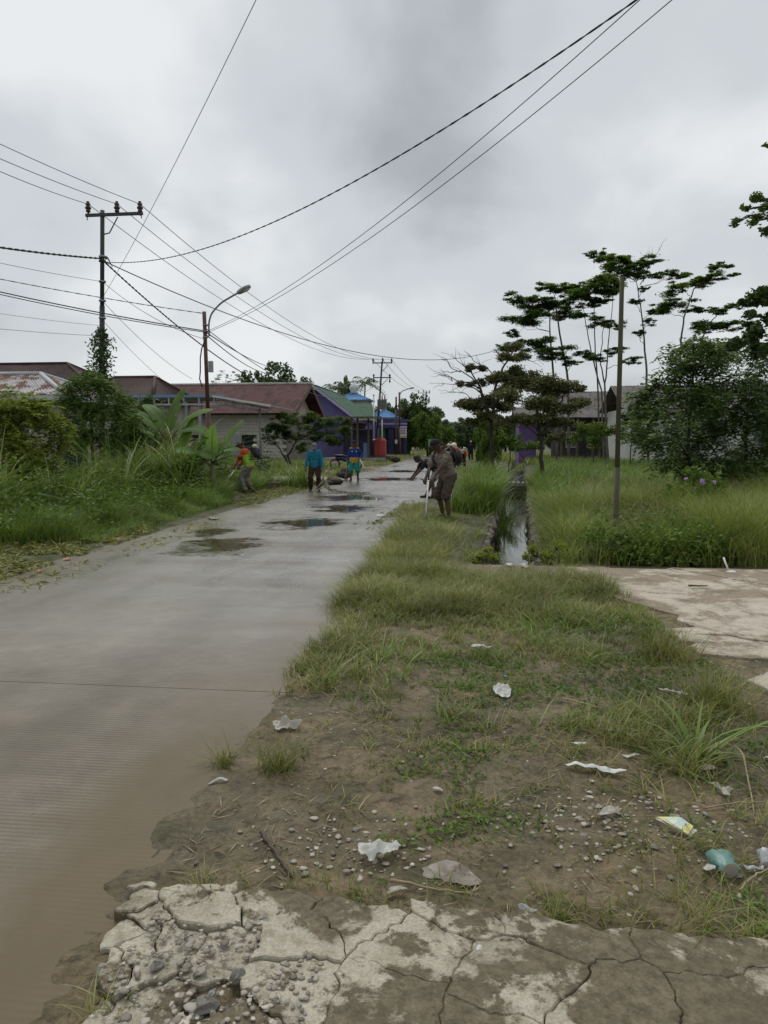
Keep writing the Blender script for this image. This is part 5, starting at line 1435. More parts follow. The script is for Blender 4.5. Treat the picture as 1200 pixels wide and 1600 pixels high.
# block house with rusty red gable roof
bh = thing('block_house', 'unfinished concrete block house under a long rusty red gable roof', 'house', (-15, 47, 0))
zr, ze = P(487, 600, 47)[2], P(471, 645, 42.4)[2]
xr, xl = P(487, 600, 47)[0], -21.5
yf, yb, ym = 42.4, 51.6, 47.0
roof = MB().box2((xl + 0.2, ym - 0.08, zr - 0.16), (xr - 0.2, ym + 0.08, zr - 0.03)).build('roof', M_TIMBER, bh)
sheets(roof, (xl, yf, ze), (xr, yf, ze), (xr, ym, zr), (xl, ym, zr), 14, M_REDROOF)
sheets(roof, (xr, yb, ze), (xl, yb, ze), (xl, ym, zr), (xr, ym, zr), 14, M_REDROOF)
cap(roof, (xl, ym, zr), (xr, ym, zr), mat('weathered_ridge_zinc', (0.40, 0.37, 0.36), (0.30, 0.26, 0.25), 2, 0.5), 0.10)
for s0, s1 in (((xr - 0.04, yf, ze), (xr - 0.04, ym, zr)), ((xr - 0.04, yb, ze), (xr - 0.04, ym, zr))):
    s0 = np.array(s0); s1 = np.array(s1)
    MB().add([s0 + [0, 0, -.02], s1 + [0, 0, -.02], s1 + [0, 0, -.24], s0 + [0, 0, -.24], s0 + [.05, 0, -.02], s1 + [.05, 0, -.02], s1 + [.05, 0, -.24], s0 + [.05, 0, -.24]],
             [(0, 1, 2, 3), (7, 6, 5, 4), (0, 4, 5, 1), (1, 5, 6, 2), (2, 6, 7, 3), (3, 7, 4, 0)]).build('barge_board', M_TIMBER, roof)
wx0, wx1, wy0, wy1 = xl + 0.6, xr - 0.75, 43.3, 50.8
wl = MB().box2((wx0, wy0 + 0.03, -0.2), (wx1, wy1, ze - 0.02)).build('wall', M_MORTAR, bh)
gz = ze + (zr - ze) * (wy0 - yf) / (ym - yf)
MB().add([(wx1 - 0.1, wy0 + .1, ze - .02), (wx1 - 0.1, wy1 - .1, ze - .02), (wx1 - 0.1, ym, zr - 0.35), (wx1, wy0 + .1, ze - .02), (wx1, wy1 - .1, ze - .02), (wx1, ym, zr - 0.35)],
         [(0, 1, 2), (5, 4, 3), (0, 3, 4, 1), (1, 4, 5, 2), (2, 5, 3, 0)]).build('gable', M_CREAM, bh)
bm = MB().box((0, 0, 0), (0.385, 0.10, 0.185)).mesh('block', M_BLOCK)
rows = int((ze - 0.05) / 0.2)
openings = [(-13.6, -12.9, 0.0, 2.05), (-16.8, -15.7, 1.0, 2.1)]
for r in range(rows):
    z = 0.1 + r * 0.2
    if z > ze - 0.15: break
    x = wx0 + 0.2 + (0.2 if r % 2 else 0)
    while x < wx1 - 0.15:
        if x > -19.0 and not any(a - .15 < x < b_ + .15 and c < z < d for a, b_, c, d in openings):
            o = bpy.data.objects.new('block', bm); o.location = (x + 15 + random.uniform(-.004, .004), wy0 - 47 - 0.02 + random.uniform(-0.006, 0.006), z); put(o, wl)
        x += 0.4
for a, b_, c, d in openings:
    MB().box2((a, wy0 - 0.06, c), (b_, wy0 + 0.02, d)).build('doorway_shade' if c == 0 else 'window', M_DARKIN, bh)  # flat dark panels paint the unlit room behind each opening
MB().box2((-14.3, wy0 - 0.09, 0.0), (-13.62, wy0 - 0.05, 2.05)).build('door_leaf', mat('pale_door', (0.42, 0.45, 0.50), (0.34, 0.36, 0.4), 2, 0.6), bh)

# purple gable house with green roof
ph = thing('purple_house', 'purple gabled house with green roof beside the road', 'house', (-13, 68, 0))
ap = P(493, 603, 62); er = P(557, 652, 62)
xa, za, xe, ze = ap[0], ap[2], er[0], er[2]
xw = 2 * xa - xe
MB().box2((xw + 0.5, 62.5, -0.1), (xe - 0.5, 76, ze - 0.1)).build('wall', M_PURPLE, ph)
MB().add([(xw + .4, 62.5, ze - .1), (xe - .4, 62.5, ze - .1), (xa, 62.5, za - 0.25), (xw + .4, 62.62, ze - .1), (xe - .4, 62.62, ze - .1), (xa, 62.62, za - 0.25)], [(0, 1, 2), (5, 4, 3), (0, 3, 4, 1), (1, 4, 5, 2), (2, 5, 3, 0)]).build('gable', M_PURPLE, ph)
roof = MB().box2((xa - 0.07, 61.8, za - 0.2), (xa + 0.07, 76.3, za - 0.05)).build('roof', M_TIMBER, ph)
sheets(roof, (xe, 61.8, ze), (xe, 76.5, ze), (xa, 76.5, za), (xa, 61.8, za), 16, M_GREENROOF)
sheets(roof, (xw, 76.5, ze), (xw, 61.8, ze), (xa, 61.8, za), (xa, 76.5, za), 16, M_GREENROOF)
cap(roof, (xa, 61.8, za), (xa, 76.5, za), M_GREENROOF)
for e0 in (xe, xw):
    s0 = np.array([e0, 61.76, ze]); s1 = np.array([xa, 61.76, za])
    MB().add([s0 + [0, 0, -.03], s1 + [0, 0, -.03], s1 + [0, 0, -.30], s0 + [0, 0, -.30], s0 + [0, .05, -.03], s1 + [0, .05, -.03], s1 + [0, .05, -.30], s0 + [0, .05, -.30]],
             [(0, 1, 2, 3), (7, 6, 5, 4), (0, 4, 5, 1), (1, 5, 6, 2), (2, 6, 7, 3), (3, 7, 4, 0)]).build('barge_board', M_LILAC, roof)
# lower wing
wa, wb = P(541, 632, 80), P(581, 630, 80); wc, wd = P(590, 655, 77), P(545, 655, 77)
MB().box2((wd[0] + .3, 77.5, 0), (wc[0] - .2, 81, wc[2] - 0.1)).build('wing_wall', M_PURPLE, ph)
sheets(roof, wd, wc, wb, wa, 5, M_GREENROOF)
window(ph, -15.6, -14.4, 1.3, 2.6, 62.5)
# porch
pc = thing('zinc_porch', 'flat zinc roofed porch on posts in front of the purple house', 'porch', (-9, 58, 0))
pl, pr = P(500, 650, 56), P(592, 652, 56)
for k in range(6):
    xa_ = pl[0] + (pr[0] - pl[0]) * k / 6; xb_ = pl[0] + (pr[0] - pl[0]) * (k + 1) / 6 - 0.015
    z_ = pl[2] + (pr[2] - pl[2]) * k / 6
    MB().sheet((xa_, 55.6, z_ - 0.08), (xb_, 55.6, z_ - 0.08), (xb_, 61.4, z_ + 0.08), (xa_, 61.4, z_ + 0.08), 0.04).build('roof_panel', M_GREYROOF, pc)
MB().box2((pl[0], 55.55, pl[2] - 0.16), (pr[0] + 0.25, 55.6, pl[2] - 0.06)).build('fascia', M_TIMBER, pc)
for u in (551, 560, 574):
    x = P(u, 690, 57)[0]
    MB().box((x, 57 + random.uniform(-.5, .8), 1.85), (0.13, 0.13, 3.3)).build('post', M_TIMBER, pc)
MB().box2((pl[0], 56.6, -0.1), (pr[0] + 0.2, 61.5, 0.32)).build('floor', M_CREAM, pc)
lt = P(528, 662, 59), P(571, 662, 59)
MB().sheet((lt[0][0], 58.4, 2.55), (lt[1][0], 58.4, 2.55), (lt[1][0], 60.2, 3.1), (lt[0][0], 60.2, 3.1), 0.04).build('lean_to_roof', rust_roof('brown_lean_to', (.24, .13, .10), (.3, .3, .31), (.15, .08, .06), .5), pc)
MB().box2((lt[0][0] + .2, 60.3, 0.3), (lt[1][0] + 0.4, 60.45, 2.6)).build('back_wall', M_NAVY, pc)
MB().box2((P(566, 700, 57)[0], 57.6, 0.32), (P(574, 700, 57)[0], 57.7, 1.5)).build('side_panel', M_BLUEFASCIA, pc)
# blue drum and red water tank
M_TANK = mat('red_plastic', (0.40, 0.055, 0.040), (0.34, 0.045, 0.034), 3, 0.4)
wt_ = thing('water_tank', 'red ribbed plastic water tank on a low platform by the road', 'water tank', P(594, 700, 60) * [1, 1, 0] + [0, 0, 0.45])
x, y, z = wt_.location
prof = [(0.0, 0.0), (0.50, 0.0), (0.52, 0.04)]
for k in range(10):
    prof += [(0.52, 0.05 + k * 0.115), (0.505, 0.09 + k * 0.115), (0.505, 0.13 + k * 0.115), (0.52, 0.155 + k * 0.115)]
prof += [(0.52, 1.22), (0.42, 1.34), (0.22, 1.42), (0.18, 1.42)]
MB().lathe((x, y, z), prof, 24).build('tank_body', M_TANK, wt_)
MB().lathe((x, y, z + 1.42), [(0.19, 0), (0.2, 0.02), (0.2, 0.06), (0.05, 0.08), (0.0, 0.08)], 16).build('lid', M_TANK, wt_)
wt2 = thing('water_tank', 'second red tank half hidden behind the red ribbed tank', 'water tank', P(589, 700, 61.2) * [1, 1, 0] + [0, 0, 0.45])
x2, y2, z2 = wt2.location
MB().lathe((x2, y2, z2), [(a, b_ * 0.97) for a, b_ in prof], 20).build('tank_body', M_TANK, wt2)
pf = thing('tank_platform', 'low timber platform carrying the red tank', 'platform', (x, y, 0))
for k in range(7):
    MB().box((x - 0.9 + k * 0.3, y + 0.3, 0.41), (0.27, 2.6, 0.06)).build('plank', M_TIMBER, pf)
for sx in (-0.85, 0.85):
    for sy in (-0.7, 1.3):
        MB().box((x + sx, y + sy, 0.18), (0.12, 0.12, 0.4)).build('leg', M_TIMBER, pf)
o = thing('blue_drum', 'light blue drum standing behind the red tank', 'drum', P(583, 700, 61) * [1, 1, 0])
bx_, by_, bz_ = o.location
MB().lathe((bx_, by_, 0.3), [(0, 0), (0.28, 0), (0.29, 0.05), (0.28, 0.4), (0.30, 0.45), (0.28, 0.5), (0.28, 0.85), (0.29, 0.9), (0.30, 1.25), (0.0, 1.27)], 16).build('drum_body', mat('blue_plastic', (0.13, 0.28, 0.42), None, 3, 0.5), o)
MB().lathe((bx_, by_, 1.57), [(0.30, 0), (0.31, 0.03), (0.0, 0.05)], 16).build('lid', M_BLUEFASCIA, o)
st = thing('stone_step', 'pale stone slab lying before the porch', 'stone slab', (-8.4, 53.5, 0))
for k in range(4):
    MB().box((-9.6 + k * 0.78, 53.5 + 0.05 * (k % 2), 0.08), (0.74, 0.7, 0.2), 0.03 * (k - 1.5)).build('slab', M_DRIVE, st)
for lab, u, vt in (('thin white pipe rising beside the second utility pole', 584, 618), ('short white pipe rising above the red tank', 597, 655)):
    p = P(u, 700, 62)
    o = thing('white_pipe', lab, 'pipe', (p[0], 62, 0))
    zt = P(u, vt, 62)[2]
    MB().tube([(p[0], 62, 0), (p[0], 62, zt)], 0.05, 8).build('pipe', M_WHITE, o)
    MB().tube([(p[0], 62, zt), (p[0], 62, zt + 0.08)], 0.065, 8).build('end_cap', M_STEELG, o)

# navy shop with flat fascia
sh = thing('navy_shop', 'navy and purple shop with flat fascia and green inner wall', 'shop', (-9, 82, 0))
xl, xr = P(576, 660, 80)[0], P(636, 660, 80)[0]
zt, zb = P(600, 655, 80)[2], P(600, 668, 80)[2]
MB().box2((xl, 80.0, zb), (xr, 80.2, zt)).build('fascia', mat('violet_fascia', (0.085, 0.070, 0.20), (0.06, 0.05, 0.15), 2, 0.6), sh)
MB().box2((xl, 79.93, zb + 0.32), (xr, 79.99, zb + 0.46)).build('fascia_stripe', M_LILAC, sh)
MB().box2((xl, 80.21, zt - 0.15), (xr, 88, zt - 0.02)).build('roof_deck', M_GREYROOF, sh)
for k, u in enumerate((580, 611, 633)):
    x = P(u, 690, 80.3)[0]
    MB().box((x, 80.35, zb / 2), (0.55 if k == 1 else 0.3, 0.3, zb)).build('column', M_NAVY, sh)
MB().box2((xl + 0.2, 83.0, 0), (xr - 0.2, 83.2, zb)).build('wall', M_NAVY, sh)
MB().box2((P(588, 690, 83)[0], 82.9, 0.6), (P(602, 690, 83)[0], 82.98, zb - 0.1)).build('green_panel', M_GREENWALL, sh)
MB().box2((xl, 80.05, -0.1), (xr, 88, 0.2)).build('floor', M_CREAM, sh)
def pyramid(name, label, u, vap, vev, y, half, wallm, roofm, finial=False, cat='house'):
    a = P(u, vap, y); z_e = P(u, vev, y)[2]
    t = thing(name, label, cat, (a[0], y, 0))
    MB().box2((a[0] - half + .4, y - half + .4, -.1), (a[0] + half - .4, y + half - .4, z_e - .05)).build('wall', wallm, t)
    c = [(a[0] - half, y - half, z_e), (a[0] + half, y - half, z_e), (a[0] + half, y + half, z_e), (a[0] - half, y + half, z_e)]
    rf = MB().sheet(*[np.array(q_) - [0, 0, .06] for q_ in c], 0.06).build('roof', M_BLUEFASCIA, t)
    for k in range(4): sheets(rf, c[k], c[(k + 1) % 4], a, a, 6, roofm); cap(rf, c[k], a, roofm, 0.06)
    if finial:
        MB().lathe(a, [(0.5, -.15), (.42, .1), (.55, .35), (.62, .6), (.45, .9), (.15, 1.1), (.05, 1.3), (0.02, 1.6)], 12).build('finial', M_WHITE, t)
    return t
pyramid('prayer_house', 'blue pyramid roofed building with a small white dome finial', 553, 613, 626, 95, 2.4, M_CREAM, M_BLUEROOF, True)
pyramid('blue_roof_house', 'smaller blue hip roof showing above the navy shop', 600, 640, 653, 88, 1.9, M_CREAM, M_BLUEROOF)
# signboard hanging on the far lamp pole
sg = thing('signboard', 'white and magenta signboard hung on the far lamp pole', 'sign', P(628, 690, 78) * [1, 1, 0])
s0, s1 = P(625, 684, 78), P(635.5, 666, 78)
MB().box2((s0[0], 77.97, s0[2]), (s1[0], 78.03, s1[2])).build('board', M_WHITE, sg)
M_MAG = mat('magenta_print', (0.30, 0.10, 0.38), (0.24, 0.08, 0.30), 4, 0.6); M_YEL = mat('yellow_print', (0.55, 0.42, 0.10), None, 4, 0.6)
w_ = s1[0] - s0[0]; hh = s1[2] - s0[2]
MB().box2((s0[0] + .03, 77.955, s0[2] + .03), (s1[0] - .03, 77.965, s0[2] + .16 * hh)).build('yellow_band', M_YEL, sg)
for r_, row in enumerate(((.08, .16, .12, .2, .14), (.2, .12, .1, .16), (.1, .1, .18, .12, .1))):
    xx = s0[0] + 0.08 * w_
    for q_ in row:
        MB().box2((xx, 77.955, s0[2] + hh * (0.76 - 0.22 * r_)), (xx + q_ * w_ * 0.8, 77.965, s0[2] + hh * (0.92 - 0.22 * r_))).build('lettering', M_MAG, sg)
        xx += q_ * w_ + 0.04 * w_
gb_ = thing('green_board', 'small green notice board on two posts at the left road bend', 'sign', P(673, 700, 70) * [1, 1, 0])
a_, b2_ = P(669, 697, 70), P(678, 686, 70)
MB().box2((a_[0], 69.97, a_[2]), ((a_[0] + b2_[0]) / 2 - .015, 70.03, b2_[2])).build('panel', M_GREENWALL, gb_)
MB().box2(((a_[0] + b2_[0]) / 2 + .015, 69.97, a_[2]), (b2_[0], 70.03, b2_[2])).build('panel', M_GREENWALL, gb_)
for xx in (a_[0] + .05, b2_[0] - .05): MB().box((xx, 70.06, b2_[2] / 2), (.05, .05, b2_[2])).build('post', M_TIMBER, gb_)

# houses on the right
pv = thing('violet_shed', 'small violet walled house seen between the trees on the right', 'house', (5.2, 63, 0))
x0, x1 = P(811, 690, 60)[0], P(836, 690, 60)[0]
MB().box2((x0, 60, -.1), (x1 + 0.1, 65, 3.3)).build('wall', M_PURPLE2, pv)
rf = MB().box2((x0 - .3, 62.4, 4.2), (x1 + 0.4, 62.6, 4.32)).build('roof', M_TIMBER, pv)
sheets(rf, (x0 - .4, 59.4, 3.3), (x1 + .5, 59.4, 3.3), (x1 + .5, 62.5, 4.4), (x0 - .4, 62.5, 4.4), 5, M_GREYROOF)
sheets(rf, (x1 + .5, 65.6, 3.3), (x0 - .4, 65.6, 3.3), (x0 - .4, 62.5, 4.4), (x1 + .5, 62.5, 4.4), 5, M_GREYROOF)
lh = thing('long_house', 'long low house with grey roof and shaded veranda behind the feathery trees', 'house', (10, 60, 0))
x0, x1 = P(868, 650, 57)[0], P(988, 650, 57)[0]
z0, z1 = P(900, 652, 57)[2], P(900, 612, 60.5)[2]
MB().box2((x0 + .5, 59, -.1), (x1 - .3, 64.5, z0)).build('wall', mat('shaded_plum_wall', (0.075, 0.062, 0.075), (0.05, 0.042, 0.05), 1.5, 0.8), lh)  # wall colour is dark because the veranda's shade is painted into it
rf = MB().box2((x0, 60.4, z1 - .15), (x1, 60.6, z1 - .04)).build('roof', M_TIMBER, lh)
sheets(rf, (x0, 56.8, z0), (x1, 56.8, z0), (x1, 60.5, z1), (x0, 60.5, z1), 9, M_GREYROOF)
sheets(rf, (x1, 65, z0), (x0, 65, z0), (x0, 60.5, z1), (x1, 60.5, z1), 9, M_GREYROOF)
for k in range(5):
    MB().box((x0 + .5 + k * (x1 - x0 - 1) / 4, 57.1, z0 / 2), (.14, .14, z0 - .1)).build('post', M_TIMBER, lh)
for k in range(3): window(lh, x0 + 1.1 + k * 1.6, x0 + 1.8 + k * 1.6, 1.2, 2.3, 59)
wh = thing('white_house', 'white walled house half hidden by the dense bushes on the right', 'house', (17, 50, 0))
x0 = P(981, 660, 48)[0]
MB().box2((x0, 48, -.1), (24, 55, 3.7)).build('wall', M_WHITE, wh)
rf = MB().box2((x0 - .3, 51.4, 5.1), (24.3, 51.6, 5.25)).build('roof', M_TIMBER, wh)
sheets(rf, (x0 - .5, 47.3, 3.65), (24.5, 47.3, 3.65), (24.5, 51.5, 5.3), (x0 - .5, 51.5, 5.3), 15, M_GREYROOF)
sheets(rf, (24.5, 55.7, 3.65), (x0 - .5, 55.7, 3.65), (x0 - .5, 51.5, 5.3), (24.5, 51.5, 5.3), 15, M_GREYROOF)
for u in (1005, 1060, 1120, 1192): 
    xx = P(u, 660, 48)[0]; window(wh, xx - .45, xx + .55, 1.5, 2.9, 48, framem=M_STEELW)

# ================================================================== POLES
M_POLE = mat('black_steel_pole', (0.030, 0.030, 0.032), (0.048, 0.044, 0.042), 3, 0.55, 0.1)
M_RUSTP = mat('rusty_pole', (0.15, 0.075, 0.052), (0.095, 0.048, 0.036), 5, 0.8, 0.4, lo=.4, hi=.55)
M_INS = mat('dark_porcelain', (0.045, 0.030, 0.028), (0.03, 0.022, 0.02), 4, 0.25)
M_GALV = mat('galvanised', (0.30, 0.31, 0.32), (0.22, 0.23, 0.24), 5, 0.45, 0.1)
M_WIRE = mat('black_cable', (0.022, 0.022, 0.023), (0.03, 0.03, 0.03), 5, 0.6)
M_WIREG = mat('grey_wire', (0.085, 0.09, 0.095), (0.06, 0.065, 0.07), 5, 0.5)
def insulator(t, p, s=1.0):
    prof = [(0.03, -0.10), (0.03, 0.0), (0.075, 0.02), (0.085, 0.07), (0.06, 0.10), (0.10, 0.13), (0.11, 0.18), (0.06, 0.22), (0.085, 0.26), (0.085, 0.31), (0.045, 0.34), (0.06, 0.37), (0.03, 0.40)]
    MB().lathe(p, [(a * s, b_ * s) for a, b_ in prof], 12).build('insulator', M_INS, t)
def utility_pole(name, label, y, u_top, u_foot, v_arm, arms, ins, rad, brace=True):
    top = P(u_top, v_arm, y); ft = gp(u_foot, y)
    t = thing(name, label, 'utility pole', ft)
    d = top - ft
    MB().tube([ft - [0, 0, .3], ft + d * .30], rad, 12).build('lower_section', M_POLE, t)
    MB().tube([ft + d * .30, ft + d * .66], rad * .84, 12).build('middle_section', M_POLE, t)
    MB().tube([ft + d * .66, ft + d * 1.01], rad * .68, 12).build('upper_section', M_POLE, t)
    for (ul, ur, va) in arms:
        a, b_ = P(ul, va, y - .12), P(ur, va, y - .12)
        m = (a + b_) / 2
        MB().box(m, (b_[0] - a[0], 0.09, 0.10)).build('crossarm', M_POLE, t)
        for w in (a[0] + .05, b_[0] - .05):
            MB().box((w, y - .12, m[2] - .09), (.025, .025, .16)).build('bolt', M_POLE, t)
    for u, v in ins: insulator(t, P(u, v, y - .12) + [0, 0, 0.06])
    return t
pa = utility_pole('utility_pole', 'tall black steel utility pole with three insulators and a climbing vine', 26.0, 160, 157, 333, [(134, 223, 335)], [(138, 335), (183, 335), (219, 335)], 0.11)
MB().tube([P(184, 339, 25.9), P(171, 364, 25.9), P(163, 366, 25.9)], 0.025, 6).build('brace', M_POLE, pa)
for v in (401, 408, 440, 470, 497):
    MB().lathe(P(160, v, 26), [(0.10, -.03), (0.125, -.03), (0.125, .03), (0.10, .03)], 12).build('cable_clamp', M_GALV if v != 408 else M_POLE, pa)
for k in range(5):
    a = P(164, 405, 25.85); c = a + np.array([0.12 + 0.05 * k, -0.05 * k, 0.05 - 0.07 * k])
    MB().tube([a, (a + c) / 2 + [0, 0, .09], c, c + [0.05, 0, -.1]], 0.012, 5).build('loose_cable_end', M_WIRE, pa)
vn = thing('climbing_vine', 'leafy vine climbing the middle of the tall black utility pole', 'vine', gp(158, 26))
C = []
for v in np.linspace(513, 612, 95):
    c = P(158.5, v, 26); wdt = 0.30 * min(1, (v - 505) / 30.0) if v < 595 else 0.2
    C.append(c + np.c_[gt.normal(size=(16, 2)) * wdt * 0.62, gt.normal(size=16) * 0.04])
V, F = leaf_quads(np.concatenate(C), 0.15, 0.06, gt, 0.3, 0.15, 0.9)
np_obj('foliage', V, [F], L_DARK, vn)
MB().tube([gp(158, 26) + [.13, -.1, 0], P(157, 600, 26) + [.13, -.1, 0], P(160, 515, 26) + [.1, -.05, 0]], 0.03, 6).build('stem', M_BARKD, vn)
pb = utility_pole('utility_pole', 'second utility pole with two crossarms beside the red tank', 75.0, 597, 587, 566, [(582, 613, 567), (583, 611, 590)], [(583, 567), (598, 566), (612, 567)], 0.13)
for u in (584, 609): MB().lathe(P(u, 590, 74.9), [(0.05, -.5), (0.09, -.45), (0.09, -.3), (0.05, -.25), (.05, 0.1), (.09, .12), (.09, .3), (.04, .35)], 8).build('insulator', M_INS, pb)
MB().tube([P(607, 569, 74.9), P(598, 580, 74.9)], 0.03, 6).build('brace', M_POLE, pb)
MB().tube([P(606, 592, 74.9), P(597, 601, 74.9)], 0.03, 6).build('brace', M_POLE, pb)
tf = thing('pole_transformer', 'grey transformer mounted on the second utility pole', 'transformer', P(594, 640, 74.6))
tp = P(597, 632, 74.5)
MB().box(tp, (0.9, 0.55, 1.0)).build('tank', M_STEELG, tf)
for k in (-1, 0, 1): MB().lathe(tp + [k * .28, 0, .5], [(.05, 0), (.09, .08), (.05, .16), (.09, .24), (.05, .32), (.03, .5)], 8).build('bushing', M_GALV, tf)
for k in range(5): MB().box(tp + [-.36 + k * .18, -.31, 0], (.03, .08, .8)).build('cooling_fin', M_STEELG, tf)
pcx = utility_pole('utility_pole', 'farthest utility pole with small crossarm against the wood', 128.0, 666, 665, 612, [(653, 672, 614)], [(654, 614), (662, 613), (671, 614)], 0.14)
# street lamps
def street_lamp(name, label, y, base_u, top, armpts, head, rad, matl):
    ft = gp(base_u, y); tp = P(top[0], top[1], y)
    t = thing(name, label, 'street lamp', ft)
    d = tp - ft
    MB().tube([ft - [0, 0, .3], ft + d * .45], rad, 12).build('lower_pole', matl, t)
    MB().tube([ft + d * .45, tp], rad * .75, 12).build('upper_pole', matl, t)
    ap = np.array([P(u, v, y - dy) for u, v, dy in armpts])
    ts = np.linspace(0, len(ap) - 1, 24); sm = np.c_[[np.interp(ts, np.arange(len(ap)), ap[:, k]) for k in range(3)]].T
    for _ in range(3): sm[1:-1] = (sm[:-2] + sm[1:-1] * 2 + sm[2:]) / 4
    MB().tube(sm, rad * .36, 8).build('arm', M_STEELG, t)
    a, b_ = P(head[0], head[1], y - head[4]), P(head[2], head[3], y - head[4])
    dd = (b_ - a); L = np.linalg.norm(dd); X = dd / L; Yv = np.array([0, 1.0, 0]); Z = np.cross(X, Yv)
    Mx = np.c_[X, Yv, Z]
    hd = MB()
    for fx_, w, hgt in ((0, .5, .55), (.15, .9, 1), (.6, 1.0, 1), (1.0, .75, .6)):
        pass
    n = 10; prof = [(0, .06, .05), (.1, .09, .07), (.3, .13, .085), (.7, .14, .085), (.95, .11, .06), (1.0, .05, .03)]
    hd.tube([a + X * L * f for f, w, h_ in prof], [h_ for f, w, h_ in prof], 12, rx=[w for f, w, h_ in prof], xaxis=(0, 1, 0))
    ho = hd.build('lamp_head', M_GALV, t)
    MB().ell((a + b_) / 2 - Z * 0.055 * (1 if Z[2] > 0 else -1) + X * .05, (L * .32, .10, .045), 12, 8, Mx).build('lens', M_WHITE, ho)
    return t
l1 = street_lamp('street_lamp', 'rusty street lamp pole with curved arm behind the banana plants', 24.0, 328, (319, 487), [(327, 525, .1), (326, 505, .1), (330, 490, .1), (345, 473, .1), (371, 458, .1)], (371, 458, 391, 446.5, .1), 0.085, M_RUSTP)
mx_ = MB().box(P(329.5, 573, 23.85), (.14, .10, .36)).build('meter_box', M_GALV, l1)
for v in (508, 518, 527): MB().lathe(P(321, v, 24), [(.07, -.02), (.095, -.02), (.095, .02), (.07, .02)], 10).build('cable_clamp', M_GALV, l1)
lp = [P(u, v, 23.9) for u, v in ((320, 532), (315, 545), (313, 560), (313, 580), (312, 592), (316, 605))]
MB().tube(lp, 0.022, 6).build('hanging_cable', M_WIRE, l1)
l2 = street_lamp('street_lamp', 'far rusty street lamp carrying the signboard', 78.3, 625, (624, 613), [(624, 622, .1), (625, 616, .1), (628, 611, .1), (640, 607, .1)], (640, 607, 647, 605.5, .1), 0.13, M_RUSTP)
op = thing('dark_post', 'plain black post just left of the far street lamp', 'post', gp(619, 77))
MB().tube([gp(619, 77), P(619, 640, 77)], 0.12, 10).build('shaft', M_POLE, op)
MB().tube([P(619, 640, 77), P(619, 620, 77)], 0.09, 10).build('upper_shaft', M_POLE, op)
MB().box(P(619, 690, 76.85), (.25, .03, .4)).build('notice', M_WHITE, op)
# mossy post in the right plot
def moss_mat():
    m, t, b, out = new_mat('mossy_post')
    p = coords(t, 'pos'); z = nd(t, 'ShaderNodeSeparateXYZ', {0: p}).outputs[2]
    k = ramp(t, noise_n(t, nd(t, 'ShaderNodeMapping', {0: p, 'Scale': (6, 6, 1)}).outputs[0], 4, 5, .65), [(.3, (0.042, 0.044, 0.018)), (.6, (0.075, 0.070, 0.032)), (.75, (0.05, 0.043, 0.028))])
    lich = ramp(t, noise_n(t, p, 22, 4, .7), [(.60, gray(0)), (.68, gray(.8))])
    lowr = nd(t, 'ShaderNodeMapRange', {'Value': z, 'From Min': 2.2, 'From Max': 0.6}).outputs[0]
    k = mixc(t, mth(t, 'MULTIPLY', lich, lowr), k, (0.36, 0.35, 0.31))
    k = mixc(t, mth(t, 'MULTIPLY', lowr, .5), k, (0.13, 0.115, 0.09))
    t.links.new(k, b.inputs['Base Color']); b.inputs['Roughness'].default_value = .85
    bump(t, b, noise_n(t, p, 40, 4, .7), .6, .01)
    return m
mp = thing('mossy_post', 'tall thin moss covered post standing in the grass on the right', 'post', gp(966, 11.6))
a, b_ = gp(966, 11.6) - [0, 0, .2], P(972, 432, 11.6)
MB().tube([a, a + (b_ - a) * .33], [.045, .042], 10).build('lower_shaft', moss_mat(), mp)
MB().tube([a + (b_ - a) * .325, a + (b_ - a) * .7, b_], [.038, .036, .034], 10).build('upper_shaft', bpy.data.materials['mossy_post'], mp)

# ================================================================== CABLES
def cable(name, label, a, b_, sag, r, matl=None, ext=1.0, twist=False, n=28):
    a = np.array(a, float); b_ = np.array(b_, float); k_ = 1.0 / ext
    b_ = b_ + np.array([0, 0, 4 * sag * k_ * (1 - k_)]); b_ = a + (b_ - a) * ext
    t = np.linspace(0, 1, n + 1)
    pts = a + np.outer(t, b_ - a); pts[:, 2] -= 4 * sag * t * (1 - t)
    mb = MB()
    if twist:
        m = int(np.linalg.norm(b_ - a) / 0.16); t = np.linspace(0, 1, m)
        c = a + np.outer(t, b_ - a); c[:, 2] -= 4 * sag * t * (1 - t)
        side = unit(np.cross(b_ - a, [0, 0, 1.0])); ph_ = t * np.linalg.norm(b_ - a) / 0.62 * 2 * np.pi
        for k in (0, np.pi):
            mb.tube(c + np.outer(np.cos(ph_ + k) * r * .7, side) + np.outer(np.sin(ph_ + k) * r * .7, [0, 0, 1]), r * .75, 5, sm=True)
    else:
        mb.tube(pts, r, 5)
    return mb.build(name, matl or M_WIRE, None, label=label, cat='cable')
YP = 26.0
for u, v0, ub, lab in ((138, 268, 583, 'lowest'), (183, 248, 598, 'middle'), (219, 225, 612, 'highest')):
    a = P(u, 319, YP - .12)
    cable('power_line', f'{lab} of the three bare wires running left from the tall pole\'s insulators', a, P(0, v0, 20.5), 0.25, 0.012, M_WIREG, 2.4)
    cable('power_line', f'bare wire from the tall pole to the far pole, {dict(lowest="left", middle="centre", highest="right")[lab]} insulator', a, P(ub, 561, 74.9), 1.6, 0.013, M_WIREG)
pA = lambda v: P(160, v, YP)
cable('twisted_cable', 'thick twisted cable entering from the left to the collar of the tall pole', pA(404), P(0, 386.5, 20.5), 0.15, 0.028, None, 2.2, True)
cable('twisted_cable', 'thick twisted cable sweeping from the tall pole up to the top right', pA(409), P(990, 3, 10.5), 1.55, 0.0115, None, 1.25, True)
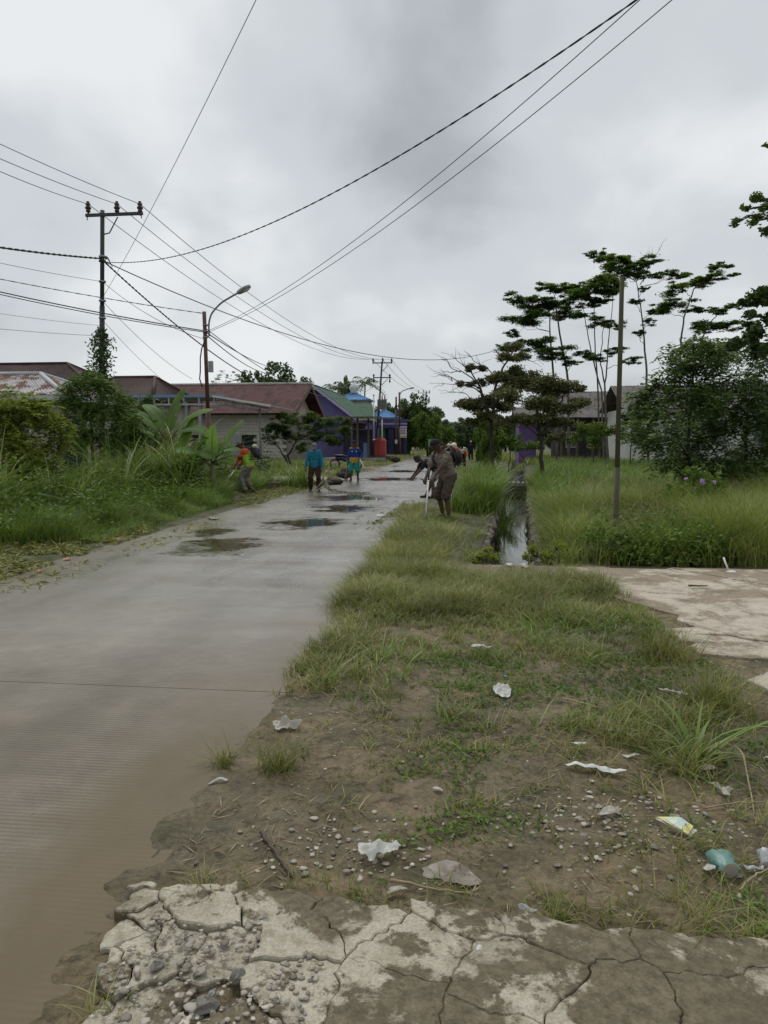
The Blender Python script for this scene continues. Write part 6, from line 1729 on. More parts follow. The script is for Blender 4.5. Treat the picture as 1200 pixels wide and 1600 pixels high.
cable('twisted_cable', 'thick cable sloping from the tall pole down past the street lamp to the red roof', pA(406), P(396, 592, 46.5), 0.35, 0.026, None, 1.0, True)
pL = lambda v: P(320, v, 24.0)
cable('service_wire', 'left of two thin wires rising from the street lamp to the top right corner', pL(519), P(995, 4, 10.5), 0.75, 0.007, None, 1.25)
cable('service_wire', 'right of two thin wires rising from the street lamp to the top right corner', pL(521), P(1045, 4, 10.5), 0.75, 0.007, None, 1.25)
cable('service_wire', 'lone thin wire dropping steeply from the top edge to the tall pole', pA(466), P(400, 0, 13), 0.25, 0.007, M_WIREG, 1.3)
cable('service_wire', 'long thin wire from the tall pole across the road to the half bare tree', pA(407), P(735, 557, 58), 2.6, 0.020, None, 1.35)
cable('service_wire', 'upper of two thin wires from the left edge to the street lamp top', pL(490), P(0, 436, 21.5), 0.18, 0.011, None, 2.0, True)
cable('service_wire', 'thin wire just below the upper one from the left edge to the tall pole', pA(440), P(0, 411, 21), 0.10, 0.008, M_WIREG, 2.0)
cable('telecom_cable', 'upper strand of the thick pair from the left edge to the street lamp', pL(517), P(0, 456, 21.5), 0.22, 0.018, None, 2.0)
cable('telecom_cable', 'lower strand of the thick pair from the left edge to the street lamp', pL(519), P(0, 460, 21.5), 0.26, 0.014, None, 2.0)
cable('service_wire', 'faint thin wire from the left edge under the thick pair', pA(509), P(0, 490, 21), 0.10, 0.006, M_WIREG, 2.0)
cable('service_wire', 'lowest faint wire from the left edge to the vine covered pole', pA(525), P(0, 514, 21), 0.08, 0.007, M_WIREG, 2.0)
cable('service_wire', 'faint wire sloping from the tall pole down behind the banana leaves', pA(470), P(300, 592, 36), 0.25, 0.009, M_WIREG)
cable('service_wire', 'second faint wire sloping from the tall pole to the brown hip roof', pA(500), P(262, 600, 37), 0.12, 0.008, M_WIREG)
cable('service_wire', 'thin wire from the tall pole to the street lamp clamp', pA(440), pL(530), 0.25, 0.009, M_WIREG)
cable('telecom_cable', 'upper cable sloping right from the street lamp to the red roof ridge', pL(518), P(430, 575, 60), 0.4, 0.020, None, 1.35)
cable('telecom_cable', 'lower cable sloping right from the street lamp to the red roof', pL(521), P(425, 584, 50), 0.4, 0.018, None, 1.1)
cable('service_wire', 'faint wire rising right from the street lamp to the far pole', pL(512), P(596, 590, 75), 2.2, 0.014, M_WIREG)
for u, ub, lab in ((583, 654, 'left'), (598, 662, 'centre'), (612, 671, 'right')):
    cable('power_line', f'{lab} bare wire between the second and the farthest utility pole', P(u, 562, 74.9), P(ub, 611, 127.9), 0.8, 0.018, M_WIREG)
# ================================================================== PEOPLE
SKIN = [mat('skin_dark', (0.105, 0.055, 0.037), (0.080, 0.042, 0.028), 8, 0.55), mat('skin_brown', (0.200, 0.110, 0.072), (0.165, 0.088, 0.058), 8, 0.55)]
M_HAIR = mat('black_hair', (0.012, 0.011, 0.010), (0.02, 0.018, 0.016), 20, 0.6)
M_EYE = mat('eye', (0.03, 0.02, 0.015), None, 5, 0.2)
def cloth(name, c, c2=None, bm=0.5): return mat(name, c, c2 or tuple(a * 0.72 for a in c), 5, 0.85, bm, 18, kind='obj', spec=0.2)
def ik(a, b_, l1, l2, pole):
    a = np.array(a, float); b_ = np.array(b_, float); d = b_ - a; L = np.linalg.norm(d)
    if L > (l1 + l2) * 0.999:
        b_ = a + d / L * (l1 + l2) * 0.999; d = b_ - a; L = np.linalg.norm(d)
    x = (l1 * l1 - l2 * l2 + L * L) / (2 * L); h = math.sqrt(max(0, l1 * l1 - x * x))
    u_ = d / L; p = np.array(pole, float); p = p - u_ * (p @ u_); p /= np.linalg.norm(p) + 1e-9
    return a + u_ * x + p * h, b_
FOLDS = bpy.data.textures.new('cloth_folds', 'CLOUDS'); FOLDS.noise_scale = 0.075; FOLDS.noise_depth = 1
def remeshed(mb, name, matl, parent, vox, iters=4):
    o = mb.build(name, matl, parent, world=False)
    m = o.modifiers.new('union', 'REMESH'); m.mode = 'VOXEL'; m.voxel_size = vox; m.use_smooth_shade = True
    s = o.modifiers.new('soften', 'SMOOTH'); s.factor = 0.5; s.iterations = iters
    if name in ('shirt', 'trousers', 'shorts', 'vest', 'jersey_hem'):
        d = o.modifiers.new('folds', 'DISPLACE'); d.texture = FOLDS; d.strength = 0.045; d.mid_level = 0.45; d.texture_coords = 'LOCAL'
    return o
def person(label, loc, face, lean, hip_z, handL, handR, feet, shirt, legs, headwear, skin=0, sleeve=0.55, legcut=0.55, head_pitch=20, head_yaw=0, vox=0.010, hs=1.0, shoes=None, collar=None, extras=None, bulk=1.06):
    """local frame: +Y ahead, +X the person's right, metres; face = heading of +Y in degrees from world +X"""
    t = thing('person', label, 'person', loc, R(face - 90))
    t.scale = (hs * bulk, hs * (1 + (bulk - 1) * .7), hs)
    ln = R(lean); sp = np.array([0, math.sin(ln), math.cos(ln)]); fw = np.array([0, math.cos(ln), -math.sin(ln)])
    pel = np.array([0, -0.30 * math.sin(ln), hip_z]); X = np.array([1.0, 0, 0])
    waist = pel + sp * 0.16; chest = pel + sp * 0.33; neck = pel + sp * 0.48 + fw * 0.005
    shl = {s: pel + sp * 0.44 + X * s * 0.175 for s in (-1, 1)}
    hips = {s: pel + X * s * 0.085 - sp * 0.03 for s in (-1, 1)}
    hp = R(lean * 0.75 + head_pitch); hy = R(head_yaw)
    hu = np.array([math.sin(hy) * math.sin(hp), math.cos(hy) * math.sin(hp), math.cos(hp)])
    hf = np.array([math.sin(hy) * math.cos(hp), math.cos(hy) * math.cos(hp), -math.sin(hp)])
    hr = np.cross(hf, hu)
    hc = neck + hu * 0.185 + hf * 0.025
    Mh = np.c_[hr, hf, hu]
    hand = {-1: np.array(handL, float), 1: np.array(handR, float)}
    foot = {-1: np.array(feet[0], float), 1: np.array(feet[1], float)}
    el, kn, wr, an = {}, {}, {}, {}
    for s in (-1, 1):
        el[s], wr[s] = ik(shl[s], hand[s], 0.275, 0.245, (s * 0.55, -0.8, -0.35))
        kn[s], an[s] = ik(hips[s], foot[s] + [0, -0.03, 0.08], 0.41, 0.40, (s * 0.10, 1, 0.1))
    # ---- body: one surface
    b = MB()
    b.tube([pel - sp * .09, pel, waist, chest, pel + sp * .42, neck + sp * .02], [.085, .105, .092, .108, .085, .05], 14, rx=[.11, .155, .135, .158, .15, .055], xaxis=(1, 0, 0))
    b.capsule(neck - sp * .03, neck + hu * .10, .055, .050)
    b.ell(hc, (.074, .094, .112), 14, 10, Mh)
    b.capsule(hc + hf * .035 - hu * .055, hc + hf * .062 - hu * .078, .052, .036)          # jaw, chin
    b.capsule(hc + hf * .088 + hu * .012, hc + hf * .108 - hu * .022, .010, .017)           # nose
    b.capsule(hc + hf * .083 - hu * .052 - hr * .02, hc + hf * .083 - hu * .052 + hr * .02, .012, .012)  # lips
    b.capsule(hc + hf * .080 + hu * .030 - hr * .03, hc + hf * .080 + hu * .030 + hr * .03, .014, .014)  # brow
    for s in (-1, 1):
        b.ell(hc + hr * s * .076 - hf * .005 - hu * .005, (.012, .024, .034), 8, 6, Mh)
        b.capsule(shl[s] - X * s * .03, el[s], .053, .040); b.capsule(el[s], wr[s], .041, .027)
        d = unit(wr[s] - el[s]); side = unit(np.cross(d, [0, 0, 1.0]) + 1e-6); pn = np.cross(side, d)
        palm = wr[s] + d * .055
        b.capsule(wr[s], palm + d * .02, .028, .034)
        for k in range(4):                                                                    # four fingers, closed round a grip
            f0 = palm + d * .03 + side * (k - 1.5) * .019
            l_ = (.032, .037, .035, .027)[k]
            f1 = f0 + d * l_ * .9 + pn * -.008; f2 = f1 + d * l_ * .25 - pn * l_ * .9; f3 = f2 - d * l_ * .6 - pn * l_ * .2
            b.capsule(f0, f1, .0105, .0095, 7); b.capsule(f1, f2, .0095, .009, 7); b.capsule(f2, f3, .009, .008, 7)
        th0 = palm - d * .01 + side * .032; th1 = th0 + side * .022 + d * .025 - pn * .012; th2 = th1 + d * .022 - side * .012 - pn * .016
        b.capsule(th0, th1, .0125, .0115, 7); b.capsule(th1, th2, .0115, .010, 7)
        b.capsule(hips[s], kn[s], .084, .056); b.capsule(kn[s], kn[s] * .55 + an[s] * .45 + [0, -.015, 0], .055, .050); b.capsule(kn[s] * .55 + an[s] * .45 + [0, -.015, 0], an[s], .050, .036)
        if not shoes:
            b.capsule(an[s] + [0, -.03, -.045], an[s] + [s * .015, .13, -.058], .034, .026)
            for k in range(5):
                tq = an[s] + [s * .015 + (k - 2) * .014, .14 - abs(k - 1.5) * .006, -.062]
                b.capsule(tq, tq + np.array([0, .03, -.004]), .0105, .009, 6)
    remeshed(b, 'body', SKIN[skin], t, vox, 3)
    for s in (-1, 1):
        MB().ell(hc + hf * .083 + hr * s * .031 + hu * .012, (.012, .008, .008), 8, 6, Mh).build('eye', M_EYE, t, world=False)
    # ---- clothes
    c = MB()
    c.tube([pel - sp * .10, pel, waist, chest, pel + sp * .43, neck - sp * .005], [.126, .134, .126, .134, .108, .060], 16, rx=[.172, .180, .170, .186, .170, .072], xaxis=(1, 0, 0))
    for s in (-1, 1):
        if sleeve <= 1:
            e_ = shl[s] + (el[s] - shl[s]) * sleeve
            c.capsule(shl[s] - X * s * .03, e_, .068, .062)
        else:
            c.capsule(shl[s] - X * s * .03, el[s], .066, .055); c.capsule(el[s], el[s] + (wr[s] - el[s]) * (sleeve - 1), .055, .040)
    so = remeshed(c, 'shirt', shirt, t, max(vox, .011), 5)
    if collar:
        MB().tube([neck - sp * .012, neck + sp * .012], .068, 14).build('collar', collar, t, world=False)
    p = MB()
    p.tube([pel - sp * .13, pel - sp * .02, pel + sp * .06], [.112, .118, .108], 16, rx=[.155, .166, .155], xaxis=(1, 0, 0))
    for s in (-1, 1):
        if legcut <= 1:
            p.capsule(hips[s], hips[s] + (kn[s] - hips[s]) * .9 * min(1, legcut * 1.2), .105, .090)
            if legcut > .75: p.capsule(kn[s], kn[s] + (an[s] - kn[s]) * (legcut - .75), .088, .085)
        else:
            p.capsule(hips[s], kn[s], .105, .078); p.capsule(kn[s], an[s] + [0, 0, .02], .078, .066)
    remeshed(p, 'trousers' if legcut > 1 else 'shorts', legs, t, max(vox, .011), 4)
    if shoes:
        for s in (-1, 1):
            q = MB(); q.capsule(an[s] + [0, -.035, -.04], an[s] + [s * .015, .15, -.052], .042, .036); q.capsule(an[s] + [0, -.01, -.03], an[s] + [0, -.005, .10 if shoes[1] else .0], .046, .050)
            remeshed(q, 'boot' if shoes[1] else 'shoe', shoes[0], t, .012, 2)
    # ---- head
    kind, hm = headwear
    if kind in ('cap', 'hat'):
        q = MB(); q.ell(hc + hu * .035 - hf * .006, (.088, .106, .092), 16, 10, Mh)
        V = np.array(q.v); loc_ = (V - hc) @ Mh; cut = loc_[:, 2] < .028; loc_[cut, 2] = .028
        q.v = [tuple(a) for a in (loc_ @ Mh.T + hc)]
        if kind == 'cap':
            q.tube([hc + hf * .055 + hu * .036, hc + hf * .12 + hu * .034, hc + hf * .168 + hu * .018], [.010, .008, .006], 12, rx=[.080, .078, .045], xaxis=hr)
        else:
            a_ = np.linspace(0, 2 * np.pi, 20, endpoint=False)
            q.tube([hc + hu * .022, hc + hu * .034], [.175, .165], 20)
        q.build('cap' if kind == 'cap' else 'hat', hm, t, world=False)
        h2_ = MB(); h2_.ell(hc - hf * .012 + hu * .008, (.080, .096, .105), 12, 8, Mh)
        V = (np.array(h2_.v) - hc) @ Mh; V[:, 1] = np.minimum(V[:, 1], .015 + np.maximum(0, V[:, 2]) * .3); V[:, 2] = np.maximum(V[:, 2], -.06); h2_.v = [tuple(a) for a in (V @ Mh.T + hc)]
        h2_.build('hair', M_HAIR, t, world=False)
    else:
        h2_ = MB(); h2_.ell(hc - hf * .010 + hu * .014, (.083, .100, .110), 14, 10, Mh)
        V = (np.array(h2_.v) - hc) @ Mh; V[:, 1] = np.minimum(V[:, 1], .03 + np.maximum(0, V[:, 2]) * .55); V[:, 2] = np.maximum(V[:, 2], -.05); h2_.v = [tuple(a) for a in (V @ Mh.T + hc)]
        h2_.build('hair', hm, t, world=False)
    J = dict(pel=pel, waist=waist, chest=chest, neck=neck, shl=shl, el=el, wr=wr, kn=kn, an=an, sp=sp, fw=fw, hc=hc, hf=hf, hu=hu, hr=hr, shirt=so)
    if extras: extras(t, J)
    return t, J
def wpt(t, p):  # local to world
    a = t.rotation_euler[2]; p = np.array(p) * np.array(t.scale)
    return np.array([p[0] * math.cos(a) - p[1] * math.sin(a), p[0] * math.sin(a) + p[1] * math.cos(a), p[2]]) + np.array(t.location)
M_BLK = mat('black_plastic', (0.018, 0.018, 0.019), (0.028, 0.027, 0.026), 6, 0.5)
M_ALU = mat('pale_shaft', (0.62, 0.63, 0.60), (0.52, 0.53, 0.50), 8, 0.35)
M_REDP = mat('red_engine_cover', (0.33, 0.045, 0.025), None, 6, 0.4)
M_TANKW = mat('milky_fuel_tank', (0.55, 0.53, 0.36), (0.45, 0.43, 0.28), 8, 0.4)
def brush_cutter(label, t, J, tip, cover):
    """engine carried on the back, curved hose, wand in the hands, cutting head at the grass"""
    b = thing('brush_cutter', label, 'brush cutter', np.array(t.location))
    def W(p): return wpt(t, p)
    bk = J['chest'] - J['fw'] * .19; sp, fw = J['sp'], J['fw']; X = np.array([1., 0, 0])
    fr = MB()
    for s in (-1, 1): fr.tube([W(bk + X * s * .12 + sp * .20), W(bk + X * s * .12 - sp * .22), W(bk + X * s * .12 - sp * .24 - fw * .18)], .014, 6)
    for k in (-.2, 0, .2): fr.tube([W(bk - X * .12 + sp * k), W(bk + X * .12 + sp * k)], .012, 6)
    fr.build('back_frame', M_BLK, b)
    def blob(c, r, n, matl):
        m = MB(); Mx = np.c_[X, fw, sp]; m.ell((0, 0, 0), (1, 1, 1), 14, 10)
        V = np.array(m.v); V = np.sign(V) * np.abs(V) ** .65 * np.array(r); V = V @ Mx.T + c
        m.v = [tuple(W(v)) for v in V]; return m.build(n, matl, b)
    blob(bk - fw * .13 - sp * .06, (.12, .10, .13), 'engine', M_BLK)
    blob(bk - fw * .17 + sp * .03 + X * .02, (.085, .075, .075), 'engine_cover', cover)
    tk = blob(bk - fw * .12 + sp * .17, (.10, .065, .055), 'fuel_tank', M_TANKW)
    blob(bk - fw * .12 + sp * .235, (.03, .03, .02), 'fuel_cap', M_BLK)
    blob(bk - fw * .17 - sp * .20, (.07, .07, .04), 'air_filter', M_BLK)
    for s in (-1, 1):
        sh = J['shl'][s] * .72 + J['neck'] * .28
        m = MB(); m.tube([W(bk + sp * .20 + X * s * .09), W(sh + sp * .075), W(sh + fw * .125 - sp * .05), W(J['chest'] + fw * .145 + X * s * .10), W(J['waist'] + X * s * .155 - sp * .02), W(bk - sp * .18 + X * s * .10)], .014, 6, rx=[.024] * 6); m.build('shoulder_strap', M_BLK, b)
    hl, hr_ = W(J['wr'][-1] + unit(J['wr'][-1] - J['el'][-1]) * .075), W(J['wr'][1] + unit(J['wr'][1] - J['el'][1]) * .075)
    top = hl * .5 + hr_ * .5
    back = top + unit(top - tip) * .30
    MB().tube([W(bk - fw * .12 - sp * .12), W(bk - fw * .05 - sp * .28 + X * .2), (W(J['pel'] + X * .28) + back) / 2, back], .016, 6).build('drive_hose', M_BLK, b)
    MB().tube([back, top], .016, 8).build('grip_tube', M_BLK, b)
    MB().tube([top, tip], .017, 8).build('shaft', M_ALU, b)
    d = unit(tip - top); s_ = unit(np.cross(d, [0, 0, 1.0])); 
    MB().tube([top - s_ * .16 + [0, 0, .04], top - s_ * .06 - [0, 0, .02], top + s_ * .06 - [0, 0, .02], top + s_ * .16 + [0, 0, .04]], .013, 7).build('handlebar', M_BLK, b)
    MB().lathe(tip, [(.0, -.05), (.05, -.05), (.06, -.02), (.045, .03), (.02, .06)], 12).build('cutting_head', M_BLK, b)
    MB().tube([tip + [-.17, 0, -.045], tip + [0, .01, -.047], tip + [.17, 0, -.045]], .004, 5).build('cutting_line', M_ALU, b)
    return b
def feet_z(x, y): return max(0.0, float(ground_h(x, y)))
# 1 the man cutting the verge
p = P(692, 800, 15.4)
def ex1(t, J):
    for s in (-1, 1):
        for f in (.62, .72, .82):
            a = J['shl'][s] + (J['el'][s] - J['shl'][s]) * f; b_ = J['shl'][s] + (J['el'][s] - J['shl'][s]) * (f + .035)
            MB().tube([a, b_], [.085, .084], 14).build('sleeve_stripe', M_STRIPE, t, world=False)
M_STRIPE = cloth('pale_stripe', (0.30, 0.26, 0.22))
t1, J1 = person('man in brown polo shirt and dark cap, cutting the verge with a backpack engine', (p[0], 15.4, feet_z(p[0], 15.4)), 224, 22, 0.875,
                (-.10, .42, .68), (.16, .36, .60), ((-.14, .02, 0), (.15, -.10, 0)), cloth('brown_polo', (0.210, 0.172, 0.138), (0.165, 0.132, 0.105)), cloth('dark_shorts', (0.062, 0.048, 0.038), (0.085, 0.068, 0.05)),
                ('cap', cloth('dark_cap', (0.022, 0.018, 0.020))), 0, .86, .86, 14, 0, .0085, 1.03, None, cloth('polo_collar', (0.15, 0.11, 0.08)), ex1, 1.14)
brush_cutter('backpack brush cutter with pale shaft worn by the man in brown polo', t1, J1, np.array([P(665, 812, 14.8)[0], 14.75, .06]), M_REDP)
# 2 the man bent over behind him
p = P(664, 770, 21.0)
person('man in black shirt and light grey shorts bending down behind the brush cutter man', (p[0] + .1, 21.0, 0), 200, 62, 0.84, (-.1, .62, .40), (.14, .60, .38), ((-.14, -.05, 0), (.16, .05, 0)),
       cloth('black_shirt', (0.018, 0.020, 0.026)), cloth('light_grey_shorts', (0.36, 0.37, 0.40)), ('hair', M_HAIR), 0, .7, .72, 10, 0, .012, .98, (M_BLK, False))
# 3 hi-vis worker on the left
p = P(386, 770, 21.8)
M_ORANGE = cloth('orange_sleeves', (0.62, 0.110, 0.030), (0.50, 0.085, 0.022)); M_LIME = cloth('lime_vest', (0.30, 0.50, 0.065), (0.24, 0.42, 0.05))
def ex3(t, J):
    c = MB(); sp = J['sp']
    c.tube([J['pel'] - sp * .06, J['pel'] + sp * .06, J['waist'] + sp * .02, J['chest'] - sp * .04, J['chest'] + sp * .06], [.148, .152, .144, .150, .125], 16, rx=[.190, .196, .186, .186, .135], xaxis=(1, 0, 0))
    remeshed(c, 'vest', M_LIME, t, .012, 4)
    for s in (-1, 1):
        m = J['shl'][s] + (J['el'][s] - J['shl'][s]) * .80; n_ = J['shl'][s] + (J['el'][s] - J['shl'][s]) * 1.0
        MB().tube([m, n_], [.068, .064], 12).build('sleeve_band', M_BLK, t, world=False)
t3, J3 = person('worker with orange sleeves, lime vest and flapped cap among the roadside grass', (p[0], 21.8, feet_z(p[0], 21.8)), 178, 14, 0.83, (-.09, .36, .70), (.12, .33, .62), ((-.11, .05, 0), (.12, -.10, 0)), M_ORANGE, cloth('grey_trousers', (0.24, 0.225, 0.215)),
                ('hat', cloth('olive_cap', (0.13, 0.14, 0.095))), 1, 1.92, 1.5, 24, 0, .011, 1.0, (cloth('brown_boot', (0.14, 0.085, 0.04)), True), None, ex3)
brush_cutter('backpack brush cutter with dark blue engine worn by the hi-vis worker', t3, J3, np.array([p[0] - .62, 21.3, .25]), mat('dark_blue_cover', (0.02, 0.025, 0.06), None, 6, .5))
# 4 teal shirt with a palm frond
p = P(492, 768, 23.6)
t4, J4 = person('man in teal long sleeved shirt and grey cap dragging a palm frond', (p[0], 23.6, 0), 280, 6, 0.84, (-.24, .12, .74), (.27, .10, .74), ((-.12, .04, 0), (.13, -.04, 0)), cloth('teal_shirt', (0.020, 0.185, 0.270), (0.016, 0.150, 0.225)), cloth('dark_brown_trousers', (0.050, 0.030, 0.026)),
                ('cap', cloth('grey_cap', (0.19, 0.18, 0.19))), 1, 1.94, 1.5, 34, 0, .011, 1.0, (M_BLK, False))
h4 = wpt(t4, J4['wr'][-1] + np.array([0, .02, -.08]))
fr = thing('palm_frond', 'long dry palm frond dragged along the wet road by the teal man', 'palm frond', (h4[0], h4[1], 0))
e1 = h4 + np.array([.18, -.55, 0]); e1[2] = .16; e2 = h4 + np.array([.75, -1.0, 0]); e2[2] = .03; e3 = h4 + np.array([1.55, -1.05, 0]); e3[2] = .012
M_FROND = mat('dry_frond', (0.26, 0.23, 0.15), (0.14, 0.13, 0.08), 6, .8)
MB().tube([h4 + [0, 0, .03], h4 * .5 + e1 * .5 + [.02, 0, -.05], e1, e2, e3], [.020, .018, .015, .010, .005], 7).build('rib', M_FROND, fr)
for k in range(34):
    f = .18 + .8 * k / 34.0
    base = (h4 * (1 - f / .4) + e1 * f / .4) if f < .4 else ((e1 * (1 - (f - .4) / .3) + e2 * (f - .4) / .3) if f < .7 else (e2 * (1 - (f - .7) / .3) + e3 * (f - .7) / .3))
    s = 1 if k % 2 else -1
    q = base + np.array([.22, -.10, 0]) + np.array([.12, .30, 0]) * s * random.uniform(.5, 1.1); q[2] = .012 + .015 * random.random()
    if f < .45: q = base + np.array([-.28 if s < 0 else .34, -.35, 0]) * random.uniform(.6, 1.2); q[2] = .02
    m_ = base * .5 + q * .5 + [0, 0, .03]
    MB().tube([base, m_, q], [.010, .009, .003], 4, rx=[.022, .020, .004]).build('leaflet', M_FROND if k % 3 else L_DARK, fr)
# 5 blue and yellow jersey
p = P(554, 752, 29.6)
M_YC = cloth('yellow_cloth', (0.50, 0.32, 0.025)); M_TG = cloth('teal_shorts', (0.012, 0.225, 0.205), (0.010, 0.185, 0.165))
def ex5(t, J):
    sp = J['sp']; c = MB()
    c.tube([J['pel'] - sp * .12, J['pel'], J['pel'] + sp * .10], [.146, .152, .146], 16, rx=[.194, .202, .194], xaxis=(1, 0, 0))
    remeshed(c, 'jersey_hem', M_YC, t, .012, 3)
    for s in (-1, 1):
        MB().ell(J['shl'][s] * .75 + J['neck'] * .25 + sp * .03 + J['fw'] * .06, (.055, .04, .03), 10, 6).build('shoulder_patch', M_YC, t, world=False)
        MB().ell(J['chest'] + np.array([s * .08, 0, 0]) + J['fw'] * .125 + sp * .02, (.022, .012, .025), 8, 6).build('chest_badge', M_ALU, t, world=False)
t5, J5 = person('man in blue and yellow jersey and teal shorts with one hand on his hip', (p[0], 29.6, 0), 274, 2, 0.86, (-.21, .12, .93), (.27, .03, .70), ((-.13, .0, 0), (.14, .03, 0)), cloth('blue_jersey', (0.022, 0.045, 0.215), (0.018, 0.036, 0.165)), M_TG,
                ('cap', cloth('navy_cap', (0.015, 0.016, 0.028))), 0, 1.6, .92, 8, 0, .012, 1.0, (cloth('sandal', (0.12, .05, .04)), False), None, ex5)
bg = thing('white_rope', 'white rope end hanging from the jersey man\'s hand', 'rope', wpt(t5, J5['wr'][-1]))
h5 = wpt(t5, J5['wr'][-1] + np.array([0, .05, -.02]))
MB().tube([h5, h5 + [.06, -.08, -.10], h5 + [.16, -.1, -.28], h5 + [.24, -.12, -.46]], [.02, .03, .028, .02], 7).build('rope', M_ALU, bg)
br = thing('stick_broom', 'brown stick broom held upright in the jersey man\'s other hand', 'broom', wpt(t5, J5['wr'][1]) * [1, 1, 0])
h6 = wpt(t5, J5['wr'][1] + np.array([.02, .03, -.06]))
MB().tube([h6 + [0, 0, .15], h6 - [0, 0, .20]], .018, 7).build('handle', M_TIMBER, br)
for k in range(26):
    a = k * 2.4; r_ = .10 * random.random() + .02
    MB().tube([h6 - [0, 0, .16], np.array([h6[0] + r_ * math.cos(a) - .06, h6[1] + r_ * math.sin(a), .02])], [.006, .003], 4).build('bristle', M_LOG if k % 2 else M_TIMBER, br)
# 6-9 farther men
p = P(691, 700, 47); person('man in red shirt standing beyond the brush cutter man\'s cap', (p[0], 47, 0), 275, 8, .84, (-.2, .2, .8), (.22, .2, .8), ((-.1, 0, 0), (.1, 0, 0)), cloth('red_shirt', (0.25, 0.022, 0.020)), cloth('black_trousers', (0.02, 0.02, 0.022)), ('hair', M_HAIR), 0, .7, 1.5, 12, 0, .018, 1.0, (M_BLK, False))
p = P(709, 710, 43); t7, J7 = person('man in black shirt leaning forward over a tool on the far road', (p[0], 43, 0), 215, 34, .82, (-.1, .5, .62), (.14, .46, .55), ((-.13, .05, 0), (.14, -.1, 0)), cloth('black_shirt_two', (0.020, 0.021, 0.024)), cloth('dark_grey_trousers', (0.03, 0.03, 0.032)), ('cap', cloth('black_cap', (0.015, 0.015, 0.016))), 0, .7, 1.5, 10, 0, .016, 1.05, (M_BLK, False))
hh7 = wpt(t7, J7['wr'][1] + np.array([0, .05, -.05]))
hq_ = thing('hoe', 'long handled hoe used by the leaning man in black', 'hoe', hh7 * [1, 1, 0])
MB().tube([hh7 + [.35, .1, .3], hh7, hh7 + [-.55, -.2, -hh7[2] + .05]], .018, 6).build('handle', M_TIMBER, hq_)
MB().box(hh7 + [-.57, -.2, -hh7[2] + .05], (.05, .2, .16)).build('blade', M_STEELG, hq_)
p = P(722, 716, 46); person('man in red shirt and pale cap bending low to the road edge', (p[0], 46, 0), 275, 82, .86, (-.16, .42, .25), (.2, .42, .25), ((-.16, 0, 0), (.18, 0, 0)), cloth('bright_red_shirt', (0.52, 0.018, 0.030), (0.44, .015, .025)), cloth('black_trousers_two', (0.02, 0.02, 0.022)), ('cap', cloth('pale_cap', (0.52, .48, .43))), 0, .8, 1.5, 5, 0, .016, 1.05, (M_BLK, False))
p = P(735, 700, 62); person('person in dark clothes and pale cap standing farthest down the road', (p[0] + .05, 62, 0), 262, 0, .86, (-.28, .05, .85), (.24, .02, .78), ((-.1, 0, 0), (.11, 0, 0)), cloth('dark_jacket', (0.014, 0.017, 0.030)), cloth('black_trousers_three', (0.015, 0.016, 0.022)), ('cap', cloth('pale_cap_two', (0.45, .42, .38))), 0, 1.9, 1.5, 5, 0, .02, 1.02, (M_BLK, False))
# ================================================================== LITTER AND SMALL THINGS
gl = np.random.default_rng(31)
def film(name, c, rough=.35, tr=.35):
    m, t, b, out = new_mat(name)
    b.inputs['Base Color'].default_value = c4(c); b.inputs['Roughness'].default_value = rough
    tr_ = nd(t, 'ShaderNodeBsdfTranslucent'); tr_.inputs[0].default_value = c4(c)
    mx = nd(t, 'ShaderNodeMixShader', {0: tr}); t.links.new(b.outputs[0], mx.inputs[1]); t.links.new(tr_.outputs[0], mx.inputs[2]); t.links.new(mx.outputs[0], out.inputs[0])
    return m
F_WHITE = film('white_film', (0.66, 0.66, 0.62)); F_DIRTY = film('dirty_white_film', (0.52, 0.49, 0.42)); F_TEAL = film('clear_teal_film', (0.22, 0.40, 0.36)); F_SILVER = film('silver_film', (0.45, 0.46, 0.50), .2)
F_YELLOW = mat('yellow_card', (0.72, 0.66, 0.24), (0.62, 0.57, 0.22), 8, .6); F_PRINT = mat('card_print', (0.68, 0.70, 0.62), (0.40, 0.55, 0.52), 30, .6)
F_BLUE = mat('blue_plastic_bit', (0.06, 0.10, 0.30), None, 5, .4); F_ORANGE = mat('orange_wrapper', (0.62, 0.17, 0.06), None, 5, .4); F_STYRO = mat('broken_foam', (0.70, 0.70, 0.66), (0.6, 0.6, 0.56), 20, .8, .4)
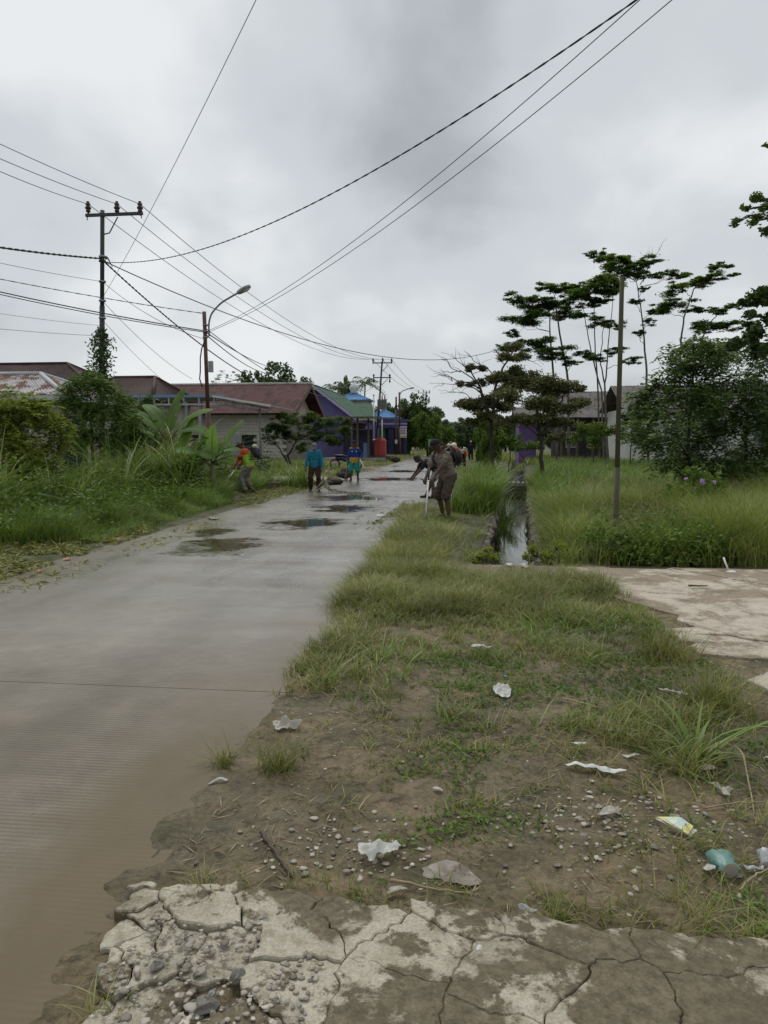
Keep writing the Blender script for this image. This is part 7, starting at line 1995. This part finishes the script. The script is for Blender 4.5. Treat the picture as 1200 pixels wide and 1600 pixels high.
def crumple(name, label, u, v, outline, z, h, matl, cat='litter', rot=0.0, fold=.5, n=14, seed=1):
    """a crumpled sheet: outline in metres (polar-ish polygon), raised in folds over the ground"""
    c = G(u, v, 0.02)
    g_ = np.random.default_rng(seed)
    oc = np.array(outline, float)
    V = [(0, 0)]; F = []
    rings = 9; m = len(oc) * 6
    ts = np.linspace(0, len(oc), m, endpoint=False)
    ex = np.r_[oc, oc[:1]]
    ring = np.c_[[np.interp(ts, np.arange(len(ex)), ex[:, k]) for k in (0, 1)]].T
    for _ in range(2): ring = ring * .5 + np.roll(ring, 1, 0) * .25 + np.roll(ring, -1, 0) * .25
    ring = ring * (1 + .10 * (vnoise(ring[:, :1] * 90 + seed, ring[:, 1:] * 90, seed + 2) - .5))
    V = [np.zeros((1, 2))] + [ring * (k / rings) for k in range(1, rings + 1)]
    V = np.concatenate(V)
    cs, sn = math.cos(rot), math.sin(rot)
    V = np.c_[V[:, 0] * cs - V[:, 1] * sn, V[:, 0] * sn + V[:, 1] * cs]
    rr = np.r_[0, np.repeat(np.arange(1, rings + 1) / rings, m)]
    zz = h * (1 - rr ** 2 * fold) * (0.75 + 0.9 * (vnoise(V[:, 0] * 45 + seed, V[:, 1] * 45, seed) - .5)) + h * .9 * (vnoise(V[:, 0] * 22 + seed, V[:, 1] * 22, seed + 5) - .5) + h * .35 * np.abs(vnoise(V[:, 0] * 80 + V[:, 1] * 30, V[:, 1] * 60, seed + 9) - .5)
    X = V + c[:2]
    Z = ground_h(X[:, 0], X[:, 1]) + z + np.maximum(0.002, zz)
    Z = np.where(X[:, 0] < ROAD_R + .15, np.maximum(Z, 0.004 + np.maximum(0.002, zz)), Z)
    F3 = np.array([(0, 1 + i, 1 + (i + 1) % m) for i in range(m)])
    F4 = np.array([(1 + k * m + i, 1 + (k + 1) * m + i, 1 + (k + 1) * m + (i + 1) % m, 1 + k * m + (i + 1) % m) for k in range(rings - 1) for i in range(m)])
    me = np_mesh(name, np.c_[X, Z] - [c[0], c[1], 0], [F3, F4], matl, True)
    o = bpy.data.objects.new(name, me); o.location = (c[0], c[1], 0)
    return put(o, None, label, cat)
def blobline(w, d, k, seed):
    g_ = np.random.default_rng(seed); a = np.linspace(0, 2 * np.pi, k, endpoint=False)
    r = g_.uniform(.65, 1.15, k)
    return np.c_[np.cos(a) * w / 2 * r, np.sin(a) * d / 2 * r]
crumple('plastic_bag', 'crumpled white plastic bag lying on the mud above the broken concrete', 590, 1337, [(-.085, .05), (-.02, .045), (.05, .06), (.075, .075), (.09, .02), (.06, -.02), (.02, -.03), (-.015, -.085), (-.04, -.05), (-.075, -.015)], .012, .045, F_WHITE, seed=3)
crumple('plastic_cup_lid', 'flattened white oval cup on the bare mud', 785, 1083, [(-.055, .13), (.0, .16), (.055, .12), (.062, .0), (.04, -.10), (.0, -.12), (-.035, -.09), (-.06, .02)], .012, .03, F_WHITE, fold=.75, seed=4)
crumple('blue_plastic_bit', 'small blue plastic scrap just beside the white oval cup', 790, 1061, blobline(.035, .04, 7, 3), .015, .015, F_BLUE, seed=5)
crumple('blue_scrap', 'blue scrap at the lower rim of the white oval cup', 790, 1101, blobline(.03, .035, 7, 4), .015, .015, F_BLUE, seed=8)
crumple('white_strip', 'long white torn strip half hidden in the grass', 930, 1206, [(-.14, .02), (-.05, .012), (.05, .0), (.14, -.012), (.145, -.04), (.05, -.028), (-.05, -.012), (-.13, -.015)], .02, .02, F_STYRO, seed=6)
crumple('tissue', 'crumpled dirty white tissue near the road edge tufts', 447, 1139, [(-.085, .02), (-.03, .05), (.02, .03), (.09, .055), (.06, .01), (.01, -.05), (-.04, -.06)], .012, .04, F_DIRTY, seed=7)
crumple('paper_scrap', 'small white paper scrap on the wet road edge', 341, 1221, [(-.045, .012), (.0, .016), (.05, .01), (.045, -.012), (.0, -.008), (-.045, -.014)], .006, .012, F_WHITE, seed=9)
crumple('paper_scrap', 'small white scrap in the middle of the mud', 684, 1236, blobline(.05, .05, 7, 9), .012, .014, F_WHITE, seed=10)
crumple('wrapper', 'small grey-white wrapper beside the dark puddle patch', 953, 1278, [(-.06, -.02), (-.03, .03), (.01, .03), (.05, .06), (.045, .0), (-.02, -.035)], .012, .03, F_DIRTY, seed=11)
crumple('wrapper', 'twisted white wrapper in the grass at the right', 1130, 1243, [(-.06, .05), (.0, .02), (.05, .01), (.02, -.015), (.01, -.07), (-.02, -.06), (-.02, .0)], .015, .03, F_DIRTY, seed=12)
crumple('flat_stone_scrap', 'pinkish flat scrap under the broad bladed plant', 1106, 1206, blobline(.10, .07, 8, 11), .012, .015, mat('pinkish_scrap', (.42, .35, .31), None, 9, .7), seed=13)
crumple('paper_scrap', 'white scrap in the grass near the driveway corner', 1053, 1087, [(-.10, .02), (-.02, .025), (.09, -.01), (.06, -.045), (-.03, -.02)], .02, .02, F_DIRTY, seed=14)
crumple('paper_scrap', 'white scrap among the verge grass above the oval cup', 752, 1027, [(-.085, .02), (.06, .04), (.08, .0), (-.06, -.03)], .08, .02, F_WHITE, seed=15)
crumple('plastic_bag', 'white scrap at the lip of the ditch, left of two', 795, 887, blobline(.13, .16, 8, 15), .03, .03, F_WHITE, seed=16)
crumple('plastic_bag', 'white scrap at the lip of the ditch, right of two', 820, 889, blobline(.15, .18, 8, 16), .03, .035, F_WHITE, seed=17)
crumple('road_wrapper', 'white and dark wrapper lying on the wet road by the mown verge', 595, 806, blobline(.26, .3, 8, 17), .0, .05, F_WHITE, seed=18)
crumple('orange_packet', 'orange and white packet on the cuttings at the left road edge', 105, 873, blobline(.10, .12, 7, 18), .04, .03, F_ORANGE, seed=19)
crumple('orange_packet', 'small orange packet lowest on the left cuttings', 61, 893, blobline(.06, .07, 7, 19), .04, .03, F_ORANGE, seed=20)
crumple('pale_stone', 'pale flat stone on the road edge below the green grass', 333, 810, blobline(.28, .3, 8, 20), .0, .05, mat('pale_stone', (.40, .36, .30), None, 9, .8), seed=21)
crumple('pale_stone', 'small tan stone among the cuttings', 187, 846, blobline(.10, .14, 8, 21), .04, .06, mat('tan_stone', (.36, .29, .19), None, 9, .8), seed=22)
crumple('foam_scrap', 'white foam crumb on the concrete below the crack', 748, 1503, blobline(.02, .025, 7, 23), .065, .012, F_STYRO, seed=23)
crumple('foil_scrap', 'crinkled foil scrap at the grassy edge of the concrete', 818, 1419, [(-.02, .02), (.01, .015), (.05, -.015), (.035, -.03), (-.01, -.012)], .02, .02, F_SILVER, seed=24)
crumple('plastic_bag', 'pale torn film at the end of the straw stalk', 620, 1399, [(-.035, -.02), (-.03, .025), (.02, .035), (.04, .015), (.0, -.015)], .015, .02, F_DIRTY, seed=25)
crumple('grey_film', 'translucent grey plastic sheet pressed into the mud', 705, 1362, [(-.11, .03), (-.02, .085), (.06, .05), (.12, -.02), (.06, -.075), (-.02, -.05), (-.10, -.03)], .004, .004, mat('mud_covered_film', (.24, .21, .17), (.17, .145, .112), 12, .4, .3), seed=26)
for k, (u, v) in enumerate([(961, 1147), (985, 1150), (905, 1160), (985, 1182)]):
    crumple('foam_scrap', ['white foam strip left of the broad bladed plant', 'white foam crumb right of the foam strip', 'thin broken foam line in the bare mud', 'small foam crumb beside the broad bladed plant'][k], u, v, [(-.05, .01), (.02, .014), (.05, .0), (.0, -.014)], .012, .014, F_STYRO, seed=30 + k)
# folded yellow card
c = G(1055, 1299, .03); yc_ = thing('yellow_card', 'folded yellow and white printed card on the mud', 'card', c)
zg = float(ground_h(c[0], c[1])) + .02
q = [np.array([c[0] - .06, c[1] + .05, zg + .02]), np.array([c[0] + .02, c[1] + .03, zg + .035]), np.array([c[0] + .07, c[1] + .0, zg + .015]), np.array([c[0] + .035, c[1] - .055, zg + .008])]
MB().sheet(q[3], q[2], q[1], q[0], .003).build('upper_leaf', F_YELLOW, yc_)
MB().sheet(q[3] * .82 + q[0] * .18 + [0, 0, .004], q[2] * .86 + q[1] * .14 + [-.008, 0, .004], q[1] * .82 + q[2] * .18 + [0, 0, .004], q[0] * .9 + q[3] * .1 + [.01, 0, .004], .001).build('printed_panel', F_PRINT, yc_)
MB().sheet(q[3] + [.01, .012, -.014], q[2] + [.012, -.012, -.012], q[1] + [0, 0, -.014], q[0] + [-.004, .004, -.012], .002).build('lower_leaf', F_STYRO, yc_)
# crushed clear cup and a bag at the right edge
def cup(name, label, u, v, r, L, az, matl, seed):
    c = G(u, v, .03); g_ = np.random.default_rng(seed); t = thing(name, label, 'litter', c)
    z = float(ground_h(c[0], c[1]))
    n = 18; prof = np.linspace(0, 1, 7); V = []
    A = np.array([math.cos(az), math.sin(az), 0.1]); A /= np.linalg.norm(A); B_ = np.array([-A[1], A[0], 0]); Z = np.array([0, 0, 1.])
    for f in prof:
        a = np.linspace(0, 2 * np.pi, n, endpoint=False); rr = r * (.75 + .3 * f) * (1 + .10 * g_.normal(size=n))
        V.append(np.array([c[0], c[1], z + r * .62]) + A * (f - .5) * L + np.outer(np.cos(a) * rr, B_) + np.outer(np.sin(a) * rr * .62, Z))
    V = np.concatenate(V); i = np.arange(n)
    F = np.concatenate([np.c_[k * n + i, k * n + (i + 1) % n, (k + 1) * n + (i + 1) % n, (k + 1) * n + i] for k in range(6)])
    np_obj('cup_wall', V, [F], matl, t, smooth_=True)
    MB().tube([np.array([c[0], c[1], z + r * .62]) - A * L * .5, np.array([c[0], c[1], z + r * .62]) - A * L * .49], r * .7, 14).build('cup_base', F_DIRTY, t)
    return t
cup('crushed_cup', 'crushed clear teal tinted plastic cup on the right mud', 1132, 1351, .045, .085, R(100), F_TEAL, 3)
crumple('plastic_bag', 'white scrap tucked under the crushed teal cup', 1108, 1359, blobline(.05, .05, 8, 33), .012, .02, F_WHITE, seed=40)
cup('crushed_cup', 'silvery crushed cup cut by the right picture edge', 1200, 1345, .035, .09, R(70), F_SILVER, 5)
crumple('wrapper', 'thin silver wrapper between the two crushed cups', 1178, 1358, [(-.04, .01), (.0, .0), (.04, .012), (.03, -.012), (-.03, -.01)], .012, .014, F_SILVER, seed=41)
# plastic spoon on the driveway
c = G(1135, 893, .06); sp_ = thing('plastic_spoon', 'white plastic spoon at the grassy back edge of the driveway', 'spoon', c)
MB().tube([c + [-.02, .06, .16], c + [.0, .02, .08], c + [.02, 0, .02]], [.012, .012, .012], 6).build('handle', F_STYRO, sp_)
MB().ell(c + [.05, -.02, .0], (.06, .05, .018), 12, 8).build('bowl', F_STYRO, sp_)
# sticks and stalks
def stick(label, pts, r, matl, name='stick'):
    P3 = np.array([[*G(u, v)[:2], float(ground_h(*G(u, v)[:2])) + dz] for u, v, dz in pts])
    t = np.linspace(0, 1, 14); P3 = np.c_[[np.interp(t, np.linspace(0, 1, len(P3)), P3[:, k]) for k in range(3)]].T
    P3[1:-1] += gl.normal(size=(12, 3)) * .002
    return MB().tube(P3, np.linspace(r, r * .5, 14), 6).build(name, matl, None, label=label, cat='stick')
M_STRAW = mat('straw', (.36, .29, .18), (.26, .2, .12), 10, .8); M_WETST = mat('wet_stick', (.06, .045, .03), (.09, .07, .05), 10, .7)
stick('pale straw stalk lying along the edge of the broken concrete', [(610, 1390, .02), (660, 1397, .025), (735, 1408, .02)], .006, M_STRAW)
stick('dark wet stick pressed into the mud near the road', [(408, 1312, .012), (435, 1350, .014), (455, 1382, .012)], .009, M_WETST)
stick('thin dry twig on the bare mud patch', [(880, 1100, .02), (910, 1110, .03), (942, 1114, .015)], .006, M_STRAW)
stick('bent dry yellow stalk beside the broad bladed plant', [(1095, 1190, .03), (1130, 1183, .06), (1160, 1196, .06), (1178, 1280, .012)], .007, M_STRAW)
stick('thin dry stalk crossing the mud to the right edge', [(1100, 1275, .012), (1150, 1268, .02), (1200, 1262, .02)], .004, M_STRAW)
stick('pale dry stalk at the lower right corner of the mud', [(1155, 1395, .012), (1180, 1378, .02), (1215, 1365, .02)], .005, M_STRAW)
stick('dark twig lying on the pale driveway', [(1075, 925, .055), (1090, 926, .06), (1105, 924, .055)], .012, M_WETST)
# loose stones
def stone_mesh(seed, matl):
    m = MB(); m.ell((0, 0, 0), (1, 1, 1), 8, 6); g_ = np.random.default_rng(seed)
    V = np.array(m.v); V = V * (1 + .22 * g_.normal(size=(len(V), 1))); V[:, 2] *= .6
    for _ in range(4):
        n = unit(g_.normal(size=3)); d = V @ n; V = V - np.outer(np.maximum(0, d - .72), n)
    m.v = [tuple(v) for v in V]; m.sm = [False] * len(m.f)
    return m.mesh('rubble_stone', matl)
M_ST = [mat('grey_stone', (.26, .245, .215), (.17, .158, .135), 9, .75, .4, kind='obj'), mat('pale_grey_stone', (.27, .27, .255), (.33, .325, .30), 9, .6, .3, kind='obj'), mat('buff_stone', (.34, .30, .235), (.25, .215, .165), 9, .8, .4, kind='obj')]
SM = [stone_mesh(k, M_ST[k % 3]) for k in range(9)]
def lay_stone(x, y, r, parent):
    o = bpy.data.objects.new('rubble_stone', SM[gl.integers(0, 9)])
    o.location = (x, y, max(AP_Z - .008 if (x - left_at(y) > .05 and gl.random() < .22) else 0.0, float(ground_h(x, y))) + r * .25); o.rotation_euler = (gl.uniform(-.4, .4), gl.uniform(-.4, .4), gl.uniform(0, 6.3)); o.scale = (r * gl.uniform(.8, 1.3), r, r * gl.uniform(.7, 1.1))
    put(o, parent)
n_ = 0
while n_ < 170:
    x, y = gl.uniform(lx.min() - .15, lx.min() + .85), gl.uniform(1.75, 2.32)
    dl = x - left_at(y)
    if dl < .0 or gl.random() > (1.2 if y < 2.15 else .3) * (1 if dl < .6 else .35): continue
    lay_stone(x, y, .75 * gl.choice([.008, .012, .016, .022, .030], p=[.25, .3, .25, .15, .05]), apron); n_ += 1
for p_ in rub: lay_stone(p_[0], p_[1], gl.uniform(.02, .045), apron)
# gravel too small to count
q = np.concatenate([gl.uniform((lx.min() + .15, 1.7), (lx.min() + .75, 2.2), (430, 2)), gl.normal((.62, 2.98), (.26, .16), (420, 2)), gl.normal((-.45, 2.72), (.22, .12), (160, 2)), gl.uniform((-1.1, 2.5), (2.6, 4.2), (240, 2)), gl.normal((2.3, 5.3), (.5, .5), (500, 2))])
q = q[(q[:, 0] > -1.35)]
base = MB().ell((0, 0, 0), (1, 1, .6), 6, 4); bv = np.array(base.v); tri = [f for f in base.f]
f3 = np.array([f for f in tri if len(f) == 3]); f4 = np.array([f for f in tri if len(f) == 4])
rr = gl.choice([.004, .006, .009, .013], p=[.35, .35, .22, .08], size=len(q))
V = (bv[None] * (1 + .2 * gl.normal(size=(len(q), len(bv), 1))) * rr[:, None, None] * (gl.uniform(.7, 1.4, (len(q), 1, 3)) * [1.15, 1.15, .6])) + np.c_[q, np.maximum(np.where((q[:, 1] < 2.3) & (q[:, 0] < lx.min() + .9), AP_Z - .004, 0.0), ground_h(q[:, 0], q[:, 1])) + rr * .25][:, None, :]
o3 = (np.arange(len(q)) * len(bv))[:, None, None]
np_obj('gravel', V.reshape(-1, 3), [(f3[None] + o3).reshape(-1, 3), (f4[None] + o3).reshape(-1, 4)], mat('mixed_gravel', (.40, .37, .305), (.24, .215, .17), 3, .75, isl=.8), kind='stuff', label='fine gravel strewn over mud and broken concrete')
# ------------------------------------------------------------------ yard things on the left
M_POTB = mat('black_pot', (.02, .02, .021), None, 5, .6); M_ROCK = mat('charred_log', (.022, .019, .017), (.05, .043, .036), 6, .85, .6)
def potted(label, u, y, h, flower=False):
    b0 = gp(u, y); t = thing('potted_plant', label, 'potted plant', b0)
    MB().lathe(b0, [(.0, 0), (.15, 0), (.20, .3), (.215, .32), (.19, .33), (.0, .30)], 14).build('pot', M_POTB, t)
    C = b0 + [0, 0, .3] + np.c_[gl.normal(size=(260, 2)) * .17, np.abs(gl.normal(size=260)) * h * .45]
    V, F = leaf_quads(C, .11, .05, gl, .5); np_obj('foliage', V, [F], L_DARK, t)
    MB().tube([b0 + [0, 0, .28], b0 + [.02, 0, .3 + h * .5]], .012, 5).build('stem', M_STEM, t)
    if flower:
        for k in range(7):
            c = b0 + [gl.normal() * .14, -.12 + gl.normal() * .08, .35 + h * .7 * gl.random()]
            V, F = leaf_quads(c + gl.normal(size=(8, 3)) * .02, .06, .05, gl, .4); np_obj('flower', V, [F], F_STYRO, t)
potted('potted plant with white flowers right of the hi-vis worker', 403, 25.5, .7, True)
potted('dark leaved potted plant at the foot of the canopy post', 415, 26.2, 1.0)
def log_heap(name, label, pts, cat):
    t = thing(name, label, cat, gp(pts[0][0], pts[0][2]))
    for k, (u, v, y, rx_, rz_) in enumerate(pts):
        c = P(u, v, y); m = MB(); m.ell((0, 0, 0), (rx_, rx_ * .7, rz_), 12, 8)
        V = np.array(m.v) * (1 + .10 * gl.normal(size=(len(m.v), 1))) + [c[0], c[1], max(rz_ * .5, c[2])]
        m.v = [tuple(a) for a in V]; m.build('charred_lump', M_ROCK, t)
    return t
log_heap('charred_log', 'long black charred log lying behind the teal man', [(505, 755, 27, .42, .12), (520, 753, 27.3, .40, .14), (490, 757, 27, .34, .10)], 'log')
log_heap('charred_stump', 'black stump stack between the teal man and the jersey man', [(538, 742, 30.5, .34, .15), (540, 736, 30.6, .24, .13)], 'stump')
log_heap('dark_stone', 'small dark stone block at the road edge by the tank', [(618, 718, 50, .35, .2)], 'stone')
kb = thing('garden_kerb', 'low row of weathered kerb stones bounding the yard', 'kerb', gp(415, 24.5))
for k in range(7):
    c = gp(404 + k * 5, 24.0 + k * .12); MB().box(c + [0, 0, .06], (.13, .5, .2), .25).build('kerb_stone', M_STONE, kb)
yd = MB(); a_, b2_, c2_, d2_ = gp(415, 27.5), gp(505, 27.8), gp(512, 31.5), gp(420, 31.5)
yd.sheet(a_ + [0, 0, .06], b2_ + [0, 0, .05], c2_ + [0, 0, .06], d2_ + [0, 0, .07], .1); yd.build('yard_path', M_DRIVE, kind='structure')
# rank tuft beside the teal man
clump('reed_tuft', 'tall reed tuft at the road edge left of the teal man', gp(470, 25.2), 260, 1.1, .02, L_REED, .7, .22, 5)
clump('reed_tuft', 'bent pale grass tussock beside the potted plants', gp(440, 25.6), 220, .6, .02, L_REED, 1.0, .35, 5)
# parked motorbike under the trees
mc = thing('motorbike', 'dark motorbike parked behind the jersey man', 'motorbike', gp(540, 40))
b0 = np.array(mc.location)
for dx in (-.6, .62):
    wv = MB(); a = np.linspace(0, 2 * np.pi, 19); wv.tube(np.c_[b0[0] + dx + .26 * np.cos(a), np.full(19, b0[1]), b0[2] + .29 + .26 * np.sin(a)], .045, 8, caps=False)
    wo = wv.build('wheel', M_BLK, mc); MB().lathe(b0 + [dx, -.04, .29], [(.07, 0), (.07, .08)], 10, (0, 1, 0)).build('hub', M_GALV, wo)
MB().tube([b0 + [-.55, 0, .62], b0 + [-.1, 0, .60], b0 + [.25, 0, .42], b0 + [.42, 0, .75], b0 + [.45, 0, .98]], [.10, .14, .12, .10, .07], 10).build('bodywork', M_NAVY, mc)
MB().tube([b0 + [-.7, 0, .78], b0 + [-.2, 0, .76], b0 + [.1, 0, .72]], [.05, .07, .05], 8, rx=[.1, .14, .08]).build('seat', M_BLK, mc)
MB().tube([b0 + [.45, -.32, 1.04], b0 + [.45, 0, .98], b0 + [.45, .32, 1.04]], .016, 6).build('handlebar', M_BLK, mc)
for s in (-1, 1): MB().tube([b0 + [.62, s * .07, .29], b0 + [.46, s * .05, .9]], .02, 6).build('fork', M_GALV, mc)
MB().ell(b0 + [.56, 0, .92], (.09, .09, .1), 10, 8).build('headlight', M_WHITE, mc)
